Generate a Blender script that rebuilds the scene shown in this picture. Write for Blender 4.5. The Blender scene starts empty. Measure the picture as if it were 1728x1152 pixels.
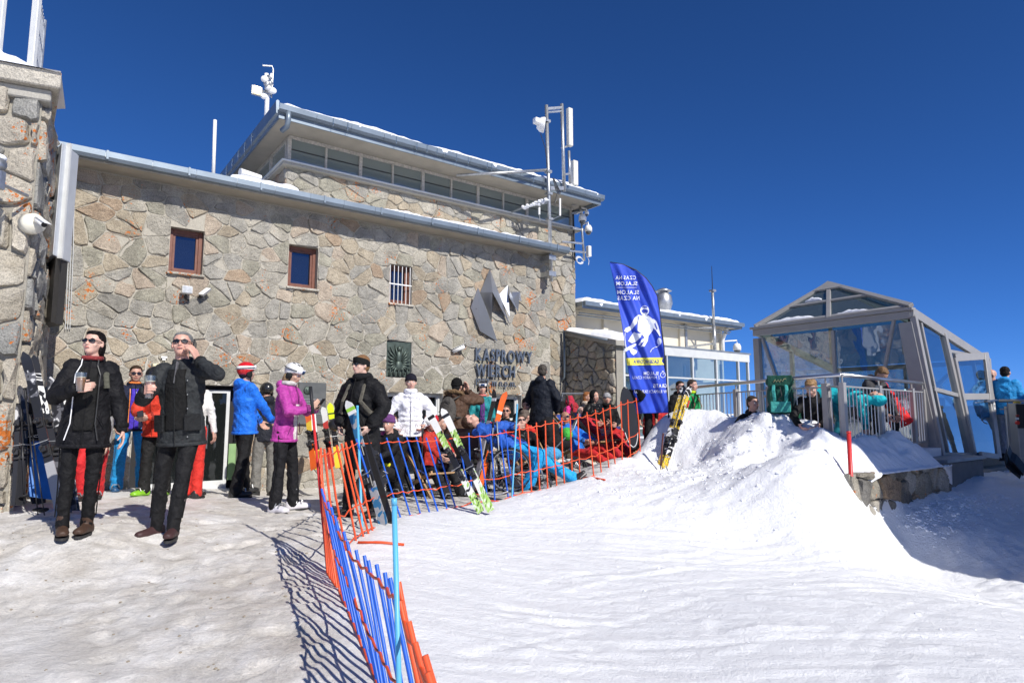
import bpy, bmesh, math, random
import numpy as np
from mathutils import Vector, Matrix, noise as mnoise
R = math.radians
rnd = random.Random(7)
scene = bpy.context.scene
col = scene.collection

# ------------------------------------------------------------------ camera, sky, sun, exposure
FPX = 1070.0
PITCH = math.atan(121 / FPX)
CAMZ = 1.15
cam_d = bpy.data.cameras.new('camera'); cam = bpy.data.objects.new('camera', cam_d); col.objects.link(cam)
cam.location = (0, 0, CAMZ); cam.rotation_euler = (math.pi / 2 + PITCH, 0, 0)
cam_d.sensor_width = 36.0; cam_d.lens = 36.0 * FPX / 1728.0
cam_d.clip_start = 0.05; cam_d.clip_end = 20000
scene.camera = cam

SUN_H = Vector((0.63, -0.777, 0)).normalized()
SUN_EL = R(39)
sun_dir = Vector((SUN_H.x * math.cos(SUN_EL), SUN_H.y * math.cos(SUN_EL), math.sin(SUN_EL)))
sd = bpy.data.lights.new('sun', 'SUN'); sd.energy = 4.9; sd.angle = R(0.53); sd.color = (1.0, 0.955, 0.89)
sun = bpy.data.objects.new('sun', sd); col.objects.link(sun)
sun.rotation_euler = sun_dir.to_track_quat('Z', 'Y').to_euler(); sun.location = (30, -30, 30)
world = bpy.data.worlds.new('World'); scene.world = world; world.use_nodes = True
nt = world.node_tree; nt.nodes.clear()
sk = nt.nodes.new('ShaderNodeTexSky'); sk.sky_type = 'NISHITA'; sk.sun_disc = False
sk.sun_elevation = SUN_EL; sk.sun_rotation = math.atan2(SUN_H.x, SUN_H.y)
sk.altitude = 8000; sk.air_density = .5; sk.dust_density = 0; sk.ozone_density = 10
gm = nt.nodes.new('ShaderNodeGamma'); gm.inputs['Gamma'].default_value = 1.2
sp_ = nt.nodes.new('ShaderNodeSeparateColor'); cb_ = nt.nodes.new('ShaderNodeCombineColor')
bgn = nt.nodes.new('ShaderNodeBackground'); bgn.inputs['Strength'].default_value = 0.1
wo = nt.nodes.new('ShaderNodeOutputWorld')
nt.links.new(sk.outputs[0], gm.inputs[0]); nt.links.new(gm.outputs[0], sp_.inputs[0])
for i_, (k_, g_) in enumerate(((2.1, 4.0), (3.0, 5.0), (3.15, 2.6))):       # the deep blue of thin high-mountain air: k*x / (1 + g*x)
    m1_ = nt.nodes.new('ShaderNodeMath'); m1_.operation = 'MULTIPLY'; m1_.inputs[1].default_value = .12
    m2_ = nt.nodes.new('ShaderNodeMath'); m2_.operation = 'MULTIPLY_ADD'; m2_.inputs[1].default_value = g_ * .1 / k_; m2_.inputs[2].default_value = .1 / k_
    dv_ = nt.nodes.new('ShaderNodeMath'); dv_.operation = 'DIVIDE'
    nt.links.new(sp_.outputs[i_], m1_.inputs[0]); nt.links.new(m1_.outputs[0], m2_.inputs[0]); nt.links.new(m1_.outputs[0], dv_.inputs[0]); nt.links.new(m2_.outputs[0], dv_.inputs[1]); nt.links.new(dv_.outputs[0], cb_.inputs[i_])
nt.links.new(cb_.outputs[0], bgn.inputs[0])
nt.links.new(bgn.outputs[0], wo.inputs[0])
scene.view_settings.view_transform = 'Standard'; scene.view_settings.look = 'None'
scene.view_settings.exposure = 0.15; scene.view_settings.gamma = 1.0; scene.view_settings.use_curve_mapping = False
scene.render.engine = 'CYCLES'

# ------------------------------------------------------------------ frames and helpers
WV = Vector((0.802, 0.5975, 0)).normalized()     # along the long station wall
NV = Vector((-WV.y, WV.x, 0))                    # away from the viewer, into the station
YAW = math.atan2(WV.y, WV.x)
def B(s, n, z): return WV * s + NV * n + Vector((0, 0, z))
def ray(x, y):
    u = (x - 864) / FPX; v = (576 - y) / FPX
    c, s = math.cos(PITCH), math.sin(PITCH)
    return Vector((u, c - v * s, s + v * c))
def at(x, y, D):
    d = ray(x, y); return Vector((0, 0, CAMZ)) + d * (D / d.y)
def onw(x, y, n):
    d = ray(x, y); P = Vector((0, 0, CAMZ)) + d * (n / d.dot(NV)); return P.dot(WV), P.z
def ons(x, y, s):
    d = ray(x, y); P = Vector((0, 0, CAMZ)) + d * (s / d.dot(WV)); return P.dot(NV), P.z

OFF = {}; FRM = {}
def tag(o, label=None, cat=None, group=None, kind=None):
    if label: o['label'] = label
    if cat: o['category'] = cat
    if group: o['group'] = group
    if kind: o['kind'] = kind
    return o
def thing(name, label, cat, off=(0, 0, 0), frame='w', group=None, rotz=0, kind=None):
    """an Empty at the thing's base that parents its parts; part meshes are given in frame coordinates"""
    o = bpy.data.objects.new(name, None); col.objects.link(o); o.empty_display_size = .2
    off = Vector(off)
    if frame == 'b': o.location = B(*off); o.rotation_euler = (0, 0, YAW)
    elif frame == 'l': o.location = off; o.rotation_euler = (0, 0, rotz); off = Vector((0, 0, 0))
    else: o.location = off
    OFF[o.name] = off; tag(o, label, cat, group, kind); return o

class MB:
    def __init__(self): self.v = []; self.f = []; self.m = []
    def add(self, vs, fs, mi=0):
        b = len(self.v); self.v += [tuple(p) for p in vs]; self.f += [tuple(i + b for i in f) for f in fs]; self.m += [mi] * len(fs); return self
    def box(self, x0, x1, y0, y1, z0, z1, mi=0):
        if x0 > x1: x0, x1 = x1, x0
        if y0 > y1: y0, y1 = y1, y0
        if z0 > z1: z0, z1 = z1, z0
        vs = [(x, y, z) for z in (z0, z1) for y in (y0, y1) for x in (x0, x1)]
        return self.add(vs, [(0, 2, 3, 1), (4, 5, 7, 6), (0, 1, 5, 4), (2, 6, 7, 3), (0, 4, 6, 2), (1, 3, 7, 5)], mi)
    def bar(self, a, b, wd, ht, up=(0, 0, 1), mi=0):
        """rectangular bar from a to b; wd across, ht along up"""
        a, b = Vector(a), Vector(b); d = (b - a).normalized(); up = Vector(up)
        sx = d.cross(up)
        if sx.length < 1e-4: sx = d.cross(Vector((1, 0, 0)))
        sx.normalize(); uy = sx.cross(d).normalized()
        vs = []
        for p in (a, b):
            for i, j in ((-1, -1), (1, -1), (1, 1), (-1, 1)): vs.append(p + sx * i * wd / 2 + uy * j * ht / 2)
        return self.add(vs, [(0, 3, 2, 1), (4, 5, 6, 7), (0, 1, 5, 4), (1, 2, 6, 5), (2, 3, 7, 6), (3, 0, 4, 7)], mi)
    def path(self, pts, rad, seg=8, mi=0, cap=True, flat=1.0, upv=None):
        """round tube through points with radius (number or list); flat squashes along the second normal"""
        pts = [Vector(p) for p in pts]; n = len(pts)
        rs = rad if isinstance(rad, (list, tuple)) else [rad] * n
        vs = []; fs = []; prev = None
        for i, p in enumerate(pts):
            d = (pts[min(i + 1, n - 1)] - pts[max(i - 1, 0)])
            if d.length < 1e-9: d = Vector((0, 0, 1))
            d.normalize()
            if prev is None:
                u = Vector(upv) if upv else (Vector((0, 0, 1)) if abs(d.z) < .9 else Vector((1, 0, 0)))
            else: u = prev
            a = (u - d * u.dot(d)); 
            if a.length < 1e-6: a = Vector((1, 0, 0)) - d * d.x
            a.normalize(); b = d.cross(a); prev = a
            for k in range(seg):
                t = 2 * math.pi * k / seg
                vs.append(p + a * math.cos(t) * rs[i] * flat + b * math.sin(t) * rs[i])
        for i in range(n - 1):
            for k in range(seg):
                k2 = (k + 1) % seg; fs.append((i * seg + k, i * seg + k2, (i + 1) * seg + k2, (i + 1) * seg + k))
        if cap:
            fs.append(tuple(range(seg - 1, -1, -1))); fs.append(tuple((n - 1) * seg + k for k in range(seg)))
        return self.add(vs, fs, mi)
    def ball(self, c, r, M=None, seg=12, rings=8, mi=0):
        c = Vector(c); r = Vector(r) if not isinstance(r, (int, float)) else Vector((r, r, r))
        vs = [Vector((0, 0, 1))]
        for i in range(1, rings):
            t = math.pi * i / rings
            for k in range(seg):
                p = 2 * math.pi * k / seg; vs.append(Vector((math.sin(t) * math.cos(p), math.sin(t) * math.sin(p), math.cos(t))))
        vs.append(Vector((0, 0, -1))); L = len(vs) - 1
        fs = [(0, 1 + k, 1 + (k + 1) % seg) for k in range(seg)]
        for i in range(rings - 2):
            for k in range(seg):
                a = 1 + i * seg + k; b = 1 + i * seg + (k + 1) % seg; fs.append((a, a + seg, b + seg, b))
        o = 1 + (rings - 2) * seg
        fs += [(L, o + (k + 1) % seg, o + k) for k in range(seg)]
        out = []
        for v in vs:
            q = Vector((v.x * r.x, v.y * r.y, v.z * r.z))
            if M is not None: q = M @ q
            out.append(c + q)
        return self.add(out, fs, mi)
    def loft(self, rings, mi=0, cap=True):
        """rings: list of point lists of equal length"""
        m = len(rings[0]); vs = [p for r in rings for p in r]; fs = []
        for i in range(len(rings) - 1):
            for k in range(m):
                k2 = (k + 1) % m; fs.append((i * m + k, i * m + k2, (i + 1) * m + k2, (i + 1) * m + k))
        if cap: fs.append(tuple(range(m - 1, -1, -1))); fs.append(tuple((len(rings) - 1) * m + k for k in range(m)))
        return self.add(vs, fs, mi)
    def lathe(self, c, prof, seg=20, mi=0, axis=None):
        rings = []
        for (r, z) in prof:
            rings.append([(c[0] + r * math.cos(2 * math.pi * k / seg), c[1] + r * math.sin(2 * math.pi * k / seg), c[2] + z) for k in range(seg)])
        return self.loft(rings, mi)
    def prism(self, poly, d, mi=0):
        """closed 3D polygon extruded by vector d"""
        n = len(poly); P = [Vector(p) for p in poly]; d = Vector(d)
        return self.add(P + [p + d for p in P], [tuple(range(n - 1, -1, -1)), tuple(range(n, 2 * n))] + [(i, (i + 1) % n, n + (i + 1) % n, n + i) for i in range(n)], mi)

def link_mesh(name, mb, mats, parent=None, smooth=False, off=None, M=None):
    off = Vector(off if off is not None else (OFF.get(parent.name, (0, 0, 0)) if parent else (0, 0, 0)))
    me = bpy.data.meshes.new(name)
    me.from_pydata([(p[0] - off.x, p[1] - off.y, p[2] - off.z) for p in mb.v], [], mb.f)
    for m in (mats if isinstance(mats, (list, tuple)) else [mats]): me.materials.append(m)
    if any(mb.m): me.polygons.foreach_set('material_index', mb.m)
    if smooth: me.polygons.foreach_set('use_smooth', [True] * len(me.polygons))
    me.update()
    o = bpy.data.objects.new(name, me); col.objects.link(o)
    if parent: o.parent = parent
    OFF[o.name] = off
    return o
def fixn(o):
    bm = bmesh.new(); bm.from_mesh(o.data); bmesh.ops.recalc_face_normals(bm, faces=bm.faces); bm.to_mesh(o.data); bm.free(); return o
part = link_mesh
def solo(name, mb, mats, label, cat, off=(0, 0, 0), frame='w', group=None, smooth=False, kind=None):
    """a thing that is one mesh"""
    o = link_mesh(name, mb, mats, None, smooth, off)
    if frame == 'b': o.location = B(*off); o.rotation_euler = (0, 0, YAW)
    else: o.location = Vector(off)
    tag(o, label, cat, group, kind); return o
def bevel(o, w=.006, seg=1):
    m = o.modifiers.new('bevel', 'BEVEL'); m.width = w; m.segments = seg; m.limit_method = 'ANGLE'; m.angle_limit = R(40); return o
def dup(root, loc=None, rot=None, label=None, group=None):
    r = root.copy(); col.objects.link(r); OFF[r.name] = OFF.get(root.name, Vector())
    if loc is not None: r.location = loc
    if rot is not None: r.rotation_euler = rot
    if label: r['label'] = label
    if group: r['group'] = group
    for ch in list(root.children):
        c = ch.copy(); col.objects.link(c); c.parent = r
        for g in list(ch.children):
            d = g.copy(); col.objects.link(d); d.parent = c
    return r

# ------------------------------------------------------------------ materials
def newmat(name):
    m = bpy.data.materials.new(name); m.use_nodes = True; nt = m.node_tree
    return m, nt, nt.nodes['Principled BSDF']
def nd(nt, t, **kw):
    n = nt.nodes.new(t)
    for k, v in kw.items():
        if k in n.inputs: n.inputs[k].default_value = v
        else: setattr(n, k, v)
    return n
def ramp(nt, fac, stops):
    r = nt.nodes.new('ShaderNodeValToRGB'); e = r.color_ramp.elements
    while len(e) < len(stops): e.new(0.5)
    for i, (p, c) in enumerate(stops):
        e[i].position = p; e[i].color = (c[0], c[1], c[2], 1) if not isinstance(c, (int, float)) else (c, c, c, 1)
    nt.links.new(fac, r.inputs[0]); return r.outputs[0]
def mixc(nt, fac, a, b, mode='MIX'):
    m = nt.nodes.new('ShaderNodeMix'); m.data_type = 'RGBA'; m.blend_type = mode
    for s, v in ((0, fac), (6, a), (7, b)):
        if hasattr(v, 'type') and hasattr(v, 'is_output'): nt.links.new(v, m.inputs[s])
        elif isinstance(v, (int, float)): m.inputs[s].default_value = v if s == 0 else (v, v, v, 1)
        else: m.inputs[s].default_value = (v[0], v[1], v[2], 1)
    return m.outputs[2]
def bump(nt, bs, hgt, strength=.3, dist=.01, normal=None):
    b = nt.nodes.new('ShaderNodeBump'); b.inputs['Strength'].default_value = strength; b.inputs['Distance'].default_value = dist
    nt.links.new(hgt, b.inputs['Height'])
    if normal is not None: nt.links.new(normal, b.inputs['Normal'])
    if bs is not None: nt.links.new(b.outputs[0], bs.inputs['Normal'])
    return b.outputs[0]
def objco(nt, geo=True):
    if geo: return nt.nodes.new('ShaderNodeNewGeometry').outputs['Position']
    return nt.nodes.new('ShaderNodeTexCoord').outputs['Object']
def simple(name, c, rough=.6, metal=0, var=.12, vscale=6, bmp=.15, bscale=60, bdist=.004, spec=.5, coat=0):
    m, nt, bs = newmat(name)
    co = objco(nt, False)
    n1 = nd(nt, 'ShaderNodeTexNoise', Scale=vscale, Detail=5.0); nt.links.new(co, n1.inputs['Vector'])
    lo = tuple(x * (1 - var) for x in c); hi = tuple(min(1, x * (1 + var)) for x in c)
    nt.links.new(ramp(nt, n1.outputs[0], [(.3, lo), (.7, hi)]), bs.inputs['Base Color'])
    bs.inputs['Roughness'].default_value = rough; bs.inputs['Metallic'].default_value = metal
    bs.inputs['Specular IOR Level'].default_value = spec; bs.inputs['Coat Weight'].default_value = coat
    if bmp > 0:
        n2 = nd(nt, 'ShaderNodeTexNoise', Scale=bscale, Detail=4.0); nt.links.new(co, n2.inputs['Vector'])
        bump(nt, bs, n2.outputs[0], bmp, bdist)
    return m
MC = {}
def cloth(c, rough=.75, fold=.5, weave=.12, sheen=.05):
    key = ('cloth', tuple(round(x, 3) for x in c), rough, fold)
    if key in MC: return MC[key]
    m, nt, bs = newmat('cloth')
    co = objco(nt, False)
    n1 = nd(nt, 'ShaderNodeTexNoise', Scale=5.0, Detail=3.0, Distortion=1.2); nt.links.new(co, n1.inputs['Vector'])
    n3 = nd(nt, 'ShaderNodeTexNoise', Scale=14.0, Detail=3.0, Distortion=2.0); nt.links.new(co, n3.inputs['Vector'])
    n2 = nd(nt, 'ShaderNodeTexNoise', Scale=280.0, Detail=1.0); nt.links.new(co, n2.inputs['Vector'])
    lo = tuple(x * .8 for x in c); hi = tuple(min(1, x * 1.15) for x in c)
    nt.links.new(ramp(nt, n3.outputs[0], [(.35, lo), (.65, hi)]), bs.inputs['Base Color'])
    b1 = bump(nt, None, n1.outputs[0], fold, .05); b2 = bump(nt, None, n3.outputs[0], fold, .02, b1); bump(nt, bs, n2.outputs[0], weave, .002, b2)
    dk = max(c) < .06
    bs.inputs['Roughness'].default_value = rough; bs.inputs['Specular IOR Level'].default_value = .14 if dk else .3
    bs.inputs['Sheen Weight'].default_value = 0 if dk else sheen
    MC[key] = m; return m
def plain(name, c, rough=.5, metal=0, spec=.5, coat=0):
    key = (name, c, rough, metal)
    if key in MC: return MC[key]
    MC[key] = simple(name, c, rough, metal, var=.06, bmp=.05, spec=spec, coat=coat); return MC[key]

def stone_mat(name, c1, c2, lichen=.0, scale=1.0):
    if name.startswith('granite'): c1 = tuple(x * .7 + y * .3 for x, y in zip(c1, (.33, .30, .245))); c2 = tuple(x * .7 + y * .3 for x, y in zip(c2, (.47, .43, .355)))
    m, nt, bs = newmat(name)
    co = objco(nt, True)
    n1 = nd(nt, 'ShaderNodeTexNoise', Scale=3.5 * scale, Detail=6.0, Roughness=.6); nt.links.new(co, n1.inputs['Vector'])
    sp = nd(nt, 'ShaderNodeTexNoise', Scale=70.0, Detail=3.0, Roughness=.7); nt.links.new(co, sp.inputs['Vector'])
    oi = nt.nodes.new('ShaderNodeObjectInfo')
    base = ramp(nt, n1.outputs[0], [(.32, c1), (.68, c2)])
    spk = ramp(nt, sp.outputs[0], [(.38, .55), (.5, 1.0), (.66, 1.25)])
    c = mixc(nt, .75, base, spk, 'MULTIPLY')
    big = nd(nt, 'ShaderNodeTexNoise', Scale=.9, Detail=3.0); nt.links.new(co, big.inputs['Vector'])
    c = mixc(nt, .5, c, ramp(nt, big.outputs[0], [(.3, .75), (.7, 1.2)]), 'MULTIPLY')
    # weathering streaks
    mp = nt.nodes.new('ShaderNodeMapping'); mp.inputs['Scale'].default_value = (6, 6, .7); nt.links.new(co, mp.inputs[0])
    st = nd(nt, 'ShaderNodeTexNoise', Scale=1.0, Detail=4.0); nt.links.new(mp.outputs[0], st.inputs['Vector'])
    c = mixc(nt, .35, c, ramp(nt, st.outputs[0], [(.35, .62), (.6, 1.1)]), 'MULTIPLY')
    if lichen > 0:
        vo = nd(nt, 'ShaderNodeTexNoise', Scale=24.0, Detail=4.0, Roughness=.6); nt.links.new(co, vo.inputs['Vector'])
        ar = nd(nt, 'ShaderNodeTexNoise', Scale=1.7, Detail=2.0); nt.links.new(co, ar.inputs['Vector'])
        mm = nd(nt, 'ShaderNodeMath', operation='MULTIPLY'); nt.links.new(vo.outputs[0], mm.inputs[0]); nt.links.new(ar.outputs[0], mm.inputs[1])
        t = .40 - lichen * .1
        c = mixc(nt, ramp(nt, mm.outputs[0], [(t, 0.0), (t + .02, 1.0)]), c, (.55, .16, .03))
    nt.links.new(c, bs.inputs['Base Color']); bs.inputs['Roughness'].default_value = .88; bs.inputs['Specular IOR Level'].default_value = .25
    rg = nd(nt, 'ShaderNodeTexNoise', Scale=16.0, Detail=7.0, Roughness=.65); nt.links.new(co, rg.inputs['Vector'])
    b1 = bump(nt, None, rg.outputs[0], 1.0, .045); bump(nt, bs, sp.outputs[0], .35, .006, b1)
    return m
STONES = [stone_mat('granite_grey', (.27, .265, .24), (.41, .395, .355), .15), stone_mat('granite_light', (.34, .32, .27), (.49, .46, .39), .3),
          stone_mat('granite_ochre', (.34, .28, .20), (.47, .40, .29), .3), stone_mat('granite_pink', (.42, .33, .25), (.53, .44, .34), .1),
          stone_mat('granite_olive', (.26, .25, .20), (.40, .385, .30), .2), stone_mat('granite_rust', (.32, .21, .13), (.45, .33, .22), .4),
          stone_mat('granite_dark', (.19, .19, .175), (.31, .30, .275), .1)]
SW = [.24, .26, .17, .12, .14, .04, .03]
def mortar_mat(name, ca, cb, zt=None):
    m, nt, bs = newmat(name); co = objco(nt, True)
    n1 = nd(nt, 'ShaderNodeTexNoise', Scale=4.0, Detail=6.0); nt.links.new(co, n1.inputs['Vector'])
    n2 = nd(nt, 'ShaderNodeTexNoise', Scale=60.0, Detail=4.0); nt.links.new(co, n2.inputs['Vector'])
    if zt is not None:
        sx = nt.nodes.new('ShaderNodeSeparateXYZ'); nt.links.new(co, sx.inputs[0])
        ad = nd(nt, 'ShaderNodeMath', operation='MULTIPLY_ADD'); nt.links.new(n1.outputs[0], ad.inputs[0]); ad.inputs[1].default_value = 1.2; nt.links.new(sx.outputs[2], ad.inputs[2])
        f = ramp(nt, ad.outputs[0], [(.0, 0.0), (1.0, 1.0)])
        mr = nd(nt, 'ShaderNodeMapRange'); nt.links.new(ad.outputs[0], mr.inputs[0]); mr.inputs[1].default_value = zt; mr.inputs[2].default_value = zt + .25
        base = mixc(nt, mr.outputs[0], ca, cb)
    else: base = mixc(nt, n1.outputs[0], ca, cb)
    c = mixc(nt, .5, base, ramp(nt, n2.outputs[0], [(.35, .7), (.65, 1.15)]), 'MULTIPLY')
    nt.links.new(c, bs.inputs['Base Color']); bs.inputs['Roughness'].default_value = .95
    b1 = bump(nt, None, n1.outputs[0], .5, .05); bump(nt, bs, n2.outputs[0], .5, .01, b1)
    return m
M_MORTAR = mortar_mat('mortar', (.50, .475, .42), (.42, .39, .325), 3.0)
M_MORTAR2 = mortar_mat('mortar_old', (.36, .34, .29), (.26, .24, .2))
M_CONC = mortar_mat('concrete', (.42, .40, .35), (.3, .29, .26))
M_LEDGE = stone_mat('lichen_ledge', (.42, .39, .33), (.58, .54, .46), .95)
M_ZINC = simple('zinc_sheet', (.20, .245, .29), .42, .45, var=.1, vscale=3, bmp=.08, bscale=25)
M_ZINCD = simple('zinc_weathered', (.30, .33, .35), .5, .7, var=.15, vscale=4, bmp=.08)
M_GALV = simple('galvanised_steel', (.45, .46, .46), .42, .8, var=.2, vscale=20, bmp=.1)
M_ALU = simple('grey_anodised_frame', (.33, .325, .32), .45, .15, var=.05, bmp=.03)
M_ALUW = simple('pale_window_frame', (.62, .63, .62), .5, .1, var=.06, bmp=.03)
M_STEEL = simple('brushed_steel', (.55, .55, .56), .3, .95, var=.05, bmp=.06)
M_SOFFIT = simple('painted_soffit', (.42, .38, .31), .8, 0, var=.1, vscale=3)
M_CREAM = simple('cream_render', (.62, .57, .46), .85, 0, var=.06, vscale=2, bmp=.2, bscale=80)
M_DARK = simple('dark_plastic', (.025, .025, .028), .45, 0)
M_BLACK = simple('matt_black', (.012, .012, .014), .6, 0)
M_WHITEP = simple('white_plastic', (.78, .78, .76), .4, 0, var=.04)
M_BROWN = simple('brown_window_wood', (.17, .065, .04), .45, 0, var=.2, vscale=12)
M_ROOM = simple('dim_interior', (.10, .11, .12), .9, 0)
M_WOOD = simple('deckchair_wood', (.38, .23, .11), .6, 0, var=.25, vscale=9)

def snow_mat(name, c=(.86, .88, .92), bs_scale=1.0, rough=.55):
    m, nt, bs = newmat(name); co = objco(nt, True)
    n1 = nd(nt, 'ShaderNodeTexNoise', Scale=7.0 * bs_scale, Detail=8.0, Roughness=.62); nt.links.new(co, n1.inputs['Vector'])
    n2 = nd(nt, 'ShaderNodeTexNoise', Scale=90.0, Detail=3.0, Roughness=.7); nt.links.new(co, n2.inputs['Vector'])
    bs.inputs['Base Color'].default_value = (*c, 1); bs.inputs['Roughness'].default_value = rough
    bs.inputs['Specular IOR Level'].default_value = .3
    b1 = bump(nt, None, n1.outputs[0], .55, .05); bump(nt, bs, n2.outputs[0], .3, .006, b1)
    return m
M_SNOW = snow_mat('packed_snow')

def glass_mat(name, tint=(.55, .72, .72), alpha=.5, rough=.02, refl=(.9, .95, 1.0), base_refl=.16, film=(.20, .24, .235)):
    """thin pane: fresnel mirror over tinted see-through"""
    m = bpy.data.materials.new(name); m.use_nodes = True; nt = m.node_tree; nt.nodes.clear()
    out = nt.nodes.new('ShaderNodeOutputMaterial')
    tr = nd(nt, 'ShaderNodeBsdfTransparent'); tr.inputs[0].default_value = (*tint, 1)
    gl = nd(nt, 'ShaderNodeBsdfGlossy'); gl.inputs['Roughness'].default_value = rough; gl.inputs[0].default_value = (*refl, 1)
    df = nd(nt, 'ShaderNodeBsdfDiffuse'); df.inputs[0].default_value = (*film, 1)
    fr = nt.nodes.new('ShaderNodeLayerWeight'); fr.inputs[0].default_value = .5
    pw = nd(nt, 'ShaderNodeMath', operation='POWER'); nt.links.new(fr.outputs['Facing'], pw.inputs[0]); pw.inputs[1].default_value = 3.5
    ma = nd(nt, 'ShaderNodeMath', operation='ADD', use_clamp=True); nt.links.new(pw.outputs[0], ma.inputs[0]); ma.inputs[1].default_value = base_refl
    co = objco(nt, True); n1 = nd(nt, 'ShaderNodeTexNoise', Scale=2.2, Detail=2.0); nt.links.new(co, n1.inputs['Vector'])
    bp = bump(nt, None, n1.outputs[0], .08, .05); nt.links.new(bp, gl.inputs['Normal'])
    m1 = nt.nodes.new('ShaderNodeMixShader'); m1.inputs[0].default_value = alpha
    nt.links.new(tr.outputs[0], m1.inputs[1]); nt.links.new(df.outputs[0], m1.inputs[2])
    m2 = nt.nodes.new('ShaderNodeMixShader'); nt.links.new(ma.outputs[0], m2.inputs[0])
    nt.links.new(m1.outputs[0], m2.inputs[1]); nt.links.new(gl.outputs[0], m2.inputs[2])
    nt.links.new(m2.outputs[0], out.inputs[0]); return m
M_GLASS = glass_mat('pavilion_glass', (.50, .66, .70), .05, base_refl=.28)
M_GLASSD = glass_mat('band_glass', (.5, .62, .6), .6, base_refl=.14, film=(.30, .36, .35))
M_GLASSU = glass_mat('upper_window_glass', (.06, .09, .2), .05, refl=(.5, .58, .8), base_refl=.2)  # blue of the reflected sky is put into the pane colours
M_GLASSW = glass_mat('blue_window_glass', (.08, .11, .2), .05, base_refl=.04)
# ------------------------------------------------------------------ ground sheet
CP = []
for (x, y, D) in [(147, 897, 5.5), (300, 905, 5.75), (490, 862, 7.4), (410, 838, 8.7), (225, 828, 9.1), (370, 825, 10.9), (605, 870, 6.95), (692, 836, 9.0),
                  (765, 826, 10.3), (553, 971, 4.88), (580, 1010, 4.27), (604, 1059, 3.84), (633, 1136, 3.29), (620, 905, 5.9), (680, 872, 7.0), (760, 857, 7.7),
                  (858, 840, 8.2), (970, 812, 8.8), (1015, 798, 9.4), (1063, 772, 10.0), (985, 782, 11.4), (1030, 766, 11.8), (925, 803, 10.6), (1112, 797, 10.1), (1160, 790, 10.0), (905, 820, 9.4), (60, 870, 6.6), (20, 880, 6.3),
                  (1100, 716, 10.9), (1150, 699, 10.7), (1200, 697, 10.5), (1290, 701, 9.7), (1340, 706, 9.3), (1385, 720, 8.9), (1425, 742, 8.3),
                  (1130, 760, 10.35), (1200, 760, 9.9), (1300, 780, 8.9), (1380, 790, 8.2), (1300, 900, 6.9), (1440, 870, 7.2), (1417, 818, 7.55), (1478, 888, 7.7), (1100, 900, 6.9), (900, 900, 6.8),
                  (1500, 908, 7.85), (1600, 905, 7.8), (1728, 955, 7.2), (1621, 830, 9.6), (1660, 810, 10.1), (1728, 800, 11.5), (1728, 860, 9.2),
                  (1640, 1152, 3.5), (1200, 1152, 3.45), (800, 1152, 3.3), (300, 1152, 3.3), (100, 1152, 3.3), (300, 1000, 4.55), (100, 1000, 4.6), (1300, 1020, 4.8), (1600, 1020, 5.1), (900, 1020, 4.7)]:
    p = at(x, y, D); CP.append((p.x, p.y, p.z))
for (x, y, nn_) in ((1485, 882, 3.6), (1520, 868, 3.6), (1560, 852, 3.6), (1600, 838, 3.6), (1440, 868, 3.55)):
    _s, _z = onw(x, y, nn_); _p = B(_s, nn_, _z); CP.append((_p.x, _p.y, _p.z))
for (s_, n_, z_) in ((7.9, 4.1, .80), (8.3, 4.2, .84), (7.7, 3.75, .40), (9.0, 4.1, .3), (9.8, 4.1, .2), (7.2, 3.9, .55), (8.2, 5.2, .80)):
    _p = B(s_, n_, z_); CP.append((_p.x, _p.y, _p.z))
CP += [(0, 0, -.46), (-3, 0, -.46), (3, 0, -.46), (7, 0, -.6), (-8, 1, -.4), (-9, 5, 0), (12, 4, -.6), (12, 9, -.1), (14, 14, .1), (9, 12.5, .1), (0, -8, -.7), (8, -8, -.9), (-8, -8, -.7),
       (3.2, 11.9, .6), (4.4, 10.3, .55), (5.0, 9.9, .4), (6.6, 10.6, 0), (4, 14, .45), (7, 14, .3), (1.2, 13, .02), (-1.5, 12, -.02), (2, 11.2, .05), (1.9, 12.2, .1), (-4, 10.9, -.25), (-6.5, 9, 0), (-10, 12, -.3), (0, 20, -.3), (14, 20, -.3)]
CPa = np.array(CP); _c = .45
def _k(d): return np.sqrt(d * d + _c * _c)
_D = np.sqrt((CPa[:, None, 0] - CPa[None, :, 0]) ** 2 + (CPa[:, None, 1] - CPa[None, :, 1]) ** 2)
_A = _k(_D) + np.eye(len(CPa)) * -.02
_m = CPa[:, 2].mean()
_wts = np.linalg.solve(_A, CPa[:, 2] - _m)
def ground_base(X, Y):
    X = np.asarray(X, float); Y = np.asarray(Y, float); sh = X.shape; X = X.ravel(); Y = Y.ravel()
    out = np.empty(len(X))
    for i in range(0, len(X), 20000):
        d = np.sqrt((X[i:i + 20000, None] - CPa[None, :, 0]) ** 2 + (Y[i:i + 20000, None] - CPa[None, :, 1]) ** 2)
        out[i:i + 20000] = _k(d) @ _wts + _m
    r = np.sqrt(X * X + (Y - 5) ** 2); t = np.clip((r - 16) / 14, 0, 1)
    far = -.5 - np.clip(r - 20, 0, 1e9) * .22 - np.clip(r - 600, 0, 1e9) * -.19
    out = out * (1 - t) + far * t
    return out.reshape(sh)
def fence_side(x, y):
    """>0 on the clean skied side of the barrier"""
    fx = [(-.2, 1.5), (-.72, 3.29), (-.93, 3.84), (-1.13, 4.27), (-1.45, 4.9), (-1.37, 5.9), (-1.2, 7.0), (-.75, 7.7), (0, 8.2), (.9, 8.8), (1.4, 9.6), (1.95, 10.3), (2.3, 12)]
    if y < 1.5: return x + .2 + (y - 1.5) * .3
    for (a, b) in zip(fx, fx[1:]):
        if a[1] <= y <= b[1]: return x - (a[0] + (b[0] - a[0]) * (y - a[1]) / (b[1] - a[1]))
    return x - 2.3
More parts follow.
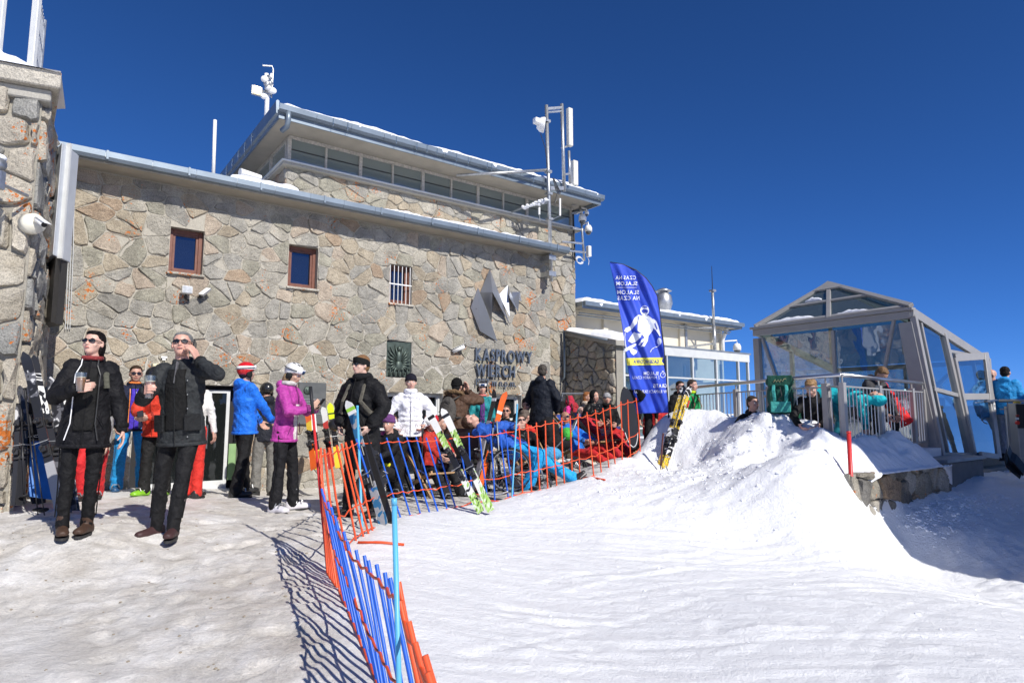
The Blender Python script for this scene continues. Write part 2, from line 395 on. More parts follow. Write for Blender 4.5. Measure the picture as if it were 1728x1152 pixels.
xs = list(np.arange(-9.0, 12.001, .042)); ys = list(np.arange(1.6, 7.0, .033)) + list(np.arange(7.0, 13.5, .05))
def extend(lo, hi, st, step0):
    L = []; p = lo; s = step0
    while p > -9000: s *= 1.45; p -= s; L.append(p)
    H = []; p = hi; s = step0
    while p < 9000: s *= 1.45; p += s; H.append(p)
    return L[::-1] + list(st) + H
xs = np.array(extend(xs[0], xs[-1], xs, .12)); ys = np.array(extend(ys[0], ys[-1], ys, .12))
GX, GY = np.meshgrid(xs, ys)
GZ = ground_base(GX, GY)
dirt = np.zeros(GX.shape)
N3 = mnoise.noise
for j in range(GX.shape[0]):
    for i in range(GX.shape[1]):
        x, y = GX[j, i], GY[j, i]
        if -9.1 < x < 12.1 and 1.4 < y < 13.6:
            fs = fence_side(x, y)
            n2 = N3(Vector((x * 2.3, y * 2.3, 3)))
            clean = 1 / (1 + math.exp(-max(-40, min(40, (fs + n2 * .1) / .06))))
            md = math.exp(-(((x - 3.6) / 1.9) ** 2 + ((y - 9.3) / 1.3) ** 2))         # the shovelled mound is lumpy
            sh_ = max(0, min(1, (x - 4.6) / .6)) * max(0, min(1, (y - 5) / 2))
            lump = abs(N3(Vector((x * 3.1, y * 3.1, 0)))) * .055 + abs(N3(Vector((x * 7, y * 7, 5)))) * .035
            small = N3(Vector((x * 1.6, y * 1.6, 9))) * .013 + abs(N3(Vector((x * 9, y * 9, 2)))) * .02 * max(0, N3(Vector((x * 1.1, y * 1.1, 12))) * 1.5 + .5)
            tr = N3(Vector(((x * .35 + y) * 5.5, (x - y * .35) * .5, 1))) * .008 + N3(Vector(((x * .1 - y) * 14, (x + y * .1) * .9, 7))) * .006
            d = small * .8 + clean * (lump * (.10 + 1.9 * md + .4 * max(0, min(1, (y - 6) / 3))) + tr) + (1 - clean) * (N3(Vector((x * 5, y * 5, 4))) * .014) + sh_ * lump * .6
            GZ[j, i] += d
            near = max(.45, min(1, .55 + (y - 3.2) * .22 + n2 * .35 + max(0, x + 3.2) * .2))
            dirt[j, i] = near * (1 - clean) * min(1, max(0, 1.25 - .8 * math.exp(-((x + 5.6) ** 2) / .8) * (1 if y > 4 else 0) + n2 * .3))
        else:
            r = math.hypot(x, y)
            if r > 60: GZ[j, i] += N3(Vector((x * .006, y * .006, 1))) * min(60, (r - 60) * .12) - (0 if y < 0 else min(r * .12, 300)) + abs(N3(Vector((x * .0011, y * .0011, 4)))) * min(700 if y < 0 else 60, max(0, r - 500) * .35)
# ski tracks carved into the slope and footprints in the path
_r = random.Random(77)
NXc = np.vectorize(lambda x, y: 1.0)
side = np.zeros(GX.shape, bool); side[(GX > .3) | ((GX > -.3) & (GY > 3.2)) | ((GX > -.8) & (GY > 4.6))] = True; side[(GX < -.72 + (3.3 - GY) * -.45 + .1)] = False
for k in range(34):
    x0, y0 = _r.uniform(-.5, 5.5), _r.uniform(2.4, 8.2); ang = _r.gauss(.15, .35) if k % 4 else _r.uniform(-1.2, 1.2); cur = _r.uniform(-.12, .12); L = _r.uniform(.8, 3.2); dep = _r.uniform(.006, .015)
    dx, dy = GX - x0, GY - y0; u = dx * math.cos(ang) + dy * math.sin(ang); v = -dx * math.sin(ang) + dy * math.cos(ang) - cur * u * u
    win = np.clip((L - np.abs(u)) / .4, 0, 1)
    for o_ in ((-.09, .09) if k % 3 else (0,)):
        GZ += np.where(side, win * dep * (-np.exp(-((v - o_) / .032) ** 2) + .5 * np.exp(-((v - o_ - .06) / .03) ** 2)), 0)
for k in range(130):      # skidded edges: one-sided little steps
    x0, y0 = _r.uniform(-.5, 6), _r.uniform(2.4, 9); ang = _r.gauss(.1, .5); L = _r.uniform(.15, .7); dx, dy = GX - x0, GY - y0; u = dx * math.cos(ang) + dy * math.sin(ang); v = -dx * math.sin(ang) + dy * math.cos(ang) - .25 * u * u
    GZ += np.where(side, np.clip((L - np.abs(u)) / .15, 0, 1) * _r.uniform(.008, .024) * np.exp(-np.abs(v - .02) / .045) * (1 / (1 + np.exp(-v / .012))), 0)
for k in range(420):
    x0, y0 = _r.uniform(-5.2, -.6), _r.uniform(2.6, 7.8)
    if fence_side(x0, y0) > -.12: continue
    i0, i1 = np.searchsorted(xs, [x0 - .3, x0 + .3]); j0, j1 = np.searchsorted(ys, [y0 - .3, y0 + .3]); sx_, sy_ = GX[j0:j1, i0:i1] - x0, GY[j0:j1, i0:i1] - y0; a_ = _r.uniform(0, 6.28)
    u = sx_ * math.cos(a_) + sy_ * math.sin(a_); v = -sx_ * math.sin(a_) + sy_ * math.cos(a_); q_ = np.sqrt((u / .13) ** 2 + (v / .05) ** 2); d_ = _r.uniform(.007, .018)
    GZ[j0:j1, i0:i1] += d_ * (-1 / (1 + np.exp((q_ - 1) / .12)) + .5 * np.exp(-((q_ - 1.25) / .2) ** 2))
ny, nx = GX.shape
me = bpy.data.meshes.new('snow_ground')
verts = np.stack([GX.ravel(), GY.ravel(), GZ.ravel()], 1)
idx = np.arange(nx * ny).reshape(ny, nx)
quads = np.stack([idx[:-1, :-1].ravel(), idx[:-1, 1:].ravel(), idx[1:, 1:].ravel(), idx[1:, :-1].ravel()], 1)
me.from_pydata(verts.tolist(), [], quads.tolist())
me.polygons.foreach_set('use_smooth', [True] * len(me.polygons))
at_ = me.attributes.new('dirt', 'FLOAT', 'POINT'); at_.data.foreach_set('value', dirt.ravel().astype('f'))
M_GROUND, gnt, gbs = newmat('trodden_snow')
gco = objco(gnt, True)
ga = gnt.nodes.new('ShaderNodeAttribute'); ga.attribute_name = 'dirt'
g1 = nd(gnt, 'ShaderNodeTexNoise', Scale=2.2, Detail=8.0, Roughness=.65); gnt.links.new(gco, g1.inputs['Vector'])
g2 = nd(gnt, 'ShaderNodeTexNoise', Scale=20.0, Detail=8.0, Roughness=.72); gnt.links.new(gco, g2.inputs['Vector'])
g3 = nd(gnt, 'ShaderNodeTexNoise', Scale=70.0, Detail=5.0, Roughness=.8); gnt.links.new(gco, g3.inputs['Vector'])
gmp = gnt.nodes.new('ShaderNodeMapping'); gmp.inputs['Scale'].default_value = (2.2, 15, 2.2); gmp.inputs['Rotation'].default_value = (0, 0, R(12)); gnt.links.new(gco, gmp.inputs[0])
g4 = nd(gnt, 'ShaderNodeTexNoise', Scale=1.0, Detail=7.0, Roughness=.6); gnt.links.new(gmp.outputs[0], g4.inputs['Vector'])
dirty = ramp(gnt, g1.outputs[0], [(.3, (.50, .46, .40)), (.5, (.64, .61, .56)), (.7, (.79, .775, .75))])
g5 = nd(gnt, 'ShaderNodeTexNoise', Scale=7.0, Detail=10.0, Roughness=.78, Distortion=.6); gnt.links.new(gco, g5.inputs['Vector'])
dirty = mixc(gnt, .8, dirty, ramp(gnt, g5.outputs[0], [(.36, .70), (.47, .98), (.55, 1.06), (.62, 1.22)]), 'MULTIPLY')
dirty = mixc(gnt, .5, dirty, ramp(gnt, g3.outputs[0], [(.35, .72), (.5, 1.02), (.66, 1.25)]), 'MULTIPLY')
clean = ramp(gnt, g1.outputs[0], [(.2, (.82, .835, .855)), (.8, (.90, .905, .915))])
gcol = mixc(gnt, ga.outputs['Fac'], clean, dirty)
gnt.links.new(gcol, gbs.inputs['Base Color']); gbs.inputs['Roughness'].default_value = .5; gbs.inputs['Specular IOR Level'].default_value = .35
bb1 = bump(gnt, None, g4.outputs[0], .22, .04); bb2 = bump(gnt, None, g2.outputs[0], .55, .028, bb1); bb2 = bump(gnt, None, g5.outputs[0], .5, .05, bb2); bump(gnt, gbs, g3.outputs[0], .45, .006, bb2)
me.materials.append(M_GROUND); me.update()
gobj = bpy.data.objects.new('snow_ground', me); col.objects.link(gobj); gobj['kind'] = 'structure'; gobj['label'] = 'trodden and skied snow in front of the station'
from mathutils.bvhtree import BVHTree
_sub = [tuple(q) for q in quads.tolist() if -9 < verts[q[0]][0] < 13 and -2 < verts[q[0]][1] < 15]
BVH = BVHTree.FromPolygons(verts.tolist(), _sub)
def gz(x, y):
    h = BVH.ray_cast(Vector((x, y, 20)), Vector((0, 0, -1)))
    return h[0].z if h[0] is not None else float(ground_base([x], [y])[0])
def gpx(x, y):
    """where the sight line through a point of the picture meets the ground"""
    h = BVH.ray_cast(Vector((0, 0, CAMZ)), ray(x, y).normalized()); return h[0]

# ------------------------------------------------------------------ rubble masonry
def clip(poly, a, b, c):
    """keep a*x+b*y<=c"""
    out = []
    for i in range(len(poly)):
        p, q = poly[i], poly[(i + 1) % len(poly)]
        dp = a * p[0] + b * p[1] - c; dq = a * q[0] + b * q[1] - c
        if dp <= 0: out.append(p)
        if (dp < 0 < dq) or (dq < 0 < dp):
            t = dp / (dp - dq); out.append((p[0] + (q[0] - p[0]) * t, p[1] + (q[1] - p[1]) * t))
    return out
def parea(p): return .5 * sum(p[i][0] * p[(i + 1) % len(p)][1] - p[(i + 1) % len(p)][0] * p[i][1] for i in range(len(p)))
def cells(x0, x1, z0, z1, dx, dz, holes, rg, jit=.5, top=None, course=False):
    sites = []
    nxs = max(1, int((x1 - x0) / dx)); nzs = max(1, int((z1 - z0) / dz))
    for j in range(-1, nzs + 2):
        for i in range(-1, nxs + 2):
            jz = jit * (.25 if course else 1)
            sites.append((x0 + (i + .5 + (.5 if j % 2 else 0) + rg.uniform(-jit, jit)) * dx, z0 + (j + .5 + rg.uniform(-jz, jz)) * dz))
    # a few sites removed so that some stones are larger
    sites = [s for s in sites if rg.random() > .17 and not any(h[0] < s[0] < h[1] and h[2] < s[1] < h[3] for h in holes)]
    out = []
    for s in sites:
        poly = [(s[0] - 3 * dx, s[1] - 3 * dz), (s[0] + 3 * dx, s[1] - 3 * dz), (s[0] + 3 * dx, s[1] + 3 * dz), (s[0] - 3 * dx, s[1] + 3 * dz)]
        for t in sites:
            if t is s or abs(t[0] - s[0]) > 4 * dx or abs(t[1] - s[1]) > 4 * dz: continue
            # anisotropic metric keeps stones a little wider than high
            kx, kz = 1 / dx ** 2, 1 / dz ** 2
            a = 2 * (t[0] - s[0]) * kx; b = 2 * (t[1] - s[1]) * kz
            poly = clip(poly, a, b, kx * (t[0] ** 2 - s[0] ** 2) + kz * (t[1] ** 2 - s[1] ** 2))
            if len(poly) < 3: break
        poly = clip(poly, -1, 0, -x0); poly = clip(poly, 1, 0, x1); poly = clip(poly, 0, -1, -z0); poly = clip(poly, 0, 1, z1)
        for h in holes:
            if len(poly) < 3: break
            if max(p[0] for p in poly) > h[0] and min(p[0] for p in poly) < h[1] and max(p[1] for p in poly) > h[2] and min(p[1] for p in poly) < h[3]:
                ds = [(h[0] - s[0], (1, 0, h[0])), (s[0] - h[1], (-1, 0, -h[1])), (h[2] - s[1], (0, 1, h[2])), (s[1] - h[3], (0, -1, -h[3]))]
                poly = clip(poly, *max(ds)[1])
        if len(poly) >= 3 and abs(parea(poly)) > .10 * dx * dz: out.append((s, poly))
    return out
def stone_geo(poly, gap, depth, rg, back=.03):
    """one rough stone from its outline: returns 2D+depth verts (x, d, z), d grows towards the viewer"""
    if parea(poly) < 0: poly = poly[::-1]
    cx = sum(p[0] for p in poly) / len(poly); cz = sum(p[1] for p in poly) / len(poly)
    ins = []
    n = len(poly)
    q = [p for i, p in enumerate(poly) if math.hypot(p[0] - poly[i - 1][0], p[1] - poly[i - 1][1]) > .025] or poly
    if len(q) < 3: q = poly
    ring = []
    for i, p in enumerate(q):
        nx_ = q[(i + 1) % len(q)]; pv = q[i - 1]
        # rounded corner: two points near the corner plus a jittered middle
        for (a, t) in ((pv, rg.uniform(.07, .16)), (nx_, rg.uniform(.07, .16))): ring.append((p[0] + (a[0] - p[0]) * t, p[1] + (a[1] - p[1]) * t))
        if math.hypot(nx_[0] - p[0], nx_[1] - p[1]) > .16: ring.append(((p[0] + nx_[0]) / 2 + rg.uniform(-.012, .012), (p[1] + nx_[1]) / 2 + rg.uniform(-.012, .012)))
    rad = math.sqrt(abs(parea(q)) / math.pi) or .1
    def shrink(pt, g):
        dx, dz = pt[0] - cx, pt[1] - cz; L = math.hypot(dx, dz) or 1
        f = max(.35, (L - g) / L); return (cx + dx * f, cz + dz * f)
    o = [shrink(p, gap * rg.uniform(.7, 1.5)) for p in ring]; m = len(o)
    i1 = [shrink(p, gap + rad * rg.uniform(.05, .16)) for p in ring]
    tx, tz = rg.uniform(-.12, .12), rg.uniform(-.12, .12)
    vs = [(p[0], -back, p[1]) for p in o] + [(p[0], depth * .35 + rg.uniform(0, .25) * depth, p[1]) for p in o]
    vs += [(p[0], depth * rg.uniform(.75, 1.15) + (p[0] - cx) * tx + (p[1] - cz) * tz, p[1]) for p in i1]
    vs.append((cx + rg.uniform(-.2, .2) * rad, depth * rg.uniform(1.0, 1.5), cz + rg.uniform(-.2, .2) * rad))
    fs = []
    for k in range(m):
        k2 = (k + 1) % m
        fs += [(k, k2, m + k2, m + k), (m + k, m + k2, 2 * m + k2, 2 * m + k), (2 * m + k, 2 * m + k2, 3 * m)]
    return vs, fs
def masonry(parent, cl, mapf, gap, depth, rg, limit=300, weights=None, see=None, mats=None, back=.03):
    """stones of one wall: the largest as parts named stone, the rest joined"""
    mats = mats or STONES; weights = weights or SW
    cl = sorted(cl, key=lambda c: -abs(parea(c[1])) * (see(c[0]) if see else 1))
    rest = MB()
    for i, (s, poly) in enumerate(cl):
        vs, fs = stone_geo(poly, gap, depth * rg.uniform(.7, 1.25), rg, back)
        pts = [mapf(*v) for v in vs]; mi = rg.choices(range(len(mats)), weights)[0]
        if i < limit:
            mb = MB(); mb.add(pts, fs); part('stone', mb, mats[mi], parent, smooth=False)
        else: rest.add(pts, fs, mi)
    if rest.v:
        o = part('stone_infill', rest, mats, parent); o['kind'] = 'stuff'
def panel(mb, x0, x1, z0, z1, holes, n0, dep, mi=0):
    """flat wall skin with rectangular holes and their reveals; building frame"""
    X = sorted({x0, x1, *[min(max(h[k], x0), x1) for h in holes for k in (0, 1)]}); Z = sorted({z0, z1, *[min(max(h[k], z0), z1) for h in holes for k in (2, 3)]})
    for a, b in zip(X, X[1:]):
        for c, d in zip(Z, Z[1:]):
            mx, mz = (a + b) / 2, (c + d) / 2
            if any(h[0] < mx < h[1] and h[2] < mz < h[3] for h in holes): continue
            mb.add([(a, n0, c), (b, n0, c), (b, n0, d), (a, n0, d)], [(0, 1, 2, 3)], mi)
    for h in holes:
        a, b, c, d = h[:4]
        for (p, q) in (((a, c), (b, c)), ((b, c), (b, d)), ((b, d), (a, d)), ((a, d), (a, c))):
            mb.add([(p[0], n0, p[1]), (p[0], n0 + dep, p[1]), (q[0], n0 + dep, q[1]), (q[0], n0, q[1])], [(0, 1, 2, 3)], mi)
# ------------------------------------------------------------------ main station: stone wing
NW = 11.856; ZG = 5.0
wing = thing('stone_station_building', 'long two-storey station wing of rubble stone with small windows and zinc gutter', 'building', (0, NW, 0), 'b')
rg = random.Random(11)
WIN = [(1.615, 2.14, 3.52, 4.30), (3.60, 4.16, 3.505, 4.32), (5.67, 6.19, 3.41, 4.235)]
PLQ = (5.64, 6.21, 1.88, 2.63)
DOOR = (1.25, 2.86, -.8, 1.63)
LOW = [(5.50, 6.98, -.5, 1.57), (8.27, 9.11, .35, 1.565)]
holes = WIN + [PLQ, DOOR] + LOW
wm = MB(); panel(wm, -1.2, 10.0, -1.0, ZG + .02, holes, NW, .34)
wm.add([(10.0, NW, -1), (10.0, NW + .75, -1), (10.0, NW + .75, ZG), (10.0, NW, ZG)], [(0, 1, 2, 3)])
wwall = part('wall', wm, M_MORTAR, wing)
cl = cells(-1.2, 10.0, -1.0, ZG, .285, .235, holes, rg)
masonry(wwall, cl, lambda x, d, z: (x, NW - d, z),   .007, .018, rg, 300, see=lambda s: (1 if s[1] > .9 and s[0] > .1 else .15) * (10 / (10 + s[0])))
# gutter, eaves board, flat roof with snow
g = MB(); g.box(-1.3, 10.2, NW - .42, NW + .1, ZG + .02, ZG + .05)
part('soffit', g, M_SOFFIT, wing)
g = MB(); nseg = 16
for i in range(nseg):
    a = -.05 + i * 10.27 / nseg; b = a + 10.27 / nseg - .006
    pr = [(-.43, .04), (-.50, .05), (-.53, .10), (-.53, .19), (-.515, .19), (-.515, .11), (-.49, .07), (-.43, .06)]
    g.loft([[(s, NW + p[0], ZG + p[1]) for p in pr] for s in (a, b)])
for i in range(9):
    s = .6 + i * 1.15; g.box(s, s + .03, NW - .545, NW - .40, ZG + .06, ZG + .2)
part('gutter', g, M_ZINC, wing)
g = MB(); g.box(-1.3, 10.2, NW - .43, NW + .6, ZG + .052, ZG + .16); part('roof_edge', g, M_ZINCD, wing)
g = MB(); g.box(-1.3, 3.6, NW - .36, NW + 7, ZG + .162, ZG + .22); g.box(3.6, 9.98, NW - .36, NW + .742, ZG + .162, ZG + .22); part('roof', g, M_ZINCD, wing)
def snow_slab(name, s0, s1, n0, n1, zf, hgt, parent, ds=.07, dn=.12, seed=1, drop=.06, gaps=None):
    """lumpy snow lying on a roof; building frame"""
    ns = max(2, int((s1 - s0) / ds)); nn = max(2, int((n1 - n0) / dn)); mb = MB(); vs = []
    for j in range(nn + 1):
        for i in range(ns + 1):
            s = s0 + (s1 - s0) * i / ns; n = n0 + (n1 - n0) * j / nn
            e = min(1, min(i, ns - i) / 2.5, j / 1.6 + .0)
            h = hgt(s, n) if callable(hgt) else hgt
            h *= .55 + .9 * (N3(Vector((s * 1.3 + seed, n * 1.3, seed))) * .5 + .5) + .25 * N3(Vector((s * 6 + seed, n * 6, 0)))
            dn_ = N3(Vector((s * 3, seed, 2))) * .05 + N3(Vector((s * 12, seed, 2))) * .02 if j == 0 else 0
            z = zf(s, n) + (max(0, h) * math.sqrt(max(0, e)) if j else -drop * .2)
            vs.append((s, n + dn_, z))
    fs = [(j * (ns + 1) + i, j * (ns + 1) + i + 1, (j + 1) * (ns + 1) + i + 1, (j + 1) * (ns + 1) + i) for j in range(nn) for i in range(ns)]
    b = len(vs)
    for i in range(ns + 1): vs.append((vs[i][0], vs[i][1] + .01, vs[i][2] - drop))
    fs += [(b + i, b + i + 1, i + 1, i) for i in range(ns)]
    mb.add(vs, fs); o = part(name, mb, M_SNOW, parent, True); o['kind'] = 'stuff'; return o
snow_slab('roof_snow', 2.4, 3.7, NW - .42, NW + 3, lambda s, n: ZG + .2, .16, wing, seed=3)
snow_slab('roof_snow', 4.3, 10.1, NW - .46, NW + .73, lambda s, n: ZG + .19, lambda s, n: .05 + .09 * max(0, math.sin((s - 4.5) * .55)), wing, seed=5)
for (s, w_) in ((.9, .5), (1.9, .35), (3.4, .3)): snow_slab('roof_snow', s, s + w_, NW - .4, NW + .5, lambda s, n: ZG + .2, .05, wing, seed=s)
# windows
def window(parent, h, n, mat_f, fw=.06, inner=None, sill=True, glass=M_GLASSW, split=0, sillm=M_LEDGE):
    a, b, c, d = h
    fr = MB(); y0, y1 = n + .13, n + .20
    fr.box(a, a + fw, y0, y1, c, d); fr.box(b - fw, b, y0, y1, c, d); fr.box(a + fw, b - fw, y0, y1, d - fw, d); fr.box(a + fw, b - fw, y0, y1, c, c + fw)
    if split: fr.box(a + fw, b - fw, y0, y1, split, split + fw)
    f = bevel(part('window', fr, mat_f, parent), .008)
    ib = MB(); k = fw * .55
    ib.box(a + fw, a + fw + k, y0 + .02, y1 + .02, c + fw, d - fw); ib.box(b - fw - k, b - fw, y0 + .02, y1 + .02, c + fw, d - fw)
    ib.box(a + fw + k, b - fw - k, y0 + .02, y1 + .02, d - fw - k, d - fw); ib.box(a + fw + k, b - fw - k, y0 + .02, y1 + .02, c + fw, c + fw + k)
    part('sash', ib, mat_f, f)
    p = MB(); p.add([(a + fw, n + .19, c + fw), (b - fw, n + .19, c + fw), (b - fw, n + .19, d - fw), (a + fw, n + .19, d - fw)], [(0, 1, 2, 3)]); part('pane', p, glass, f)
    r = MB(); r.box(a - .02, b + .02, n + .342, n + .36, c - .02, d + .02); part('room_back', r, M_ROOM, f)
    if sill:
        s = MB(); s.box(a - .03, b + .03, n - .07, n + .128, c - .045, c - .001); bevel(part('sill', s, sillm, f), .01)
    return f
for i, h in enumerate(WIN):
    f = window(wing, h, NW, M_BROWN, .065, glass=M_GLASSU)
    if i == 2:
        a, b, c, d = h; g = MB()
        for k in range(6): x = a + .03 + k * (b - a - .06) / 5; g.path([(x, NW + .03, c + .01), (x, NW + .03, d - .01)], .0085, 6)
        g.box(a, b, NW + .015, NW + .022, (c + d) / 2 - .012, (c + d) / 2 + .012); part('bars', g, M_WHITEP, f)
window(wing, LOW[0], NW, M_ALUW, .05, sill=False, split=.8); window(wing, LOW[1], NW, M_ALUW, .055, sill=True, split=.98, glass=M_GLASSW)
# entrance recess with glazed doors
g = MB(); g.box(DOOR[0] - .1, DOOR[1] + .1, NW + .33, NW + .36, -.9, DOOR[3] + .1); part('recess_back', g, M_BLACK, wing)
g = MB(); g.box(DOOR[0], DOOR[1], NW + .005, NW + .32, -.8, -.16); part('threshold', g, M_CONC, wing)
for (a, b) in ((2.29, 2.72), (1.45, 2.2)):
    fr = MB(); w_ = .055
    fr.box(a, a + w_, NW + .12, NW + .16, -.16, 1.55); fr.box(b - w_, b, NW + .12, NW + .16, -.16, 1.55); fr.box(a + w_, b - w_, NW + .12, NW + .16, 1.5, 1.55); fr.box(a + w_, b - w_, NW + .12, NW + .16, -.16, .0)
    d = part('door', fr, M_ALUW, wing)
    p = MB(); p.box(a + w_, b - w_, NW + .135, NW + .145, 0, 1.5); part('pane', p, M_GLASSW, d)
    h_ = MB(); h_.path([(a + .08, NW + .07, .55), (a + .08, NW + .07, .95)], .012); h_.box(a + .07, a + .09, NW + .07, NW + .12, .6, .62); h_.box(a + .07, a + .09, NW + .07, NW + .12, .88, .9); part('handle', h_, M_STEEL, d)
g = MB(); g.box(2.735, 2.855, NW + .1, NW + .12, .0, .62); part('green_poster', g, simple('green_poster_print', (.22, .36, .16), .6), wing)
# ------------------------------------------------------------------ bronze relief, notice board, lamps, cameras
M_BRONZE = simple('patinated_bronze', (.075, .10, .085), .5, .5, var=.35, vscale=10, bmp=.3, bscale=30)
rel = thing('bronze_relief', 'dark green bronze relief plaque of a winged figure set into the stone wall', 'relief', (5.92, NW, 1.88), 'b')
g = MB(); g.box(5.655, 6.2, NW + .02, NW + .08, 1.9, 2.62); part('backplate', g, M_BRONZE, rel)
g = MB()
for k in range(9):                                   # ribs fanning upwards and sideways as feathers
    for sg in (-1, 1):
        a = R(14 + k * 17); x = 5.925 + sg * math.sin(a) * .06; z = 2.18 + math.cos(a) * .05
        L = min(.33, .25 / max(.2, abs(math.sin(a)))) if a < R(125) else .22
        p1 = (x, NW + .02, z); p2 = (5.925 + sg * min(.25, math.sin(a) * (.06 + L)), NW + .005, max(1.93, min(2.58, z + math.cos(a) * L)))
        g.path([p1, ((p1[0] + p2[0]) / 2, NW - .012, (p1[2] + p2[2]) / 2), p2], [.012, .024, .006], 6)
for k in range(5): g.path([(5.72 + k * .1, NW, 1.92), (5.73 + k * .095, NW - .015, 2.06)], [.03, .008], 6)
part('rays', g, M_BRONZE, rel, True)
g = MB(); g.ball((5.925, NW, 2.47), (.05, .05, .06)); g.ball((5.925, NW + .01, 2.3), (.065, .05, .14)); g.ball((5.925, NW + .01, 2.12), (.085, .05, .12))
pts = [(5.925 + math.sin(t) * .15, NW, 2.14 - math.cos(t) * .1) for t in [R(a) for a in range(-80, 81, 16)]]; g.path(pts, .018, 6)
part('figure', g, M_BRONZE, rel, True)
s0, z0 = onw(500, 716, NW); s1, z1 = onw(549, 646, NW)
M_SLATE = simple('slate_plate', (.10, .105, .105), .45, 0, var=.25, vscale=5)
nb = thing('notice_board', 'dark grey slate memorial tablet behind the purple-jacketed skier', 'tablet', (s0, NW, z0), 'b')
g = MB(); g.box(s0, s1, NW - .07, NW + .02, z0, z1); bevel(part('slab', g, M_SLATE, nb), .01)
g = MB(); g.lathe((0, 0, 0), [(0.01, 0), (.07, 0), (.075, .012), (.05, .02), (.01, .022)], 20)
g.v = [(s0 + .16 + p[0], NW - .07 - p[2], z1 - .15 + p[1]) for p in g.v]; g.ball((s0 + .16, NW - .09, z1 - .15), (.035, .012, .045)); part('medallion', g, M_BRONZE, nb, True)
g = MB()
for k in range(7): g.box(s0 + .08, s1 - .08 - .05 * (k % 3), NW - .076, NW - .069, z1 - .32 - k * .045, z1 - .31 - k * .045)
part('engraved_lines', g, M_GALV, nb)
def cam_bullet(name, label, px, py, n, dirv, L=.2, r=.035, disc=0):
    s, z = onw(px, py, n); t = thing(name, label, 'camera', (s, n, z), 'b')
    d = Vector(dirv).normalized(); base = Vector((s, n, z)); hp = base + Vector((0, -.11, .03))
    g = MB(); g.path([base, base + Vector((0, -.06, 0)), hp], .012, 8); g.path([base + Vector((0, .012, 0)), base + Vector((0, -.02, 0))], .045, 12)
    part('bracket', g, M_WHITEP, t, True)
    g = MB(); g.path([hp - d * L * .45, hp + d * L * .5], r, 14); g.box(hp.x - r * 1.1, hp.x + r * 1.1, hp.y - .001, hp.y + .001, hp.z, hp.z + .001)
    part('housing', g, M_WHITEP, t, True)
    g = MB(); g.path([hp + d * L * .501, hp + d * L * .56], r * .8, 14); part('lens', g, M_BLACK, t)
    g = MB(); u = Vector((0, 0, 1)); sx = d.cross(u).normalized(); up = sx.cross(d)
    q = [hp + d * L * a + sx * r * 1.25 * b + up * r * 1.12 for a, b in ((-.4, -1), (-.4, 1), (.68, 1), (.68, -1))]; g.prism(q, up * .006); part('sunshade', g, M_WHITEP, t)
    return t
cam_bullet('security_camera', 'white bullet camera above the mountain lettering pointing left along the stone wall', 769, 592, NW, (.75, -.5, .42), .3, .045)
# twin floodlights between first and second window
s, z = onw(323, 497, NW); fl = thing('wall_floodlight', 'white box floodlight below and right of the first brown window', 'floodlight', (s, NW, z), 'b')
sA, zA = onw(315, 490, NW - .15)
g = MB(); g.box(sA - .08, sA + .08, NW - .22, NW - .12, zA - .06, zA + .07); bevel(part('housing', g, M_WHITEP, fl), .012)
g = MB(); g.path([(sA, NW - .12, zA - .03), (sA, NW - .05, zA - .12), (sA + .08, NW + .03, zA - .14)], .014); g.ball((sA, NW - .1, zA - .1), .03); part('bracket', g, M_DARK, fl)
g = MB(); g.box(sA - .07, sA + .07, NW - .226, NW - .2205, zA - .05, zA + .06); part('lens', g, M_GALV, fl)
sB, zB = onw(344, 491, NW - .15); fl2 = thing('wall_floodlight', 'small tilted white floodlight on an elbow bracket right of the box floodlight', 'floodlight', (sB, NW, zB), 'b')
q = [Vector((sB - .08, NW - .12, zB - .05)), Vector((sB - .02, NW - .2, zB - .07)), Vector((sB + .1, NW - .2, zB + .05)), Vector((sB + .04, NW - .12, zB + .07))]
g = MB(); g.prism(q, (.02, .05, -.02)); part('housing', g, M_WHITEP, fl2)
g = MB(); g.path([(sB, NW - .1, zB - .04), (sB - .06, NW - .06, zB - .1), (sB - .06, NW + .03, zB - .1)], .014); g.ball((sB - .03, NW - .08, zB - .08), .035); part('bracket', g, M_DARK, fl2)
s, z = onw(275, 618, NW); la = thing('entrance_lamp', 'long cream batten lamp over the dark station entrance', 'lamp', (s, NW, z), 'b')
g = MB(); g.box(s - .16, s + .17, NW - .1, NW - .03, z - .02, z + .035); bevel(part('diffuser', g, plain('lamp_cream', (.8, .74, .5), .4), la), .01)
g = MB(); g.box(s - .17, s + .18, NW - .03, NW + .01, z - .03, z + .03); part('backplate', g, M_DARK, la)
s, z = onw(276, 604, NW); g = MB(); g.box(s - .045, s + .045, NW - .07, NW, z - .005, z + .025); g.box(s - .025, s + .025, NW - .06, NW, z - .04, z - .006)
solo('motion_sensor', g, M_WHITEP, 'tiny white motion sensor above the entrance lamp', 'sensor', (s, NW, z), 'b')

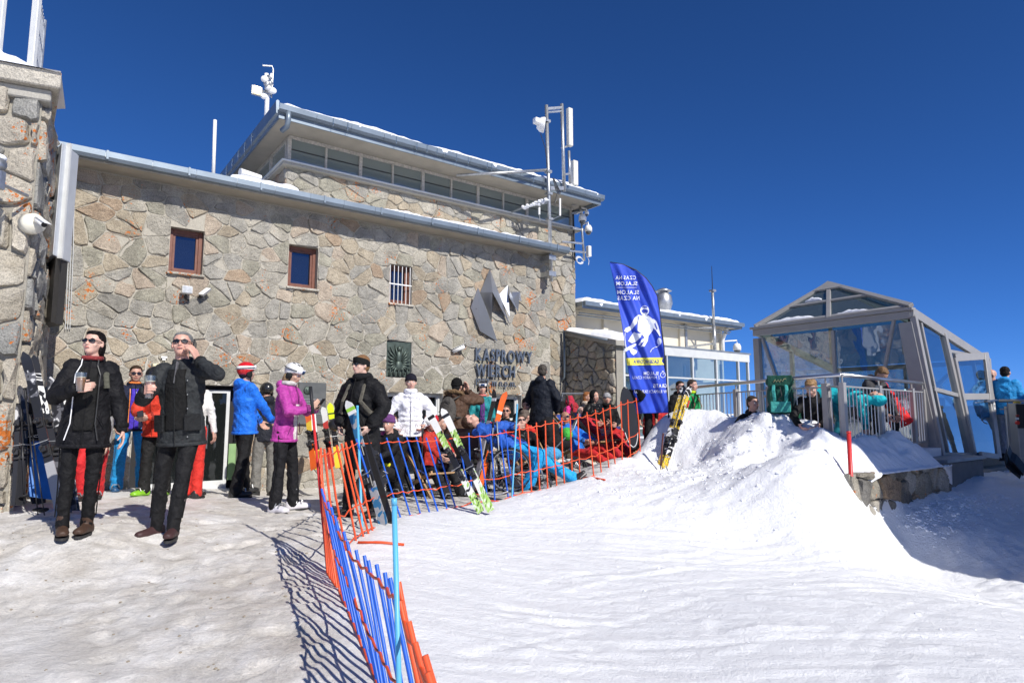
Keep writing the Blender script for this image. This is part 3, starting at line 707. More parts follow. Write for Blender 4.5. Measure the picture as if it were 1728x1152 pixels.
# ------------------------------------------------------------------ lettering and folded steel emblem
M_SIGN = simple('sign_grey_blue', (.11, .135, .18), .45, .3, var=.08, vscale=8, bmp=.03)
def glyph(ch, size, ext, M, bold=.0, res=3, bev=0):
    c = bpy.data.curves.new('glyph', 'FONT'); c.body = ch; c.size = size; c.extrude = ext; c.offset = bold; c.resolution_u = res
    o = bpy.data.objects.new('glyph_tmp', c); col.objects.link(o)
    bpy.context.view_layer.update()
    me = bpy.data.meshes.new_from_object(o.evaluated_get(bpy.context.evaluated_depsgraph_get()))
    vs = [tuple(v.co) for v in me.vertices]; fs = [tuple(p.vertices) for p in me.polygons]
    bpy.data.objects.remove(o); bpy.data.meshes.remove(me); bpy.data.curves.remove(c)
    return vs, fs
GC = {}
def glyph_c(ch, bold=.0, ext=.0):
    k = (ch, bold, ext)
    if k not in GC: GC[k] = glyph(ch, 1.0, ext, None, bold)
    return GC[k]
def text_geo(txt, x0, x1, z0, capz, bold=.02, ext=.04, gap=.12, sp=.3):
    """list of (char, verts(x,d,z), faces) spread from x0 to x1, cap height capz on baseline z0"""
    items = []; x = 0
    for ch in txt:
        if ch == ' ': x += sp; items.append(None); continue
        vs, fs = glyph_c(ch, bold, ext)
        lo = min(v[0] for v in vs); hi = max(v[0] for v in vs)
        items.append((ch, vs, fs, x - lo)); x += hi - lo + gap
    W_ = x - gap; H = max(v[1] for v in glyph_c('H', bold, ext)[0]); kx = (x1 - x0) / W_; kz = capz / H
    return [(it[0], [(x0 + (v[0] + it[3]) * kx, v[2], z0 + v[1] * kz) for v in it[1]], it[2]) for it in items if it]
sgn = thing('station_sign', 'raised grey-blue mountain-station lettering on the stone wall with altitude line below', 'sign', (7.75, NW, 1.8), 'b')
def wall_text(txt, xa, xb, zb, cz, bold, dep, parent, n=NW, std=.055, mat=M_SIGN):
    for ch, vs, fs in text_geo(txt, xa, xb, zb, cz, bold, .5):
        mb = MB(); mb.add([(v[0], n - std - dep * (v[1] + .5), v[2]) for v in vs], fs); part('letter', mb, mat, parent)
zK = onw(799, 609, NW)[1]
wall_text('KASPROWY', 7.76, 9.37, 2.33, .27, .028, .04, sgn)
wall_text('WIERCH', 7.77, 8.86, 1.975, .27, .028, .04, sgn)
wall_text('1987 m n.p.m.', 7.78, 8.9, 1.755, .165, .012, .03, sgn)
M_FOLD = simple('folded_steel_sheet', (.40, .42, .46), .3, .7, var=.05, vscale=2, bmp=.02)
emb = thing('steel_emblem', 'folded steel emblem of jagged peaks on the stone wall above the lettering', 'emblem', (8.2, NW, 2.9), 'b')
def ez(zx, zy, dep):
    s, z = onw(620 + zx / 4.113, 420 + zy / 4.113, NW - dep); return (s, NW - dep, z)
facets = [[(768, 268, .28), (718, 405, .06), (783, 570, .10)], [(768, 268, .28), (783, 570, .10), (903, 642, .06), (835, 440, .2)],
          [(850, 140, .12), (785, 300, .05), (862, 508, .05), (868, 300, .30)], [(850, 140, .12), (868, 300, .30), (990, 525, .08), (930, 350, .1)],
          [(975, 250, .1), (912, 318, .04), (988, 470, .22)], [(975, 250, .1), (988, 340, .26), (1047, 437, .08)],
          [(1000, 298, .05), (1058, 298, .2), (1047, 437, .08), (1010, 350, .12)], [(1058, 298, .2), (1070, 368, .05), (1050, 345, .14)]]
for f in facets:
    P = [ez(*p) for p in f]; g = MB(); g.prism(P, (0, .012, 0)); fixn(part('facet', g, M_FOLD, emb))
g = MB()
for f in facets:
    c = [sum(ez(*p)[k] for p in f) / len(f) for k in range(3)]; g.path([c, (c[0], NW + .02, c[2])], .012, 6)
part('standoff', g, M_DARK, emb)

# ------------------------------------------------------------------ tower behind the wing
NT = 12.6; TL, TR = 3.72, 11.53; ZS = 6.15; ZF = 6.74
tw = thing('station_tower', 'taller stone block with glazed top storey and overhanging snow roof', 'building', (TL, NT, 0), 'b')
g = MB(); panel(g, TL, TR, 5.0, ZS - .02, [], NT, .3); panel(g, 10.0, TR, -1, 5.0, [], NT, .3)
g.add([(TL, NT, 4.8), (TL, NT + 6, 4.8), (TL, NT + 6, ZS - .02), (TL, NT, ZS - .02)], [(3, 2, 1, 0)])
g.add([(TR, NT, -1), (TR, NT + 6, -1), (TR, NT + 6, ZS - .02), (TR, NT, ZS - .02)], [(0, 1, 2, 3)])
g.add([(TL, NT + 6, -1), (TR, NT + 6, -1), (TR, NT + 6, ZS - .02), (TL, NT + 6, ZS - .02)], [(3, 2, 1, 0)])
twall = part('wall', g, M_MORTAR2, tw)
rg = random.Random(5)
cl1 = [c for c in cells(TL, TR, 5.2, ZS - .03, .30, .21, [], rg)]
masonry(twall, cl1, lambda x, d, z: (x, NT - d, z),   .007, .024, rg, 200)
cl2 = cells(10.02, TR, -.4, 5.2, .29, .25, [], rg); masonry(twall, cl2, lambda x, d, z: (x, NT - d, z),   .007, .024, rg, 90)
cl3 = cells(NT, NT + 3, 5.2, ZS - .03, .30, .21, [], rg); masonry(twall, cl3, lambda x, d, z: (TL - d, x, z),   .007, .024, rg, 10)
g = MB(); g.box(TL - .12, TR + .1, NT - .14, NT + .12, ZS - .06, ZS + .0); g.box(TL - .12, TL + .12, NT + .122, NT + 6, ZS - .06, ZS); bevel(part('sill_course', g, M_CONC, tw), .01)
g = MB(); g.box(TL - .15, TR + .12, NT - .17, NT + .1, ZS + .002, ZS + .03); g.box(TL - .15, TL + .1, NT + .102, NT + 6, ZS + .002, ZS + .03); part('sill_flashing', g, M_ALUW, tw)
bays = 10; bw = (TR - .15 - TL) / bays
M_FRAMEW = simple('chalky_steel_frame', (.50, .47, .42), .6, .1, var=.25, vscale=25)
g = MB(); g.box(TL + .02, TR - .1, NT + .02, NT + .08, ZF - .03, ZF + .04); g.box(TL + .02, TR - .1, NT + .02, NT + .08, ZS + .031, ZS + .06); part('band_rail', g, M_FRAMEW, tw)
g = MB(); g.box(TL + .02, TL + .08, NT + .081, NT + 5.8, ZF - .03, ZF + .04); g.box(TL + .02, TL + .08, NT + .081, NT + 5.8, ZS + .031, ZS + .06); part('band_rail', g, M_FRAMEW, tw)
M_DIM = simple('dim_room_wall', (.34, .36, .34), .9)
for i in range(bays):
    a = TL + .04 + i * bw; b = a + bw
    m_ = MB(); wd = .07 if i % 2 == 0 else .04; m_.box(a - wd / 2, a + wd / 2, NT + .0, NT + .085, ZS + .06, ZF - .03)
    f = part('window', m_, M_FRAMEW, tw)
    p = MB(); p.add([(a + wd / 2, NT + .05, ZS + .06), (b - .02, NT + .05, ZS + .06), (b - .02, NT + .05, ZF - .03), (a + wd / 2, NT + .05, ZF - .03)], [(0, 1, 2, 3)]); part('pane', p, M_GLASSD, f)
    p = MB(); p.box(a + wd / 2, b - .02, NT + .03, NT + .06, (ZS + ZF) / 2 + .04, (ZS + ZF) / 2 + .055); part('transom', p, M_DARK, f)
for i in range(5):
    a = NT + .15 + i * 1.1; m_ = MB(); m_.box(TL, TL + .08, a - .03, a + .03, ZS + .06, ZF - .03); f = part('window', m_, M_FRAMEW, tw)
    p = MB(); p.add([(TL + .05, a + .03, ZS + .06), (TL + .05, a + 1.07, ZS + .06), (TL + .05, a + 1.07, ZF - .03), (TL + .05, a + .03, ZF - .03)], [(0, 1, 2, 3)]); part('pane', p, M_GLASSD, f)
g = MB(); g.box(TR - .12, TR - .04, NT + .0, NT + .1, ZS + .03, ZF + .03); part('corner_post', g, M_FRAMEW, tw)
g = MB(); g.box(TL + .6, TR - .2, NT + .9, NT + 1.0, ZS - .2, ZF + .02); g.box(TL + .6, TL + .7, NT + 1.0, NT + 5.5, ZS - .2, ZF + .02); g.box(TL + .1, TR - .1, NT + .1, NT + 5.9, ZS - .03, ZS - .01); part('inner_wall', g, M_DIM, tw)
OV = .85; SL, SR_ = 3.28, 11.72; NB = NT + 7.0
g = MB(); g.box(SL + .04, SR_ - .04, NT - OV + .04, NB, ZF + .045, ZF + .08); part('soffit', g, M_SOFFIT, tw)
g = MB(); g.box(SL, SR_, NT - OV, NT - OV + .03, ZF - .07, ZF + .12); g.box(SL, SL + .03, NT - OV + .031, NB, ZF - .07, ZF + .16); g.box(SR_ - .03, SR_, NT - OV + .031, NB, ZF - .07, ZF + .16); part('fascia', g, M_ZINC, tw)
g = MB(); k = 12
for i in range(k):
    a = SL - .02 + i * (SR_ - SL + .06) / k; b = a + (SR_ - SL + .06) / k - .006
    pr = [(0, .03), (-.06, .03), (-.11, .07), (-.12, .17), (-.105, .17), (-.09, .09), (-.05, .05), (0, .05)]
    g.loft([[(s, NT - OV + p[0], ZF + p[1]) for p in pr] for s in (a, b)])
part('gutter', g, M_ZINC, tw)
g = MB(); k = 6
for i in range(k):
    a = NT - OV + i * (7.8) / k; b = a + 7.8 / k - .008
    pr = [(0, .0), (-.05, .02), (-.06, .25), (-.03, .28), (0, .26)]
    g.loft([[(SL + p[0], n_, ZF + p[1]) for p in pr] for n_ in (a, b)])
part('verge_sheet', g, M_ZINC, tw)
g = MB(); g.box(SL + .03, SR_ - .03, NT - OV + .032, NB, ZF + .082, ZF + .2); part('roof', g, M_ZINCD, tw)
g = MB(); s_, z_ = SL + .16, ZF; g.path([(s_, NT - OV - .06, z_ + .1), (s_, NT - OV - .06, z_ - .12), (s_ - .0, NT - OV + .0, z_ - .2), (s_ - .06, NT - OV + .12, z_ - .26)], .05, 14); part('downpipe', g, M_ZINC, tw, True)
snow_slab('roof_snow', SL + .02, SR_ - .02, NT - OV - .1, NB, lambda s, n: ZF + .17, lambda s, n: .12 + .05 * max(0, 1 - abs(s - 9.5) / 2), tw, seed=9, drop=.05)
snow_slab('roof_snow', SL - .05, SL + .35, NT + 1.2, NB, lambda s, n: ZF + .2, .14, tw, seed=19, drop=.08)
rg = random.Random(3)
for px in (560, 585, 668, 703, 720, 737, 752, 770, 790, 822, 829, 858, 900):
    s, z = onw(px, 262, NT - OV - .11); L = rg.uniform(.14, .26); g = MB()
    g.path([(s, NT - OV - .115, ZF + .16), (s + .004, NT - OV - .115, ZF + .06), (s, NT - OV - .115, ZF + .15 - L * 1.3)], [.016, .011, .002], 7)
    part('icicle', g, glass_mat('ice', (.9, .95, 1), .25) if 'ice' not in bpy.data.materials else bpy.data.materials['ice'], tw, True)
for k in range(7):
    g = MB(); n_ = NT + .8 + k * .55; L = rg.uniform(.12, .3); g.path([(SL - .06, n_, ZF + .2), (SL - .07, n_, ZF + .1), (SL - .06, n_, ZF + .12 - L)], [.03, .02, .003], 7); part('icicle', g, bpy.data.materials['ice'], tw, True)

# ------------------------------------------------------------------ annex wall, low glazed building
SA = 11.174; NG = 10.8; ZTER = .6
an = thing('stone_annex', 'shaded rough stone porch wall with snow on its small flat roof', 'annex', (SA, NG, 0), 'b')
g = MB(); g.add([(SA, NT, -1), (SA, NG, -1), (SA, NG, 2.80), (SA, NT, 3.2)], [(0, 1, 2, 3)])
g.box(SA + .01, SA + .24, NG - .02, NG + .3, -1, 2.78)
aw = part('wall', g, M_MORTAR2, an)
rg = random.Random(21)
cl = cells(NG, NT - .04, -.1, 3.15, .26, .21, [], rg)
cl = [c for c in cl if c[0][1] < 2.85 + (c[0][0] - NG) * .22]
masonry(aw, cl, lambda x, d, z: (SA - d, x, z), .012, .06, rg, 140)
def zr(n): return 2.80 + (n - NG) * .226
g = MB()
g.prism([(SA - .12, NG - .15, zr(NG - .15)), (SA - .12, NT - .02, zr(NT)), (SA - .12, NT - .02, zr(NT) + .14), (SA - .12, NG - .15, zr(NG - .15) + .14)], (1.0, 0, 0)); fixn(bevel(part('roof', g, M_CONC, an), .01))
snow_slab('roof_snow', SA - .08, SA + .85, NG - .14, NG + .8, lambda s, n: zr(n) + .14, .16, an, seed=31)
snow_slab('roof_snow', SA - .08, SA + .6, NG + 1.05, NT - .1, lambda s, n: zr(n) + .14, .1, an, seed=33)
g = MB(); g.path([(SA - .17, NT - .12, 3.32), (SA - .17, NT - .12, 2.1), (SA - .17, NT - .04, 2.0)], .03, 10); g.path([(SA - .17, NT - .12, 3.3), (SA - .17, NG + .1, 2.92)], .028, 10); part('downpipe', g, M_ZINC, an, True)

lb = thing('glazed_station_building', 'low cream building with snowy roof and a glass front veranda on the terrace', 'building', (11.45, NG, ZTER), 'b')
SE = 16.75; ZV = 2.86
g = MB(); g.box(SA + .25, SE + .02, NG - .03, NG + .09, 2.64, ZV); bevel(part('veranda_beam', g, M_ALUW, lb), .008)
g = MB(); g.box(SA + .25, SE + .1, NG - .03, 12.88, ZV + .001, ZV + .05); part('veranda_roof', g, M_ZINCD, lb)
snow_slab('roof_snow', 11.5, SE, NG + .3, 12.8, lambda s, n: ZV + .05, .05, lb, seed=41)
mul = [(11.46, .07), (12.94, .09), (13.07, .04), (14.137, .05), (15.19, .05), (16.234, .05), (SE - .03, .05)]
for i, (s, w_) in enumerate(mul):
    m_ = MB(); m_.box(s - w_ / 2, s + w_ / 2, NG - .02, NG + .06, 0.2, 2.64); f = part('window', m_, M_ALUW, lb)
    if i < len(mul) - 1 and i != 1:
        e = mul[i + 1][0] - mul[i + 1][1] / 2; a = s + w_ / 2
        for (z0, z1) in ((2.1, 2.64), (1.13 if i else .8, 2.06), (.3, 1.09 if i else .76)):
            p = MB(); p.add([(a, NG + .02, z0), (e, NG + .02, z0), (e, NG + .02, z1), (a, NG + .02, z1)], [(0, 1, 2, 3)]); part('pane', p, M_GLASS, f)
        p = MB(); p.box(a, e, NG - .0, NG + .045, 2.06, 2.1); p.box(a, e, NG, NG + .045, 1.09 if i else .76, 1.13 if i else .8); part('transom', p, M_ALUW, f)
g = MB(); g.box(SE - .06, SE, 12.7, 12.78, .2, 2.64); g.box(SE - .05, SE, NG + .1, 12.69, 2.06, 2.1); part('end_frame', g, M_ALUW, lb)
g = MB(); g.box(SE - .06, SE, 11.7, 11.76, .2, 2.64); part('end_frame', g, M_ALUW, lb)
g = MB()
for s in (13.6, 14.7, 15.7): g.box(s, s + .06, 12.3, 12.36, .4, 2.6)
g.box(12.2, 16.6, 12.31, 12.35, 2.1, 2.16); part('frame_reflection', g, M_ALUW, lb)  # pale bars stand in for the frames reflected in the veranda glass
g = MB(); g.box(TR + .0, 18.55, 12.9, 17, .2, 4.0); part('wall', g, M_CREAM, lb)
for (a, b) in ((12.82, 13.0), (16.2, 16.42), (17.85, 18.0), (11.6, 11.66)): g = MB(); g.box(a, b, 12.82, 12.9, ZV + .06, 3.9); part('pilaster', g, M_CREAM, lb)
g = MB(); g.box(11.56, 18.85, 12.38, 17.4, 4.0, 4.03); part('soffit', g, M_SOFFIT, lb)
g = MB(); g.box(11.56, 18.87, 12.35, 12.38, 3.96, 4.14); g.box(18.85, 18.88, 12.381, 17.4, 3.96, 4.16); part('fascia', g, M_ZINC, lb)
g = MB(); k = 10
for i in range(k):
    a = 11.58 + i * 7.3 / k; b = a + 7.3 / k - .008
    g.box(a, b, 12.25, 12.345, 4.03, 4.15)
part('gutter', g, M_ZINC, lb)
g = MB(); g.box(11.56, 18.85, 12.381, 17.4, 4.031, 4.14); part('roof', g, M_ZINCD, lb)
g = MB(); g.path([(11.62, 12.55, 3.86), (18.5, 12.55, 3.86)], .02, 8); g.path([(11.62, 12.6, 3.80), (18.5, 12.6, 3.80)], .02, 8); part('eaves_rail', g, M_ZINCD, lb)
g = MB(); g.path([(18.4, 12.6, 4.0), (18.4, 12.7, 3.8), (18.4, 12.8, 3.6), (18.4, 12.8, 2.9)], .06, 12); part('downpipe', g, M_WHITEP, lb, True)
snow_slab('roof_snow', 11.58, 18.8, 12.27, 17.4, lambda s, n: 4.13, .15, lb, seed=51, ds=.1)
# roof cowl
s, z = onw(1120, 522, 13.6); cw = thing('roof_cowl', 'round galvanised ventilation cowl on the low snowy roof', 'vent', (s, 13.6, 4.14), 'b')
k = 13.6 * .0 + (onw(1130, 500, 13.6)[0] - onw(1110, 500, 13.6)[0]) / 2
ztop = onw(1120, 487, 13.6)[1]
g = MB(); H = ztop - 4.14; g.lathe((s, 13.6, 4.14), [(k * .5, 0), (k * .62, H * .2), (k * .88, H * .45), (k, H * .55), (k * .86, H * .78), (k * .62, H * .84), (k * .6, H * .86)], 24); part('body', g, M_GALV, cw, True)
g = MB(); g.lathe((s, 13.6, 4.14), [(k * .8, H * .9), (k * .95, H * .92), (k * .4, H * .99), (.01, H * 1.02)], 24); part('cap', g, M_GALV, cw, True)
g = MB(); 
for a in range(4): g.path([(s + k * .55 * math.cos(a * 1.57), 13.6 + k * .55 * math.sin(a * 1.57), 4.14 + H * .84), (s + k * .7 * math.cos(a * 1.57), 13.6 + k * .7 * math.sin(a * 1.57), 4.14 + H * .92)], .012, 6)
part('strut', g, M_GALV, cw)
# whip aerial on the low building
nA = 12.2; sA_, zb_ = onw(1206, 590, nA); _, zt = onw(1197, 448, nA); _, zm = onw(1200, 490, nA); _, zj = onw(1203, 550, nA)
ae = thing('whip_aerial', 'tall thin whip aerial clamped to the cream building', 'aerial', (sA_, nA, zb_), 'b')
g = MB(); g.path([(sA_, nA, zb_), (sA_, nA, zj)], .06, 10); g.path([(sA_, nA, zj), (sA_, nA, zm)], .045, 10); part('mast', g, M_GALV, ae, True)
g = MB(); g.path([(sA_, nA, zm), (sA_, nA, zt)], [.016, .008], 6); part('whip', g, M_DARK, ae)
g = MB(); g.path([(sA_, nA, zb_ + .2), (sA_ - .6, 12.88, zb_ + .1)], .03, 8); g.path([(sA_, nA, zb_ + .7), (sA_ - .6, 12.88, zb_ + .75)], .03, 8); g.box(sA_ - .66, sA_ - .56, 12.8, 12.9, zb_ - .05, zb_ + .95); g.box(sA_ - .08, sA_ + .08, nA - .08, nA + .08, zm - .03, zm + .03); part('bracket', g, M_GALV, ae)
def dome_cam(label, P, r=.07, frame='b', arm=None):
    t = thing('dome_camera', label, 'camera', P, frame); g = MB()
    g.lathe(P, [(.02, r * 1.9), (r * .7, r * 1.7), (r, r * 1.0), (r, 0)], 18); part('housing', g, M_WHITEP, t, True)
    g = MB(); g.ball((P[0], P[1], P[2] - .002), (r * .82, r * .82, r * .9), None, 14, 10); part('dome', g, plain('smoked_dome', (.08, .09, .1), .12), t, True)
    if arm: g = MB(); g.path([(P[0], P[1], P[2] + r * 1.9), (P[0], P[1], P[2] + r * 2.6), arm], .022, 8); part('arm', g, M_WHITEP, t)
    return t
s, z = onw(1244, 591, 12.6); dome_cam('round dome camera at the right end of the cream building', (s, 12.6, z), .13, 'b', (s - .5, 12.9, z + .3))

# ------------------------------------------------------------------ near stone pier at the left edge
C0 = Vector((-5.45, 7.0, 0)); FD = Vector((.91, .414, 0)).normalized(); Qb = B(0.02, NW, 0)
pier = thing('stone_pier_building', 'near stone building corner with lichen spots and snow-covered ledge', 'building', (C0.x, C0.y, 0), 'w')
sdv = (Qb - C0); SDL = sdv.length; sdv.normalize(); FN = Vector((FD.y, -FD.x, 0)); SN = Vector((sdv.y, -sdv.x, 0))
ZP = 4.86
g = MB(); L0 = C0 - FD * 3
g.add([L0 + Vector((0, 0, -1)), C0 + Vector((0, 0, -1)), C0 + Vector((0, 0, ZP)), L0 + Vector((0, 0, ZP))], [(0, 1, 2, 3)])
g.add([C0 + Vector((0, 0, -1)), Qb + Vector((0, 0, -1)), Qb + Vector((0, 0, ZP)), C0 + Vector((0, 0, ZP))], [(0, 1, 2, 3)])
pw = part('wall', g, M_MORTAR2, pier)
rg = random.Random(8)
PST = [stone_mat('pier_granite', (.36, .32, .25), (.50, .46, .38), .45), stone_mat('pier_granite_light', (.42, .38, .31), (.56, .51, .42), .6), stone_mat('pier_granite_grey', (.26, .26, .24), (.40, .39, .36), .4)]
cl = cells(0, 3, -.6, ZP, .55, .34, [], rg, .25, course=True)
masonry(pw, cl, lambda x, d, z: C0 - FD * x + FN * d + Vector((0, 0, z)), .02, .07, rg, 120, [1, 1, .6], mats=PST)
cl = cells(0, SDL - .02, -.6, ZP, .5, .36, [], rg, .3)
masonry(pw, cl, lambda x, d, z: C0 + sdv * x + SN * d + Vector((0, 0, z)), .02, .06, rg, 120, [.5, .3, 1], mats=PST)
def prism_plan(plan, z0, z1): 
    g = MB(); g.prism([Vector((p[0], p[1], z0)) for p in plan], (0, 0, z1 - z0)); return g
ov = .2
pl = [L0 + FN * ov, C0 + FN * ov + SN * ov * 1.0 + FD * .02, Qb + SN * ov - sdv * .3, Qb - sdv * .3 - SN * .3, L0 - SN * .3 + sdv * 2]
g = prism_plan([L0 + FN * ov, C0 + FN * ov + SN * ov, C0 + sdv * 1.2 + SN * .03, C0 + sdv * 2.0 - SN * .02, C0 + sdv * 2.0 - SN * 3, L0 + sdv * 2], ZP + .0, ZP + .2); bevel(fixn(part('ledge', g, M_LEDGE, pier)), .02)
g = prism_plan([L0 + FN * .1, C0 + FN * .1 + SN * .1, C0 + sdv * 1.2 + SN * .02, C0 + sdv * 1.9 - SN * .02, C0 + sdv * 1.9 - SN * 3, L0 + sdv * 2], ZP - .14, ZP - .002); bevel(fixn(part('ledge_course', g, M_CONC, pier)), .015)
# snow heaped on the ledge
g = MB(); vs = []; nu, nv = 40, 16
for j in range(nv + 1):
    for i in range(nu + 1):
        a = i / nu * 2.6 - .12; b = j / nv * 1.9 - .2
        P = C0 - FD * a + sdv * b + FN * .02 + (SN * .05 if b < .9 else SN * -.1)
        e = max(0, min(1, min(i, 12) / 12 * 1.2, (j) / 3)); h = .42 * (1 - math.exp(-a * 2.4 - .3)) * e + .0
        h *= 1 + .25 * N3(Vector((a * 3, b * 3, 1))) + .1 * N3(Vector((a * 12, b * 12, 1)))
        vs.append((P.x, P.y, ZP + .19 + max(0, h)))
g.add(vs, [(j * (nu + 1) + i, j * (nu + 1) + i + 1, (j + 1) * (nu + 1) + i + 1, (j + 1) * (nu + 1) + i) for j in range(nv) for i in range(nu)]); o = part('ledge_snow', g, M_SNOW, pier, True); o['kind'] = 'stuff'
# railing on the pier
rl = thing('roof_railing', 'white frosted railing frame standing in snow on the near stone ledge', 'railing', (C0.x - .3, C0.y + .2, ZP + .2), 'w')
Pp = at(57, 80, 7.25); Pq = at(5, 60, 7.0)
g = MB(); g.box(Pp.x - .05, Pp.x + .03, Pp.y - .03, Pp.y + .03, ZP + .2, ZP + 1.6); bevel(part('post', g, M_ALUW, rl), .006)
g = MB(); g.box(Pq.x - .06, Pq.x - .01, Pq.y - .03, Pq.y + .03, ZP + .2, ZP + 1.6); bevel(part('post', g, M_ALUW, rl), .006)
Pr = Pp + sdv * .9 + Vector((.0, 0, 0)); g = MB(); g.path([(Pr.x, Pr.y, ZP + .2), (Pr.x, Pr.y, ZP + 1.55)], .02, 8); part('post', g, M_GALV, rl)
g = MB()
for k in range(9):
    q = Pp + (Pr - Pp) * (k + 1) / 10; g.path([(q.x, q.y, ZP + .3), (q.x, q.y, ZP + 1.5)], .005, 5)
for k in range(4): g.path([(Pp.x, Pp.y, ZP + .4 + k * .35), (Pr.x, Pr.y, ZP + .4 + k * .35)], .006, 5)
part('wire_infill', g, M_GALV, rl)
# sheet metal duct in the corner
dA, dB, dC = at(88, 238, 8.75), at(105, 240, 8.3), at(120, 236, 8.5); zt_ = dB.z; zb = at(88, 430, 8.3).z
du = thing('metal_duct', 'pale grey sheet-metal duct running down the corner between pier and station wall', 'duct', (dB.x, dB.y, zb), 'w')
plan = [dA, dB, dC, dC + Vector((-.05, .25, 0)), dA + Vector((0, .2, 0))]
bevel(fixn(part('casing', prism_plan(plan, zb, zt_), simple('pale_duct_paint', (.55, .58, .62), .45, .2, var=.05, bmp=.03), du)), .008)
zb2 = at(95, 545, 8.5).z
plan2 = [dA + Vector((.03, .05, 0)), dB + Vector((0, .06, 0)), dC + Vector((-.05, .06, 0)), dC + Vector((-.05, .2, 0)), dA + Vector((.03, .2, 0))]
fixn(part('lower_casing', prism_plan(plan2, zb2, zb - .004), simple('dark_duct_lining', (.04, .038, .036), .6, .1), du))
g = MB(); a_ = dB + (dC - dB) * .62 - Vector((0, .012, 0)); g.box(a_.x, a_.x + .06, a_.y - .01, a_.y + .02, zb - .02, zt_ + .03); part('seam', g, M_ALUW, du)
cx = thing('cable_bundle', 'thin pale cables hanging down the wall beside the metal duct', 'cable', onw(112, 545, NW - .1)[0:1] + (NW - .1, onw(112, 545, NW - .1)[1]), 'b')
g = MB()
for k, px in enumerate((110, 114, 118)):
    a_ = onw(px + 8, 300, NW - .08); b_ = onw(px, 555, NW - .08); g.path([(a_[0], NW - .08, a_[1]), ((a_[0] + b_[0]) / 2 + .01, NW - .1, (a_[1] + b_[1]) / 2), (b_[0], NW - .06, b_[1])], .006, 5)
part('cable', g, M_ALUW, cx)
# camera with round base on the pier corner
Pc = at(66, 378, 6.93); t = thing('security_camera', 'white bullet camera on a round base at the near pier corner', 'camera', Pc, 'w')
g = MB(); g.path([Pc + Vector((-.12, .02, 0)), Pc + Vector((-.02, -.03, 0))], [.12, .11], 20); part('base_disc', g, plain('yellowed_plastic', (.72, .69, .58), .5), t, True)
dv = Vector((.75, -.3, -.45)).normalized(); g = MB(); g.path([Pc + Vector((-.02, -.03, .02)), Pc + Vector((.04, -.06, .03)), Pc + Vector((.06, -.07, -.0))], .014, 8); part('bracket', g, M_WHITEP, t)
hp = Pc + Vector((.07, -.08, -.0)); g = MB(); g.path([hp - dv * .08, hp + dv * .08], .03, 14); part('housing', g, M_WHITEP, t, True)
g = MB(); g.path([hp + dv * .081, hp + dv * .09], .029, 14); part('lens', g, M_BLACK, t)
sx = dv.cross(Vector((0, 0, 1))).normalized(); up = sx.cross(dv); g = MB(); g.prism([hp + dv * a + sx * .037 * b + up * .034 for a, b in ((-.08, -1), (-.08, 1), (.14, 1), (.14, -1))], up * .005); part('sunshade', g, M_WHITEP, t)
Pc = at(2, 275, 6.4); t = thing('pier_floodlight', 'grey floodlight capped with snow at the left edge of the pier', 'floodlight', Pc, 'w')
g = MB(); g.path([Pc + Vector((-.2, .1, 0)), Pc + Vector((.0, -.02, -.02))], [.05, .07], 16); part('housing', g, M_GALV, t, True)
g = MB(); g.box(Pc.x - .08, Pc.x + .03, Pc.y - .02, Pc.y + .04, Pc.z - .28, Pc.z - .09); g.path([Pc + Vector((-.05, .1, -.2)), Pc + Vector((-.05, .45, -.2))], .02); part('bracket', g, M_GALV, t)
g = MB(); g.ball(Pc + Vector((-.09, .04, .07)), (.1, .08, .05)); part('snow_cap', g, M_SNOW, t, True)
# ------------------------------------------------------------------ terrace, retaining wall, snow drift
NR = 3.72
sC = onw(1478, 840, NR)[0]; sWE = onw(1597, 800, NR)[0]
ZWT = onw(1478, 794, NR)[1]
g = MB(); _q = [(8.62, 4.12), (12.1, 4.3), (12.1, 7.75), (17.4, 7.75), (17.4, 12.6), (11.2, 12.6), (11.2, 9.3), (10.92, 8.87), (9.05, 5.5)]
g.prism([(a_, b_, .2) for a_, b_ in _q], (0, 0, ZTER - .22))
o = solo('terrace_floor', g, M_SNOW, 'snow-covered terrace slab behind the railing', 'terrace', (9, NR, 0), 'b', kind='structure')
rw = thing('retaining_wall', 'low rubble retaining wall under the snow bank at the right, partly in shade', 'wall', (sC, NR, -.4), 'b')
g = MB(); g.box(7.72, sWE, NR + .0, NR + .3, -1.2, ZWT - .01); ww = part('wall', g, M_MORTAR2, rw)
rg = random.Random(14)
cl = cells(7.72, sWE, -.75, ZWT - .0, .24, .27, [], rg)
RST = [stone_mat('wet_granite', (.22, .20, .16), (.38, .35, .29), .1), stone_mat('wet_granite_pale', (.34, .31, .26), (.50, .47, .41), .1), stone_mat('wet_granite_brown', (.24, .17, .11), (.38, .29, .2), .0), stone_mat('wet_granite_dark', (.11, .105, .095), (.23, .22, .2), 0)]
masonry(ww, cl, lambda x, d, z: (x, NR - d, z), .008, .05, rg, 200, [1, 1, .6, .6], mats=RST)
g = MB(); g.box(sC + .02, sWE + .3, NR - .09, NR - .0, -.7, -.16); bevel(part('footing', g, M_CONC, rw), .02)
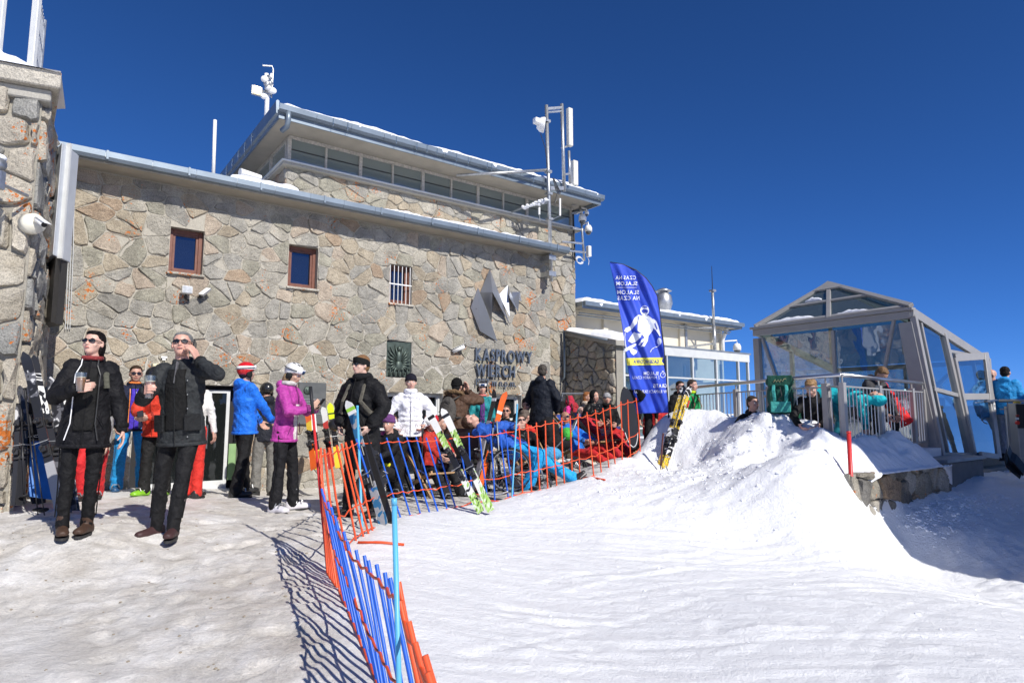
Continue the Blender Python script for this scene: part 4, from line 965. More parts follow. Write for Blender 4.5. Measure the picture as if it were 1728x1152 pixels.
# drift lying on the wall and against the railing
sD1 = onw(1592, 785, NR)[0]
def drift_z(s, n):
    t = max(0, min(1, (n - (NR - .04)) / .42)); e = max(0, min(1, (sD1 + .03 - s) / .3))
    top = .86 - .16 * (s - 8.4) / 2.4 + (.12 * math.exp(-((s - sD1 + .45) / .22) ** 2)) + .05 * N3(Vector((s * 5, n * 5, 3)))
    zz = ZWT - .01 + (top - ZWT) * (t ** .75)
    if n > 4.35: zz = min(zz, top - max(0, (n - 4.35)) * .5)
    zz += (.075 * N3(Vector((s * 3.3, n * 3.3, 6))) + .05 * N3(Vector((s * 8, n * 8, 1)))) * min(1, t * 2.5) + .02 * N3(Vector((s * 22, n * 22, 1)))
    zz -= max(0, 8.35 - s) * .55
    if n > 4.1: zz += .05 * abs(N3(Vector((s * 13, n * 6, 8))))
    return ZWT - .3 + (zz - ZWT + .3) * math.sqrt(e) if e < 1 else zz
g = MB(); S0 = 7.8; ns = 130; nn = 44; vs = []
for j in range(nn + 1):
    for i in range(ns + 1):
        s = S0 + (sD1 + .05 - S0) * i / ns; n = NR - .10 + 1.5 * (j / nn) ** 1.25
        lip = .03 * N3(Vector((s * 7, 0, 0)))
        z = drift_z(s, n) if j > 1 else ZWT - .015 + (.03 * N3(Vector((s * 9, 3, 0))) if j else -.02)
        n += max(0, 8.3 - s) * .7 if j < 12 else 0
        if j <= 1: z -= max(0, 8.35 - s) * .6
        vs.append((s, n + (lip if j < 3 else 0) - (.02 * (1 - abs(j - 3) / 3) if j < 6 else 0), z))
g.add(vs, [(j * (ns + 1) + i, j * (ns + 1) + i + 1, (j + 1) * (ns + 1) + i + 1, (j + 1) * (ns + 1) + i) for j in range(nn) for i in range(ns)])
o = solo('snow_drift', g, M_SNOW, 'snow bank lying on the retaining wall below the railing', 'snow', (sC, NR, .4), 'b', smooth=True, kind='structure')

# ------------------------------------------------------------------ glass pavilion
S0P = 12.14; FR = Vector((S0P, 4.604, 2.966)); FL = Vector((S0P, 7.64, 2.93))
KN = (4.604 - 4.316) / 2.516
def onf(x, y):
    n = 4.45
    for _ in range(12): s, z = onw(x, y, n); n = 4.316 + KN * (z - .45)
    return Vector((s, n, z))
pv = thing('glass_pavilion', 'grey framed glass pavilion with pyramid skylight and sloping right wall', 'pavilion', (S0P, 4.4, ZTER), 'b')
BT = onf(1664, 605); BB = onf(1703, 757); FB = onf(1589, 768)
BL = Vector((BT.x, 7.64, BT.z)); 
M_PAV = M_ALU
def mem(a, b, wd, ht, up=(0, 0, 1), nm='frame', mt=M_PAV, par=pv, dz=0):
    g = MB(); g.bar(Vector(a), Vector(b), wd, ht, up); return bevel(part(nm, g, mt, par), .005)
# front face (plane s = S0P)
def F(x, y, ds=0):
    n, z = ons(x, y, S0P); return Vector((S0P + ds, n, z))
mem((S0P - .0, 4.62, 2.86), (S0P, 7.66, 2.84), .12, .13, nm='front_beam')
mem((S0P - .03, 4.56, 2.955), (S0P - .03, 7.70, 2.935), .16, .05, nm='cornice')
mem((S0P, 7.58, .4), (S0P, 7.6, 2.72), .12, .13, (0, 1, 0), nm='column')
g = MB(); g.prism([(S0P - .05, 4.316 - .02, .35), (S0P - .05, 4.316 + .26, .35), (S0P - .05, 4.82, 2.73), (S0P - .05, 4.60, 2.73)], (.12, 0, 0)); bevel(fixn(part('column', g, M_PAV, pv)), .006)
mid = F(1405, 552); mem((S0P + .01, mid.y, 2.73), (S0P + .01, F(1409.5, 647).y, .5), .07, .06, (0, 1, 0), nm='mullion')
a, b = F(1286, 570), F(1311, 640); d = (b - a); mem(a, a + d * (2.2 / abs(d.z)), .06, .05, (0, 1, 0), nm='brace')
a, b = F(1509, 538), F(1490, 637); d = (b - a); mem(a, a + d * (2.1 / abs(d.z)), .06, .05, (0, 1, 0), nm='brace')
mem((S0P, 4.4, .66), (S0P, 7.6, .66), .09, .12, nm='base_rail'); mem((S0P, 4.5, 1.5), (S0P, 7.56, 1.5), .05, .05, nm='transom')
for (a, b) in ((4.62, mid.y - .04), (mid.y + .04, 7.54)):
    g = MB(); g.add([(S0P + .03, a - (.2 if a < 5 else 0), .7), (S0P + .03, b, .7), (S0P + .03, b, 2.73), (S0P + .03, a, 2.73)], [(0, 1, 2, 3)]); part('pane', g, M_GLASS, pv)
# right face
out = Vector((0, -1, KN)).normalized()
def E(x, y, o=0.0): return onf(x, y) + out * o
mem(FR + Vector((-.05, 0, -.07)), BT + Vector((0, 0, -.05)), .1, .16, nm='side_beam')
mem(E(1541, 532), E(1589.5, 770), .09, .1, out, nm='side_post')
mem(E(1553, 545), E(1600, 768), .05, .06, out, nm='side_post')
mem(E(1591.6, 563), E(1639, 768), .10, .1, out, nm='side_post')
mem(E(1661, 606), E(1702, 758), .10, .1, out, nm='side_post')
mem(E(1574, 656), E(1615, 667), .07, .07, nm='side_rail'); mem(E(1591, 768), E(1640, 768), .09, .1, nm='side_sill'); mem(E(1664, 682), E(1686, 687), .06, .06, nm='side_rail'); mem(E(1641, 768), E(1702, 757), .09, .06, nm='side_sill')
mem(E(1600, 592), E(1652, 602), .05, .06, nm='door_head')
mem(E(1637, 585), E(1650, 650), .04, .06, out, nm='side_post')
def pane(pts, par=pv, mt=M_GLASS):
    g = MB(); g.add(pts, [tuple(range(len(pts)))]); return part('pane', g, mt, par)
pane([E(1547, 545), E(1591, 567), E(1616, 666), E(1575, 655)]); pane([E(1576, 660), E(1616, 671), E(1637, 764), E(1598, 764)])
pane([E(1595, 567), E(1636, 586), E(1640, 602), E(1602, 591)]); pane([E(1657, 607), E(1664, 610), E(1686, 684), E(1668, 680)]); pane([E(1669, 687), E(1687, 690), E(1700, 753), E(1680, 756)])
# glazed door standing slightly open
dr = 'door'
def De(zx, zy, o=.1): return onf(1560 + zx / 4.43, 560 + zy / 4.43) + out * o
g = MB()
for (p, q, w_) in (((200, 200), (350, 925), .09), ((395, 185), (487, 940), .20), ((200, 198), (412, 188), .14), ((262, 487), (452, 490), .12), ((350, 918), (480, 935), .1)):
    g.bar(De(*p, .06 + .08 * (p[0] > 300)), De(*q, .06 + .08 * (q[0] > 360)), w_, .05, out)
dd = bevel(part('door', g, M_PAV, pv), .005)
pane([De(215, 215, .08), De(375, 210, .14), De(402, 470, .14), De(255, 465, .08)], dd); pane([De(275, 505, .08), De(425, 508, .14), De(462, 925, .14), De(355, 915, .08)], dd)
g = MB(); a, b = De(375, 527, .22), De(440, 520, .22); g.path([a, b], .018, 8); g.path([b, De(440, 522, .1)], .012, 6); part('handle', g, M_STEEL, dd)
g = MB(); c = De(448, 563, .175); g.bar(c + Vector((-.05, 0, -.06)), c + Vector((-.05, 0, .06)), .09, .012, out); part('arrow_sticker', g, M_WHITEP, dd)
g = MB(); c2 = c + out * .01 + Vector((-.05, 0, 0)); g.add([c2 + Vector((-.022, 0, .005)), c2 + Vector((.022, 0, .005)), c2 + Vector((0, 0, .04)), c2 + Vector((-.008, 0, .006)), c2 + Vector((.008, 0, .006)), c2 + Vector((.008, 0, -.035)), c2 + Vector((-.008, 0, -.035))], [(0, 1, 2), (3, 6, 5, 4)]); part('arrow_sticker', g, M_BLACK, dd)
# roof
def U_(a, b, t): return a + (b - a) * t
AP = Vector((13.2, 6.55, 3.86)); fn = (FR - FL).cross(AP - FL).normalized(); fn = -fn if fn.x > 0 else fn
M_GLSKY = glass_mat('skylight_glass', (.25, .35, .33), .25, base_refl=.02)
for tri in ((FR, BT, AP), (BT, BL, AP), (BL, FL, AP)): pane(list(tri), mt=M_GLSKY)
mem(BT, AP, .08, .08, nm='skylight_bar'); mem(BL, AP, .08, .08, nm='skylight_bar'); mem(U_(FR, BT, .5), AP, .06, .06, nm='skylight_bar')
def U(a, b, t): return a + (b - a) * t
fb = (FL + FR) / 2 + Vector((0, .0, 0)); e1 = .08
mem(FL + Vector((0, 0, .05)), AP, .09, .07, fn, nm='skylight_bar'); mem(FR + Vector((0, 0, .05)), AP, .09, .07, fn, nm='skylight_bar')
bm_ = U(FL, FR, .52); mem(bm_ + Vector((0, 0, .03)), U(bm_, AP, .93), .08, .06, fn, nm='skylight_bar')
t1 = .48; mem(U(FL, AP, t1) + fn * .01, U(FR, AP, t1) + fn * .01, .06, .05, fn, nm='skylight_bar'); mem(FL + fn * .01 + Vector((.05, -.1, .05)), FR + fn * .01 + Vector((.05, .1, .05)), .07, .05, fn, nm='skylight_bar')
for (p, q) in ((FL, bm_), (bm_, FR)):
    pane([U(p, AP, .02), U(q, AP, .02), U(q, AP, t1), U(p, AP, t1)], mt=M_GLSKY); pane([U(p, AP, t1 + .01), U(q, AP, t1 + .01), AP], mt=M_GLSKY)
g = MB(); tc = .80; g.prism([U(FL, AP, tc) + fn * .05, U(FR, AP, tc) + fn * .05, AP + fn * .05 + Vector((0, 0, .02))], -fn * .04); fixn(part('ridge_cap', g, M_PAV, pv))
rg = random.Random(2)
def snow_patch(a, b, wd, nm='skylight_snow'):
    g = MB(); up = fn.cross((b - a)).normalized(); up = up if up.z > 0 else -up; k = 22; vs = []; m = 7
    for i in range(k + 1):
        t = i / k; e = math.sin(math.pi * t) ** .5
        for j in range(m + 1):
            h = math.sin(math.pi * j / m) ** .6 * .05 * e; w_ = wd * e * (.7 + .4 * N3(Vector((i * .3, a.y, 2)))) * j / m
            vs.append(a + (b - a) * t + up * w_ + fn * (h + .01))
    g.add(vs, [(i * (m + 1) + j, (i + 1) * (m + 1) + j, (i + 1) * (m + 1) + j + 1, i * (m + 1) + j + 1) for i in range(k) for j in range(m)]); fixn(part(nm, g, M_SNOW, pv, True))
snow_patch(U(U(FL, FR, .04), AP, .05), U(U(FL, FR, .44), AP, .05), .22); snow_patch(U(U(FL, FR, .55), AP, .05), U(U(FL, FR, .8), AP, .05), .16); snow_patch(U(U(FL, FR, .16), AP, t1 + .06), U(U(FL, FR, .42), AP, t1 + .06), .16)
# back, left side and things inside
g = MB(); g.box(BT.x - .04, BT.x + .04, 4.45, 4.55, .5, BT.z); g.box(BT.x - .04, BT.x + .04, 7.5, 7.6, .5, BT.z); g.box(BT.x - .03, BT.x + .03, 4.5, 7.6, BT.z - .12, BT.z - .02); g.box(BT.x - .03, BT.x + .03, 6.0, 6.06, .5, BT.z - .1); part('back_frame', g, M_PAV, pv)
mem(FL + Vector((0, -.05, -.08)), BL + Vector((0, -.05, -.06)), .09, .14, nm='side_beam'); mem((S0P + 1.3, 7.58, .4), (S0P + 1.3, 7.58, 2.6), .07, .08, (0, 1, 0), nm='column')
pane([(BT.x, 4.56, .6), (BT.x, 7.5, .6), (BT.x, 7.5, BT.z - .1), (BT.x, 4.56, BT.z - .1)]); pane([(S0P + .06, 7.6, .6), (BT.x, 7.6, .6), (BT.x, 7.6, BT.z - .1), (S0P + .06, 7.6, 2.75)])
g = MB(); g.box(S0P - .04, BT.x + .1, 4.36, 7.7, .1, ZTER + .0); part('floor', g, M_CONC, pv)
g = MB(); g.box(BT.x - .16, BT.x - .1, 4.4, 7.5, ZTER, 1.3); g.box(S0P + .5, BT.x - .2, 7.3, 7.5, ZTER, 1.25); bevel(part('parapet', g, M_ZINCD, pv), .01)
for k in range(5): g = MB(); x_ = S0P + 1.0 + k * .75; g.box(x_, x_ + .5, 5.6 + .2 * (k % 2), 6.1 + .2 * (k % 2), ZTER + .38, ZTER + .45); g.box(x_, x_ + .05, 5.6, 6.1, ZTER, ZTER + .9); bevel(part('bench', g, M_DARK, pv), .01)
pw_ = thing('parapet_wall', 'dark stone parapet with steel struts behind the glass pavilion', 'wall', (BT.x + 1.2, 4.6, 0), 'b')
g = MB(); g.box(BT.x + 1.2, BT.x + 1.5, 4.7, 9.5, -.3, 1.25); bevel(part('wall', g, M_MORTAR2, pw_), .02)
for (a_, b_) in (((BT.x + 1.0, 4.8, .3), (BT.x + 1.3, 6.2, 2.3)), ((BT.x + 1.0, 6.2, .3), (BT.x + 1.3, 5.0, 1.9)), ((BT.x + 1.0, 7.0, .3), (BT.x + 1.1, 7.0, 1.9))): g = MB(); g.bar(a_, b_, .09, .09); part('strut', g, M_ZINCD, pw_)
ma = thing('turnstile_machine', 'dark ski-pass turnstile with curved arms seen through the pavilion glass', 'turnstile', (12.9, 5.2, ZTER), 'b')
g = MB(); g.box(12.8, 13.1, 5.1, 5.5, ZTER, 1.55); bevel(part('housing', g, M_ZINCD, ma), .03)
for k in range(3):
    g = MB(); t = k * 2.1 + .5; g.path([(12.8, 5.3, 1.35), (12.62, 5.3 + .2 * math.cos(t), 1.35 + .2 * math.sin(t)), (12.5, 5.3 + .42 * math.cos(t), 1.35 + .42 * math.sin(t))], .02, 8); part('arm', g, M_STEEL, ma)
g = MB(); g.path([(12.5, 4.8, 1.0), (13.4, 4.8, 1.6), (14.4, 4.9, 1.9)], .04, 8); g.path([(12.4, 6.4, .62), (12.4, 6.4, 1.6), (12.9, 6.4, 1.7), (12.9, 6.4, .62)], .025, 8); part('guide_rail', g, M_STEEL, ma)
sp = thing('loudspeaker', 'black loudspeaker hanging inside the pavilion corner', 'loudspeaker', tuple(E(1568, 578, -.3)), 'b')
c = E(1568, 578, -.3); g = MB(); g.box(c.x - .14, c.x + .14, c.y - .1, c.y + .1, c.z - .16, c.z + .16); bevel(part('cabinet', g, M_BLACK, sp), .02); g = MB(); g.path([c + Vector((0, 0, .15)), c + Vector((0, 0, .5))], .015); part('bracket', g, M_DARK, sp)
# concrete plinth and steps under the right face
g = MB(); a_ = onw(1596, 790, 3.88)[0]; b_ = onw(1660, 790, 3.88)[0]; g.box(a_, b_, 3.88, 4.7, -.8, FB.z - .05)
bevel(solo('pavilion_plinth', g, simple('grey_plinth_paint', (.16, .165, .17), .7), 'dark grey plinth block under the pavilion glass', 'plinth', (a_, 3.88, 0), 'b'), .015)
g = MB(); g.box(a_ - .03, b_ + .03, 3.84, 4.3, FB.z - .048, FB.z + .0); solo('plinth_cap', g, M_ZINCD, 'dark metal sill sheet on top of the pavilion plinth', 'sill', (a_, 3.88, .4), 'b')
st = thing('entrance_steps', 'rough concrete steps with snow at the pavilion door', 'steps', (b_, 3.9, 0), 'b')
for k in range(3):
    g = MB(); z1 = FB.z - .12 - k * .16; g.box(b_ + .02, b_ + 2.4, 4.35 - k * .3, 4.7 - k * .001, z1 - .5, z1); bevel(part('step', g, M_CONC, st), .02)
# ------------------------------------------------------------------ terrace railing
def railing(label, pts, zt, base, posts, sp_=.12, nm='terrace_railing'):
    t = thing(nm, label, 'railing', (pts[0].x, pts[0].y, base), 'w')
    g = MB(); g.path([Vector((p.x, p.y, zt)) for p in pts], .028, 12); part('handrail', g, M_STEEL, t, True)
    g = MB()
    for a, b in zip(pts, pts[1:]): g.bar((a.x, a.y, zt - .15), (b.x, b.y, zt - .15), .04, .02)
    part('top_rail', g, M_ALU, t)
    g = MB()
    for a, b in zip(pts, pts[1:]): g.bar((a.x, a.y, base + .08), (b.x, b.y, base + .08), .04, .02)
    part('bottom_rail', g, M_ALU, t)
    bal = None; hh = zt - .16 - base - .08
    for a, b in zip(pts, pts[1:]):
        a2, b2 = Vector((a.x, a.y, 0)), Vector((b.x, b.y, 0)); L = (b2 - a2).length; n = max(1, int(L / sp_))
        for k in range(n):
            q = a2 + (b2 - a2) * (k + .5) / n
            if bal is None:
                g = MB(); g.path([(q.x, q.y, base + .09), (q.x, q.y, zt - .16)], .008, 8); bal = part('baluster', g, M_STEEL, t); q0 = q
            else:
                o = bal.copy(); o.location = (q.x - q0.x, q.y - q0.y, 0); col.objects.link(o)
    for (P, dv) in posts:
        g = MB(); s_ = Vector((dv.x, dv.y, 0)).normalized(); g.bar((P.x, P.y, base - .1), (P.x, P.y, zt - .1), .012 + .05, .10, s_); g.path([(P.x, P.y, zt - .1), (P.x, P.y, zt)], .012, 8); part('post', g, M_ALU, t)
    return t
RZ = 1.655
RC = at(1420, 640, 8.4); RC.z = 0
P1 = Vector((3.97, 9.8, 0)); P2 = Vector((3.42, 13.6, 0)); PE = at(1556, 648, 10.8); PE.z = 0
def onseg(a, b, x):
    u = (x - 864) / FPX * 1.0
    # plan position on a-b seen at picture column x
    best = min((abs((a + (b - a) * t / 400).x / ((a + (b - a) * t / 400).y * math.cos(PITCH)) - u), t) for t in range(401)); return a + (b - a) * best[1] / 400
dl = (P1 - RC).normalized()
railing('long steel railing running back along the terrace behind the snow mound', [RC, P1, P2], RZ, ZTER,
        [(onseg(RC, P1, 1396), dl), (onseg(P1, P2, 1243), (P2 - P1).normalized()), (onseg(P1, P2, 1160), (P2 - P1).normalized()), (P1, dl)], .13)
drr = (PE - RC).normalized()
railing('steel railing with close balusters between terrace corner and pavilion', [RC + drr * .03, PE], RZ, ZTER + .0,
        [(onseg(RC, PE, x), drr) for x in (1424, 1486, 1541)] + [(PE, drr)], .135)

# ------------------------------------------------------------------ cable-car hall outside the frame: throws the shade on the right
hall = thing('cable_car_hall', 'cable-car hall outside the picture whose shadow falls on the right-hand snow', 'building', (0, 0, 0), 'w')
W0 = B(sC, NR, 0) + Vector((-.06, .05, 0)); k = 3.6
E0 = W0 + SUN_H * k; E1 = E0 + Vector((.80, .60, 0)) * 7.2
g = MB(); nrm = Vector((.76, -.65, 0)); hq = [E0, E1, E1 + nrm * 5, E0 + nrm * 5]
g.prism([Vector((p.x, p.y, -3)) for p in hq], (0, 0, 3 + 4.3)); fixn(part('wall', g, M_CREAM, hall))
g = MB(); g.prism([Vector((p.x, p.y, 4.3)) for p in [E0 , E1 + WV * .2, E1 + nrm * 5.3, E0 + nrm * 5.3]], (0, 0, .15)); fixn(part('roof', g, M_ZINCD, hall))
# overhead cable casting the thin line of shadow
# ------------------------------------------------------------------ masts, aerials and cameras on the tower corner
def PW(x, y, n): s, z = onw(x, y, n); return Vector((s, n, z))
NM = 11.55
am = thing('antenna_mast', 'tall twin-pole steel antenna mast clamped to the right corner of the tower', 'mast', PW(930, 475, NM), 'b')
g = MB(); g.path([PW(930, 475, NM), PW(922, 178, NM)], .045, 12); part('pole', g, M_GALV, am, True)
g = MB(); g.path([PW(952, 323, NM), PW(948, 176, NM)], .045, 12); part('pole', g, M_GALV, am, True)
g = MB(); g.path([PW(962, 310, NM), PW(960, 255, NM)], .035, 10); part('pole', g, M_GALV, am, True)
for (x0, y0, x1, y1, w_) in ((922, 184, 948, 182, .06), (922, 190, 948, 188, .03), (928, 318, 953, 318, .09), (948, 250, 962, 246, .04), (950, 295, 963, 293, .04)): g = MB(); g.bar(PW(x0, y0, NM), PW(x1, y1, NM), .06, w_); part('cross_bar', g, M_GALV, am)
for y in (205, 290, 327, 370): g = MB(); q = PW(922 + (y - 178) * .027, y, NM); g.box(q.x - .07, q.x + .07, NM - .07, NM + .07, q.z - .03, q.z + .03); part('clamp', g, M_GALV, am)
g = MB(); g.path([PW(922, 287, NM), PW(860, 291, NM - .1), PW(770, 296, NT - .6)], .035, 8); part('stay_arm', g, M_GALV, am, True)
g = MB(); g.path([PW(926, 334, NM), PW(895, 345, NT - .5), PW(858, 360, NT - .1)], .03, 8); g.path([PW(926, 342, NM), PW(880, 352, NT - .3)], .02, 8); part('stay_arm', g, M_ZINCD, am, True)
rg = random.Random(4); g = MB()
for k in range(16): t = k / 16; q = PW(926, 334, NM) * (1 - t) + PW(880, 350, NT - .4) * t; g.ball(q + Vector((rg.uniform(-.03, .03), 0, rg.uniform(-.08, .03))), (rg.uniform(.03, .08), .04, rg.uniform(.02, .05)), None, 8, 6)
part('rime_ice', g, M_SNOW, am, True)
g = MB(); a_, b_ = PW(959, 183, NM - .05), PW(963, 248, NM - .05); g.box(a_.x - .04, a_.x + .1, NM - .12, NM - .0, b_.z, a_.z); bevel(part('panel_antenna', g, plain('aged_white', (.66, .65, .58), .45), am), .015)
a_, b_ = PW(968, 272, NM + .2), PW(971, 314, NM + .2); g = MB(); g.box(a_.x - .07, a_.x + .09, NM + .12, NM + .26, b_.z, a_.z); bevel(part('panel_antenna', g, plain('aged_white', (.66, .65, .58), .45), am), .012)
c = PW(917, 211, NM - .1); g = MB(); cc = Vector((.75, -.5, -.1)).normalized()
g.path([c + cc * -.16, c + cc * -.08, c, c + cc * .03], [.1, .17, .19, .18], 20); part('dish', g, M_WHITEP, am, True)
c2 = PW(909, 208, NM - .15); g = MB(); g.box(c2.x - .12, c2.x + .03, NM - .2, NM - .05, c2.z - .02, c2.z + .12); bevel(part('radio_unit', g, M_WHITEP, am), .02)
for (x, y0, y1) in ((910, 350, 362), (945, 335, 364)):
    a_, b_ = PW(x, y0, NM - .2), PW(x, y1, NM - .2); g = MB(); g.path([a_, b_], .025, 8); part('stub_aerial', g, M_WHITEP, am)
    g = MB(); g.path([b_, b_ + Vector((-.15 if x > 930 else .15, .15, -.1))], .01, 6); part('stub_arm', g, M_GALV, am)
g = MB()
for k in range(3): g.path([PW(928, 300, NM) + Vector((.06 + .02 * k, -.03, 0)), PW(933 + 3 * k, 325, NM) + Vector((.1, -.05, 0)), PW(932, 345, NM) + Vector((.05, 0, 0))], .01, 5)
g.path([PW(912, 225, NM - .1), PW(920, 250, NM - .05), PW(926, 300, NM)], .009, 5); part('cable', g, M_DARK, am)
s_ = PW(930, 462, NM); g = MB(); g.box(s_.x - .1, s_.x + .12, NM - .05, NT + .02, s_.z - .06, s_.z + .06); s_ = PW(930, 435, NM); g.box(s_.x - .1, s_.x + .12, NM - .05, NT + .02, s_.z - .06, s_.z + .06); part('wall_bracket', g, M_GALV, am)
cm = thing('camera_mast', 'short mast crowded with boxes, brackets and curled cables beside the tower corner', 'mast', PW(985, 440, NT - .1), 'b')
NC = NT - .2
g = MB(); g.path([PW(986, 440, NC), PW(979, 345, NC)], .03, 10); part('pole', g, M_GALV, cm, True)
g = MB(); g.path([PW(970, 440, NC + .1), PW(967, 355, NC + .1)], .025, 8); part('pole', g, M_DARK, cm)
g = MB()
for (x0, y0, x1, y1) in ((948, 408, 984, 411), (958, 423, 988, 426), (965, 345, 990, 344), (965, 360, 980, 357), (966, 385, 985, 388)): g.bar(PW(x0, y0, NC), PW(x1, y1, NC), .05, .045)
part('bracket', g, M_GALV, cm)
a_, b_ = PW(990, 415, NC), PW(995, 434, NC); g = MB(); g.box(a_.x, b_.x, NC - .08, NC + .04, b_.z, a_.z); bevel(part('junction_box', g, M_WHITEP, cm), .01)
g = MB(); c = PW(979, 440, NC)
for k in range(3): g.path([c + Vector((.12 * math.cos(t), .02 * k, .09 * math.sin(t) + .02 * k)) for t in [i * .5 for i in range(13)]], .008, 5)
g.path([PW(990, 430, NC), PW(994, 440, NC), PW(993, 447, NC)], .008, 5); part('cable', g, M_WHITEP, cm)
def dcam(label, px, py, r, ax=-10):
    P = PW(px, py, NC - .12); return dome_cam(label, tuple(P), r, 'b', tuple(PW(px + ax, py - 12, NC)))
dcam('middle white dome camera on the tower corner, nearest the sky', 983, 373, .105); dcam('lower white dome camera on the tower corner, tilted right', 993, 391, .10); dcam('smallest white dome camera, topmost at the tower corner', 990, 362, .06)
# mast with the lit lamp behind the roof
NL = 17.0
lm = thing('lamp_mast', 'frosted white mast with a glaring lit lamp above the station roof', 'lamp mast', PW(450, 200, NL), 'b')
g = MB(); g.path([PW(449, 215, NL), PW(451, 160, NL), PW(450, 125, NL)], .06, 10); part('pole', g, M_WHITEP, lm, True)
g = MB(); g.path([PW(458, 165, NL), PW(461, 118, NL), PW(459, 112, NL), PW(443, 111, NL)], .022, 6); part('whip', g, M_GALV, lm)
for (x, y, r) in ((447, 134, .10), (455, 131, .07), (453, 149, .10), (459, 153, .12), (445, 163, .10), (450, 142, .08), (456, 141, .06)):
    c = PW(x, y, NL - .15); g = MB(); dv = Vector((rnd.uniform(-.9, .9), -.6, rnd.uniform(-.3, .3))).normalized(); g.path([c - dv * .07, c - dv * .02, c + dv * .03, c + dv * .05], [r * .45, r * .8, r, r * .9], 14, flat=rnd.uniform(.7, 1)); part('dish', g, M_WHITEP if r > .08 else M_GALV, lm, True)
for (x0, y0, x1, y1) in ((446, 130, 458, 128), (449, 145, 461, 143), (446, 158, 456, 160), (458, 125, 457, 160)): g = MB(); g.bar(PW(x0, y0, NL - .05), PW(x1, y1, NL - .1), .03, .035); part('cross_arm', g, M_GALV, lm)
M_LAMP, lnt, lbs = newmat('lit_lamp'); lbs.inputs['Emission Color'].default_value = (1, .70, .34, 1); lbs.inputs['Emission Strength'].default_value = 6
a_, b_ = PW(427, 144, NL - .4), PW(441, 160, NL - .4); g = MB(); g.box(a_.x, b_.x, NL - .45, NL - .38, b_.z, a_.z); bevel(part('lamp', g, M_LAMP, lm), .03)
g = MB(); g.box(a_.x - .02, b_.x + .02, NL - .375, NL - .3, b_.z - .02, a_.z + .02); g.bar(((a_.x + b_.x) / 2, NL - .33, a_.z - .2), PW(450, 152, NL), .05, .05); part('lamp_housing', g, M_ZINCD, lm)
NP = 13.6; a_, b_ = PW(363, 203, NP), PW(360, 300, NP); g = MB(); g.path([b_ + Vector((0, 0, -.1)), a_], .035, 10)
solo('white_roof_pole', g, M_WHITEP, 'plain white pole standing on the flat roof left of the glazed storey', 'pole', b_, 'b', smooth=True)
# floodlights lying at the tower foot on the roof
a_, b_ = PW(405, 290, NT - .3), PW(440, 300, NT - .2); g = MB(); g.path([a_, b_], [.07, .05], 12); solo('roof_tube_lamp', g, M_WHITEP, 'white tube lamp lying by the tower foot on the lower roof', 'lamp', a_, 'b')
# ------------------------------------------------------------------ right edge: control pillar, rubber ramp, back railing
Pp = at(1722, 800, 11.0); Pp.z = gz(Pp.x, Pp.y); Dp = Pp.y
cp = thing('control_pillar', 'grey control pillar with black button panel and yellow cap at the right edge', 'control pillar', Pp, 'w')
zt2 = at(1715, 680, Dp).z; xa, xb = at(1711, 700, Dp).x, at(1740, 700, Dp).x
g = MB(); g.box(xa, xb, Dp - .06, Dp + .12, Pp.z - .3, zt2); bevel(part('pillar', g, M_ALU, cp), .01)
xp, xq = at(1711, 700, Dp).x - .01, at(1725.5, 700, Dp).x; z0_, z1_ = at(1715, 722, Dp).z, at(1715, 682, Dp).z
g = MB(); g.box(xp, xq, Dp - .085, Dp - .062, z0_, z1_); bevel(part('panel', g, M_BLACK, cp), .004)
for (y, c, r) in ((701, (.25, .02, .02), .022), (713, (.6, .03, .02), .032)):
    q = at(1718, y, Dp - .1); g = MB(); g.path([q, q + Vector((0, .03, 0))], r, 14); part('button', g, plain('red_button', c, .3), cp)
q = at(1717, 706, Dp - .09); g = MB(); g.box(q.x - .025, q.x + .025, q.y, q.y + .01, q.z - .018, q.z + .018); part('label_plate', g, M_WHITEP, cp)
q = at(1716, 678, Dp); g = MB(); g.path([q + Vector((0, 0, -.06)), q + Vector((0, 0, .0)), q + Vector((0, 0, .015))], [.06, .055, .03], 12); part('cap', g, plain('yellow_cap', (.65, .45, .03), .5), cp)
for k, (x0, y0, x1, y1, x2, y2) in enumerate(((1697, 763, 1708, 784, 1724, 797), (1702, 757, 1714, 774, 1729, 792))):
    g = MB(); a_, b_, c_ = at(x0, y0, 10.0), at(x1, y1, 9.9), at(x2, y2, 9.8); w_ = Vector((.10, .1, .06)); vs = []
    for p in (a_, (a_ + b_) / 2 + Vector((-.02, 0, -.03)), b_, (b_ + c_) / 2, c_): vs += [p - w_, p + w_, p + w_ + Vector((0, .02, -.03)), p - w_ + Vector((0, .02, -.03))]
    g.loft([vs[i:i + 4] for i in range(0, 20, 4)]); fixn(solo('rubber_guide', g, M_BLACK, ('front' if k == 0 else 'rear') + ' curved black rubber guide lying beside the pavilion steps', 'rubber guide', c_))
A_ = at(1686, 676, 11.5); B_ = at(1760, 676, 11.0); railing('steel railing at the right edge behind the control pillar', [Vector((A_.x, A_.y, 0)), Vector((B_.x, B_.y, 0))], A_.z, .1, [(Vector((A_.x + .15, A_.y, 0)), Vector((1, 0, 0)))], .13, 'edge_railing')
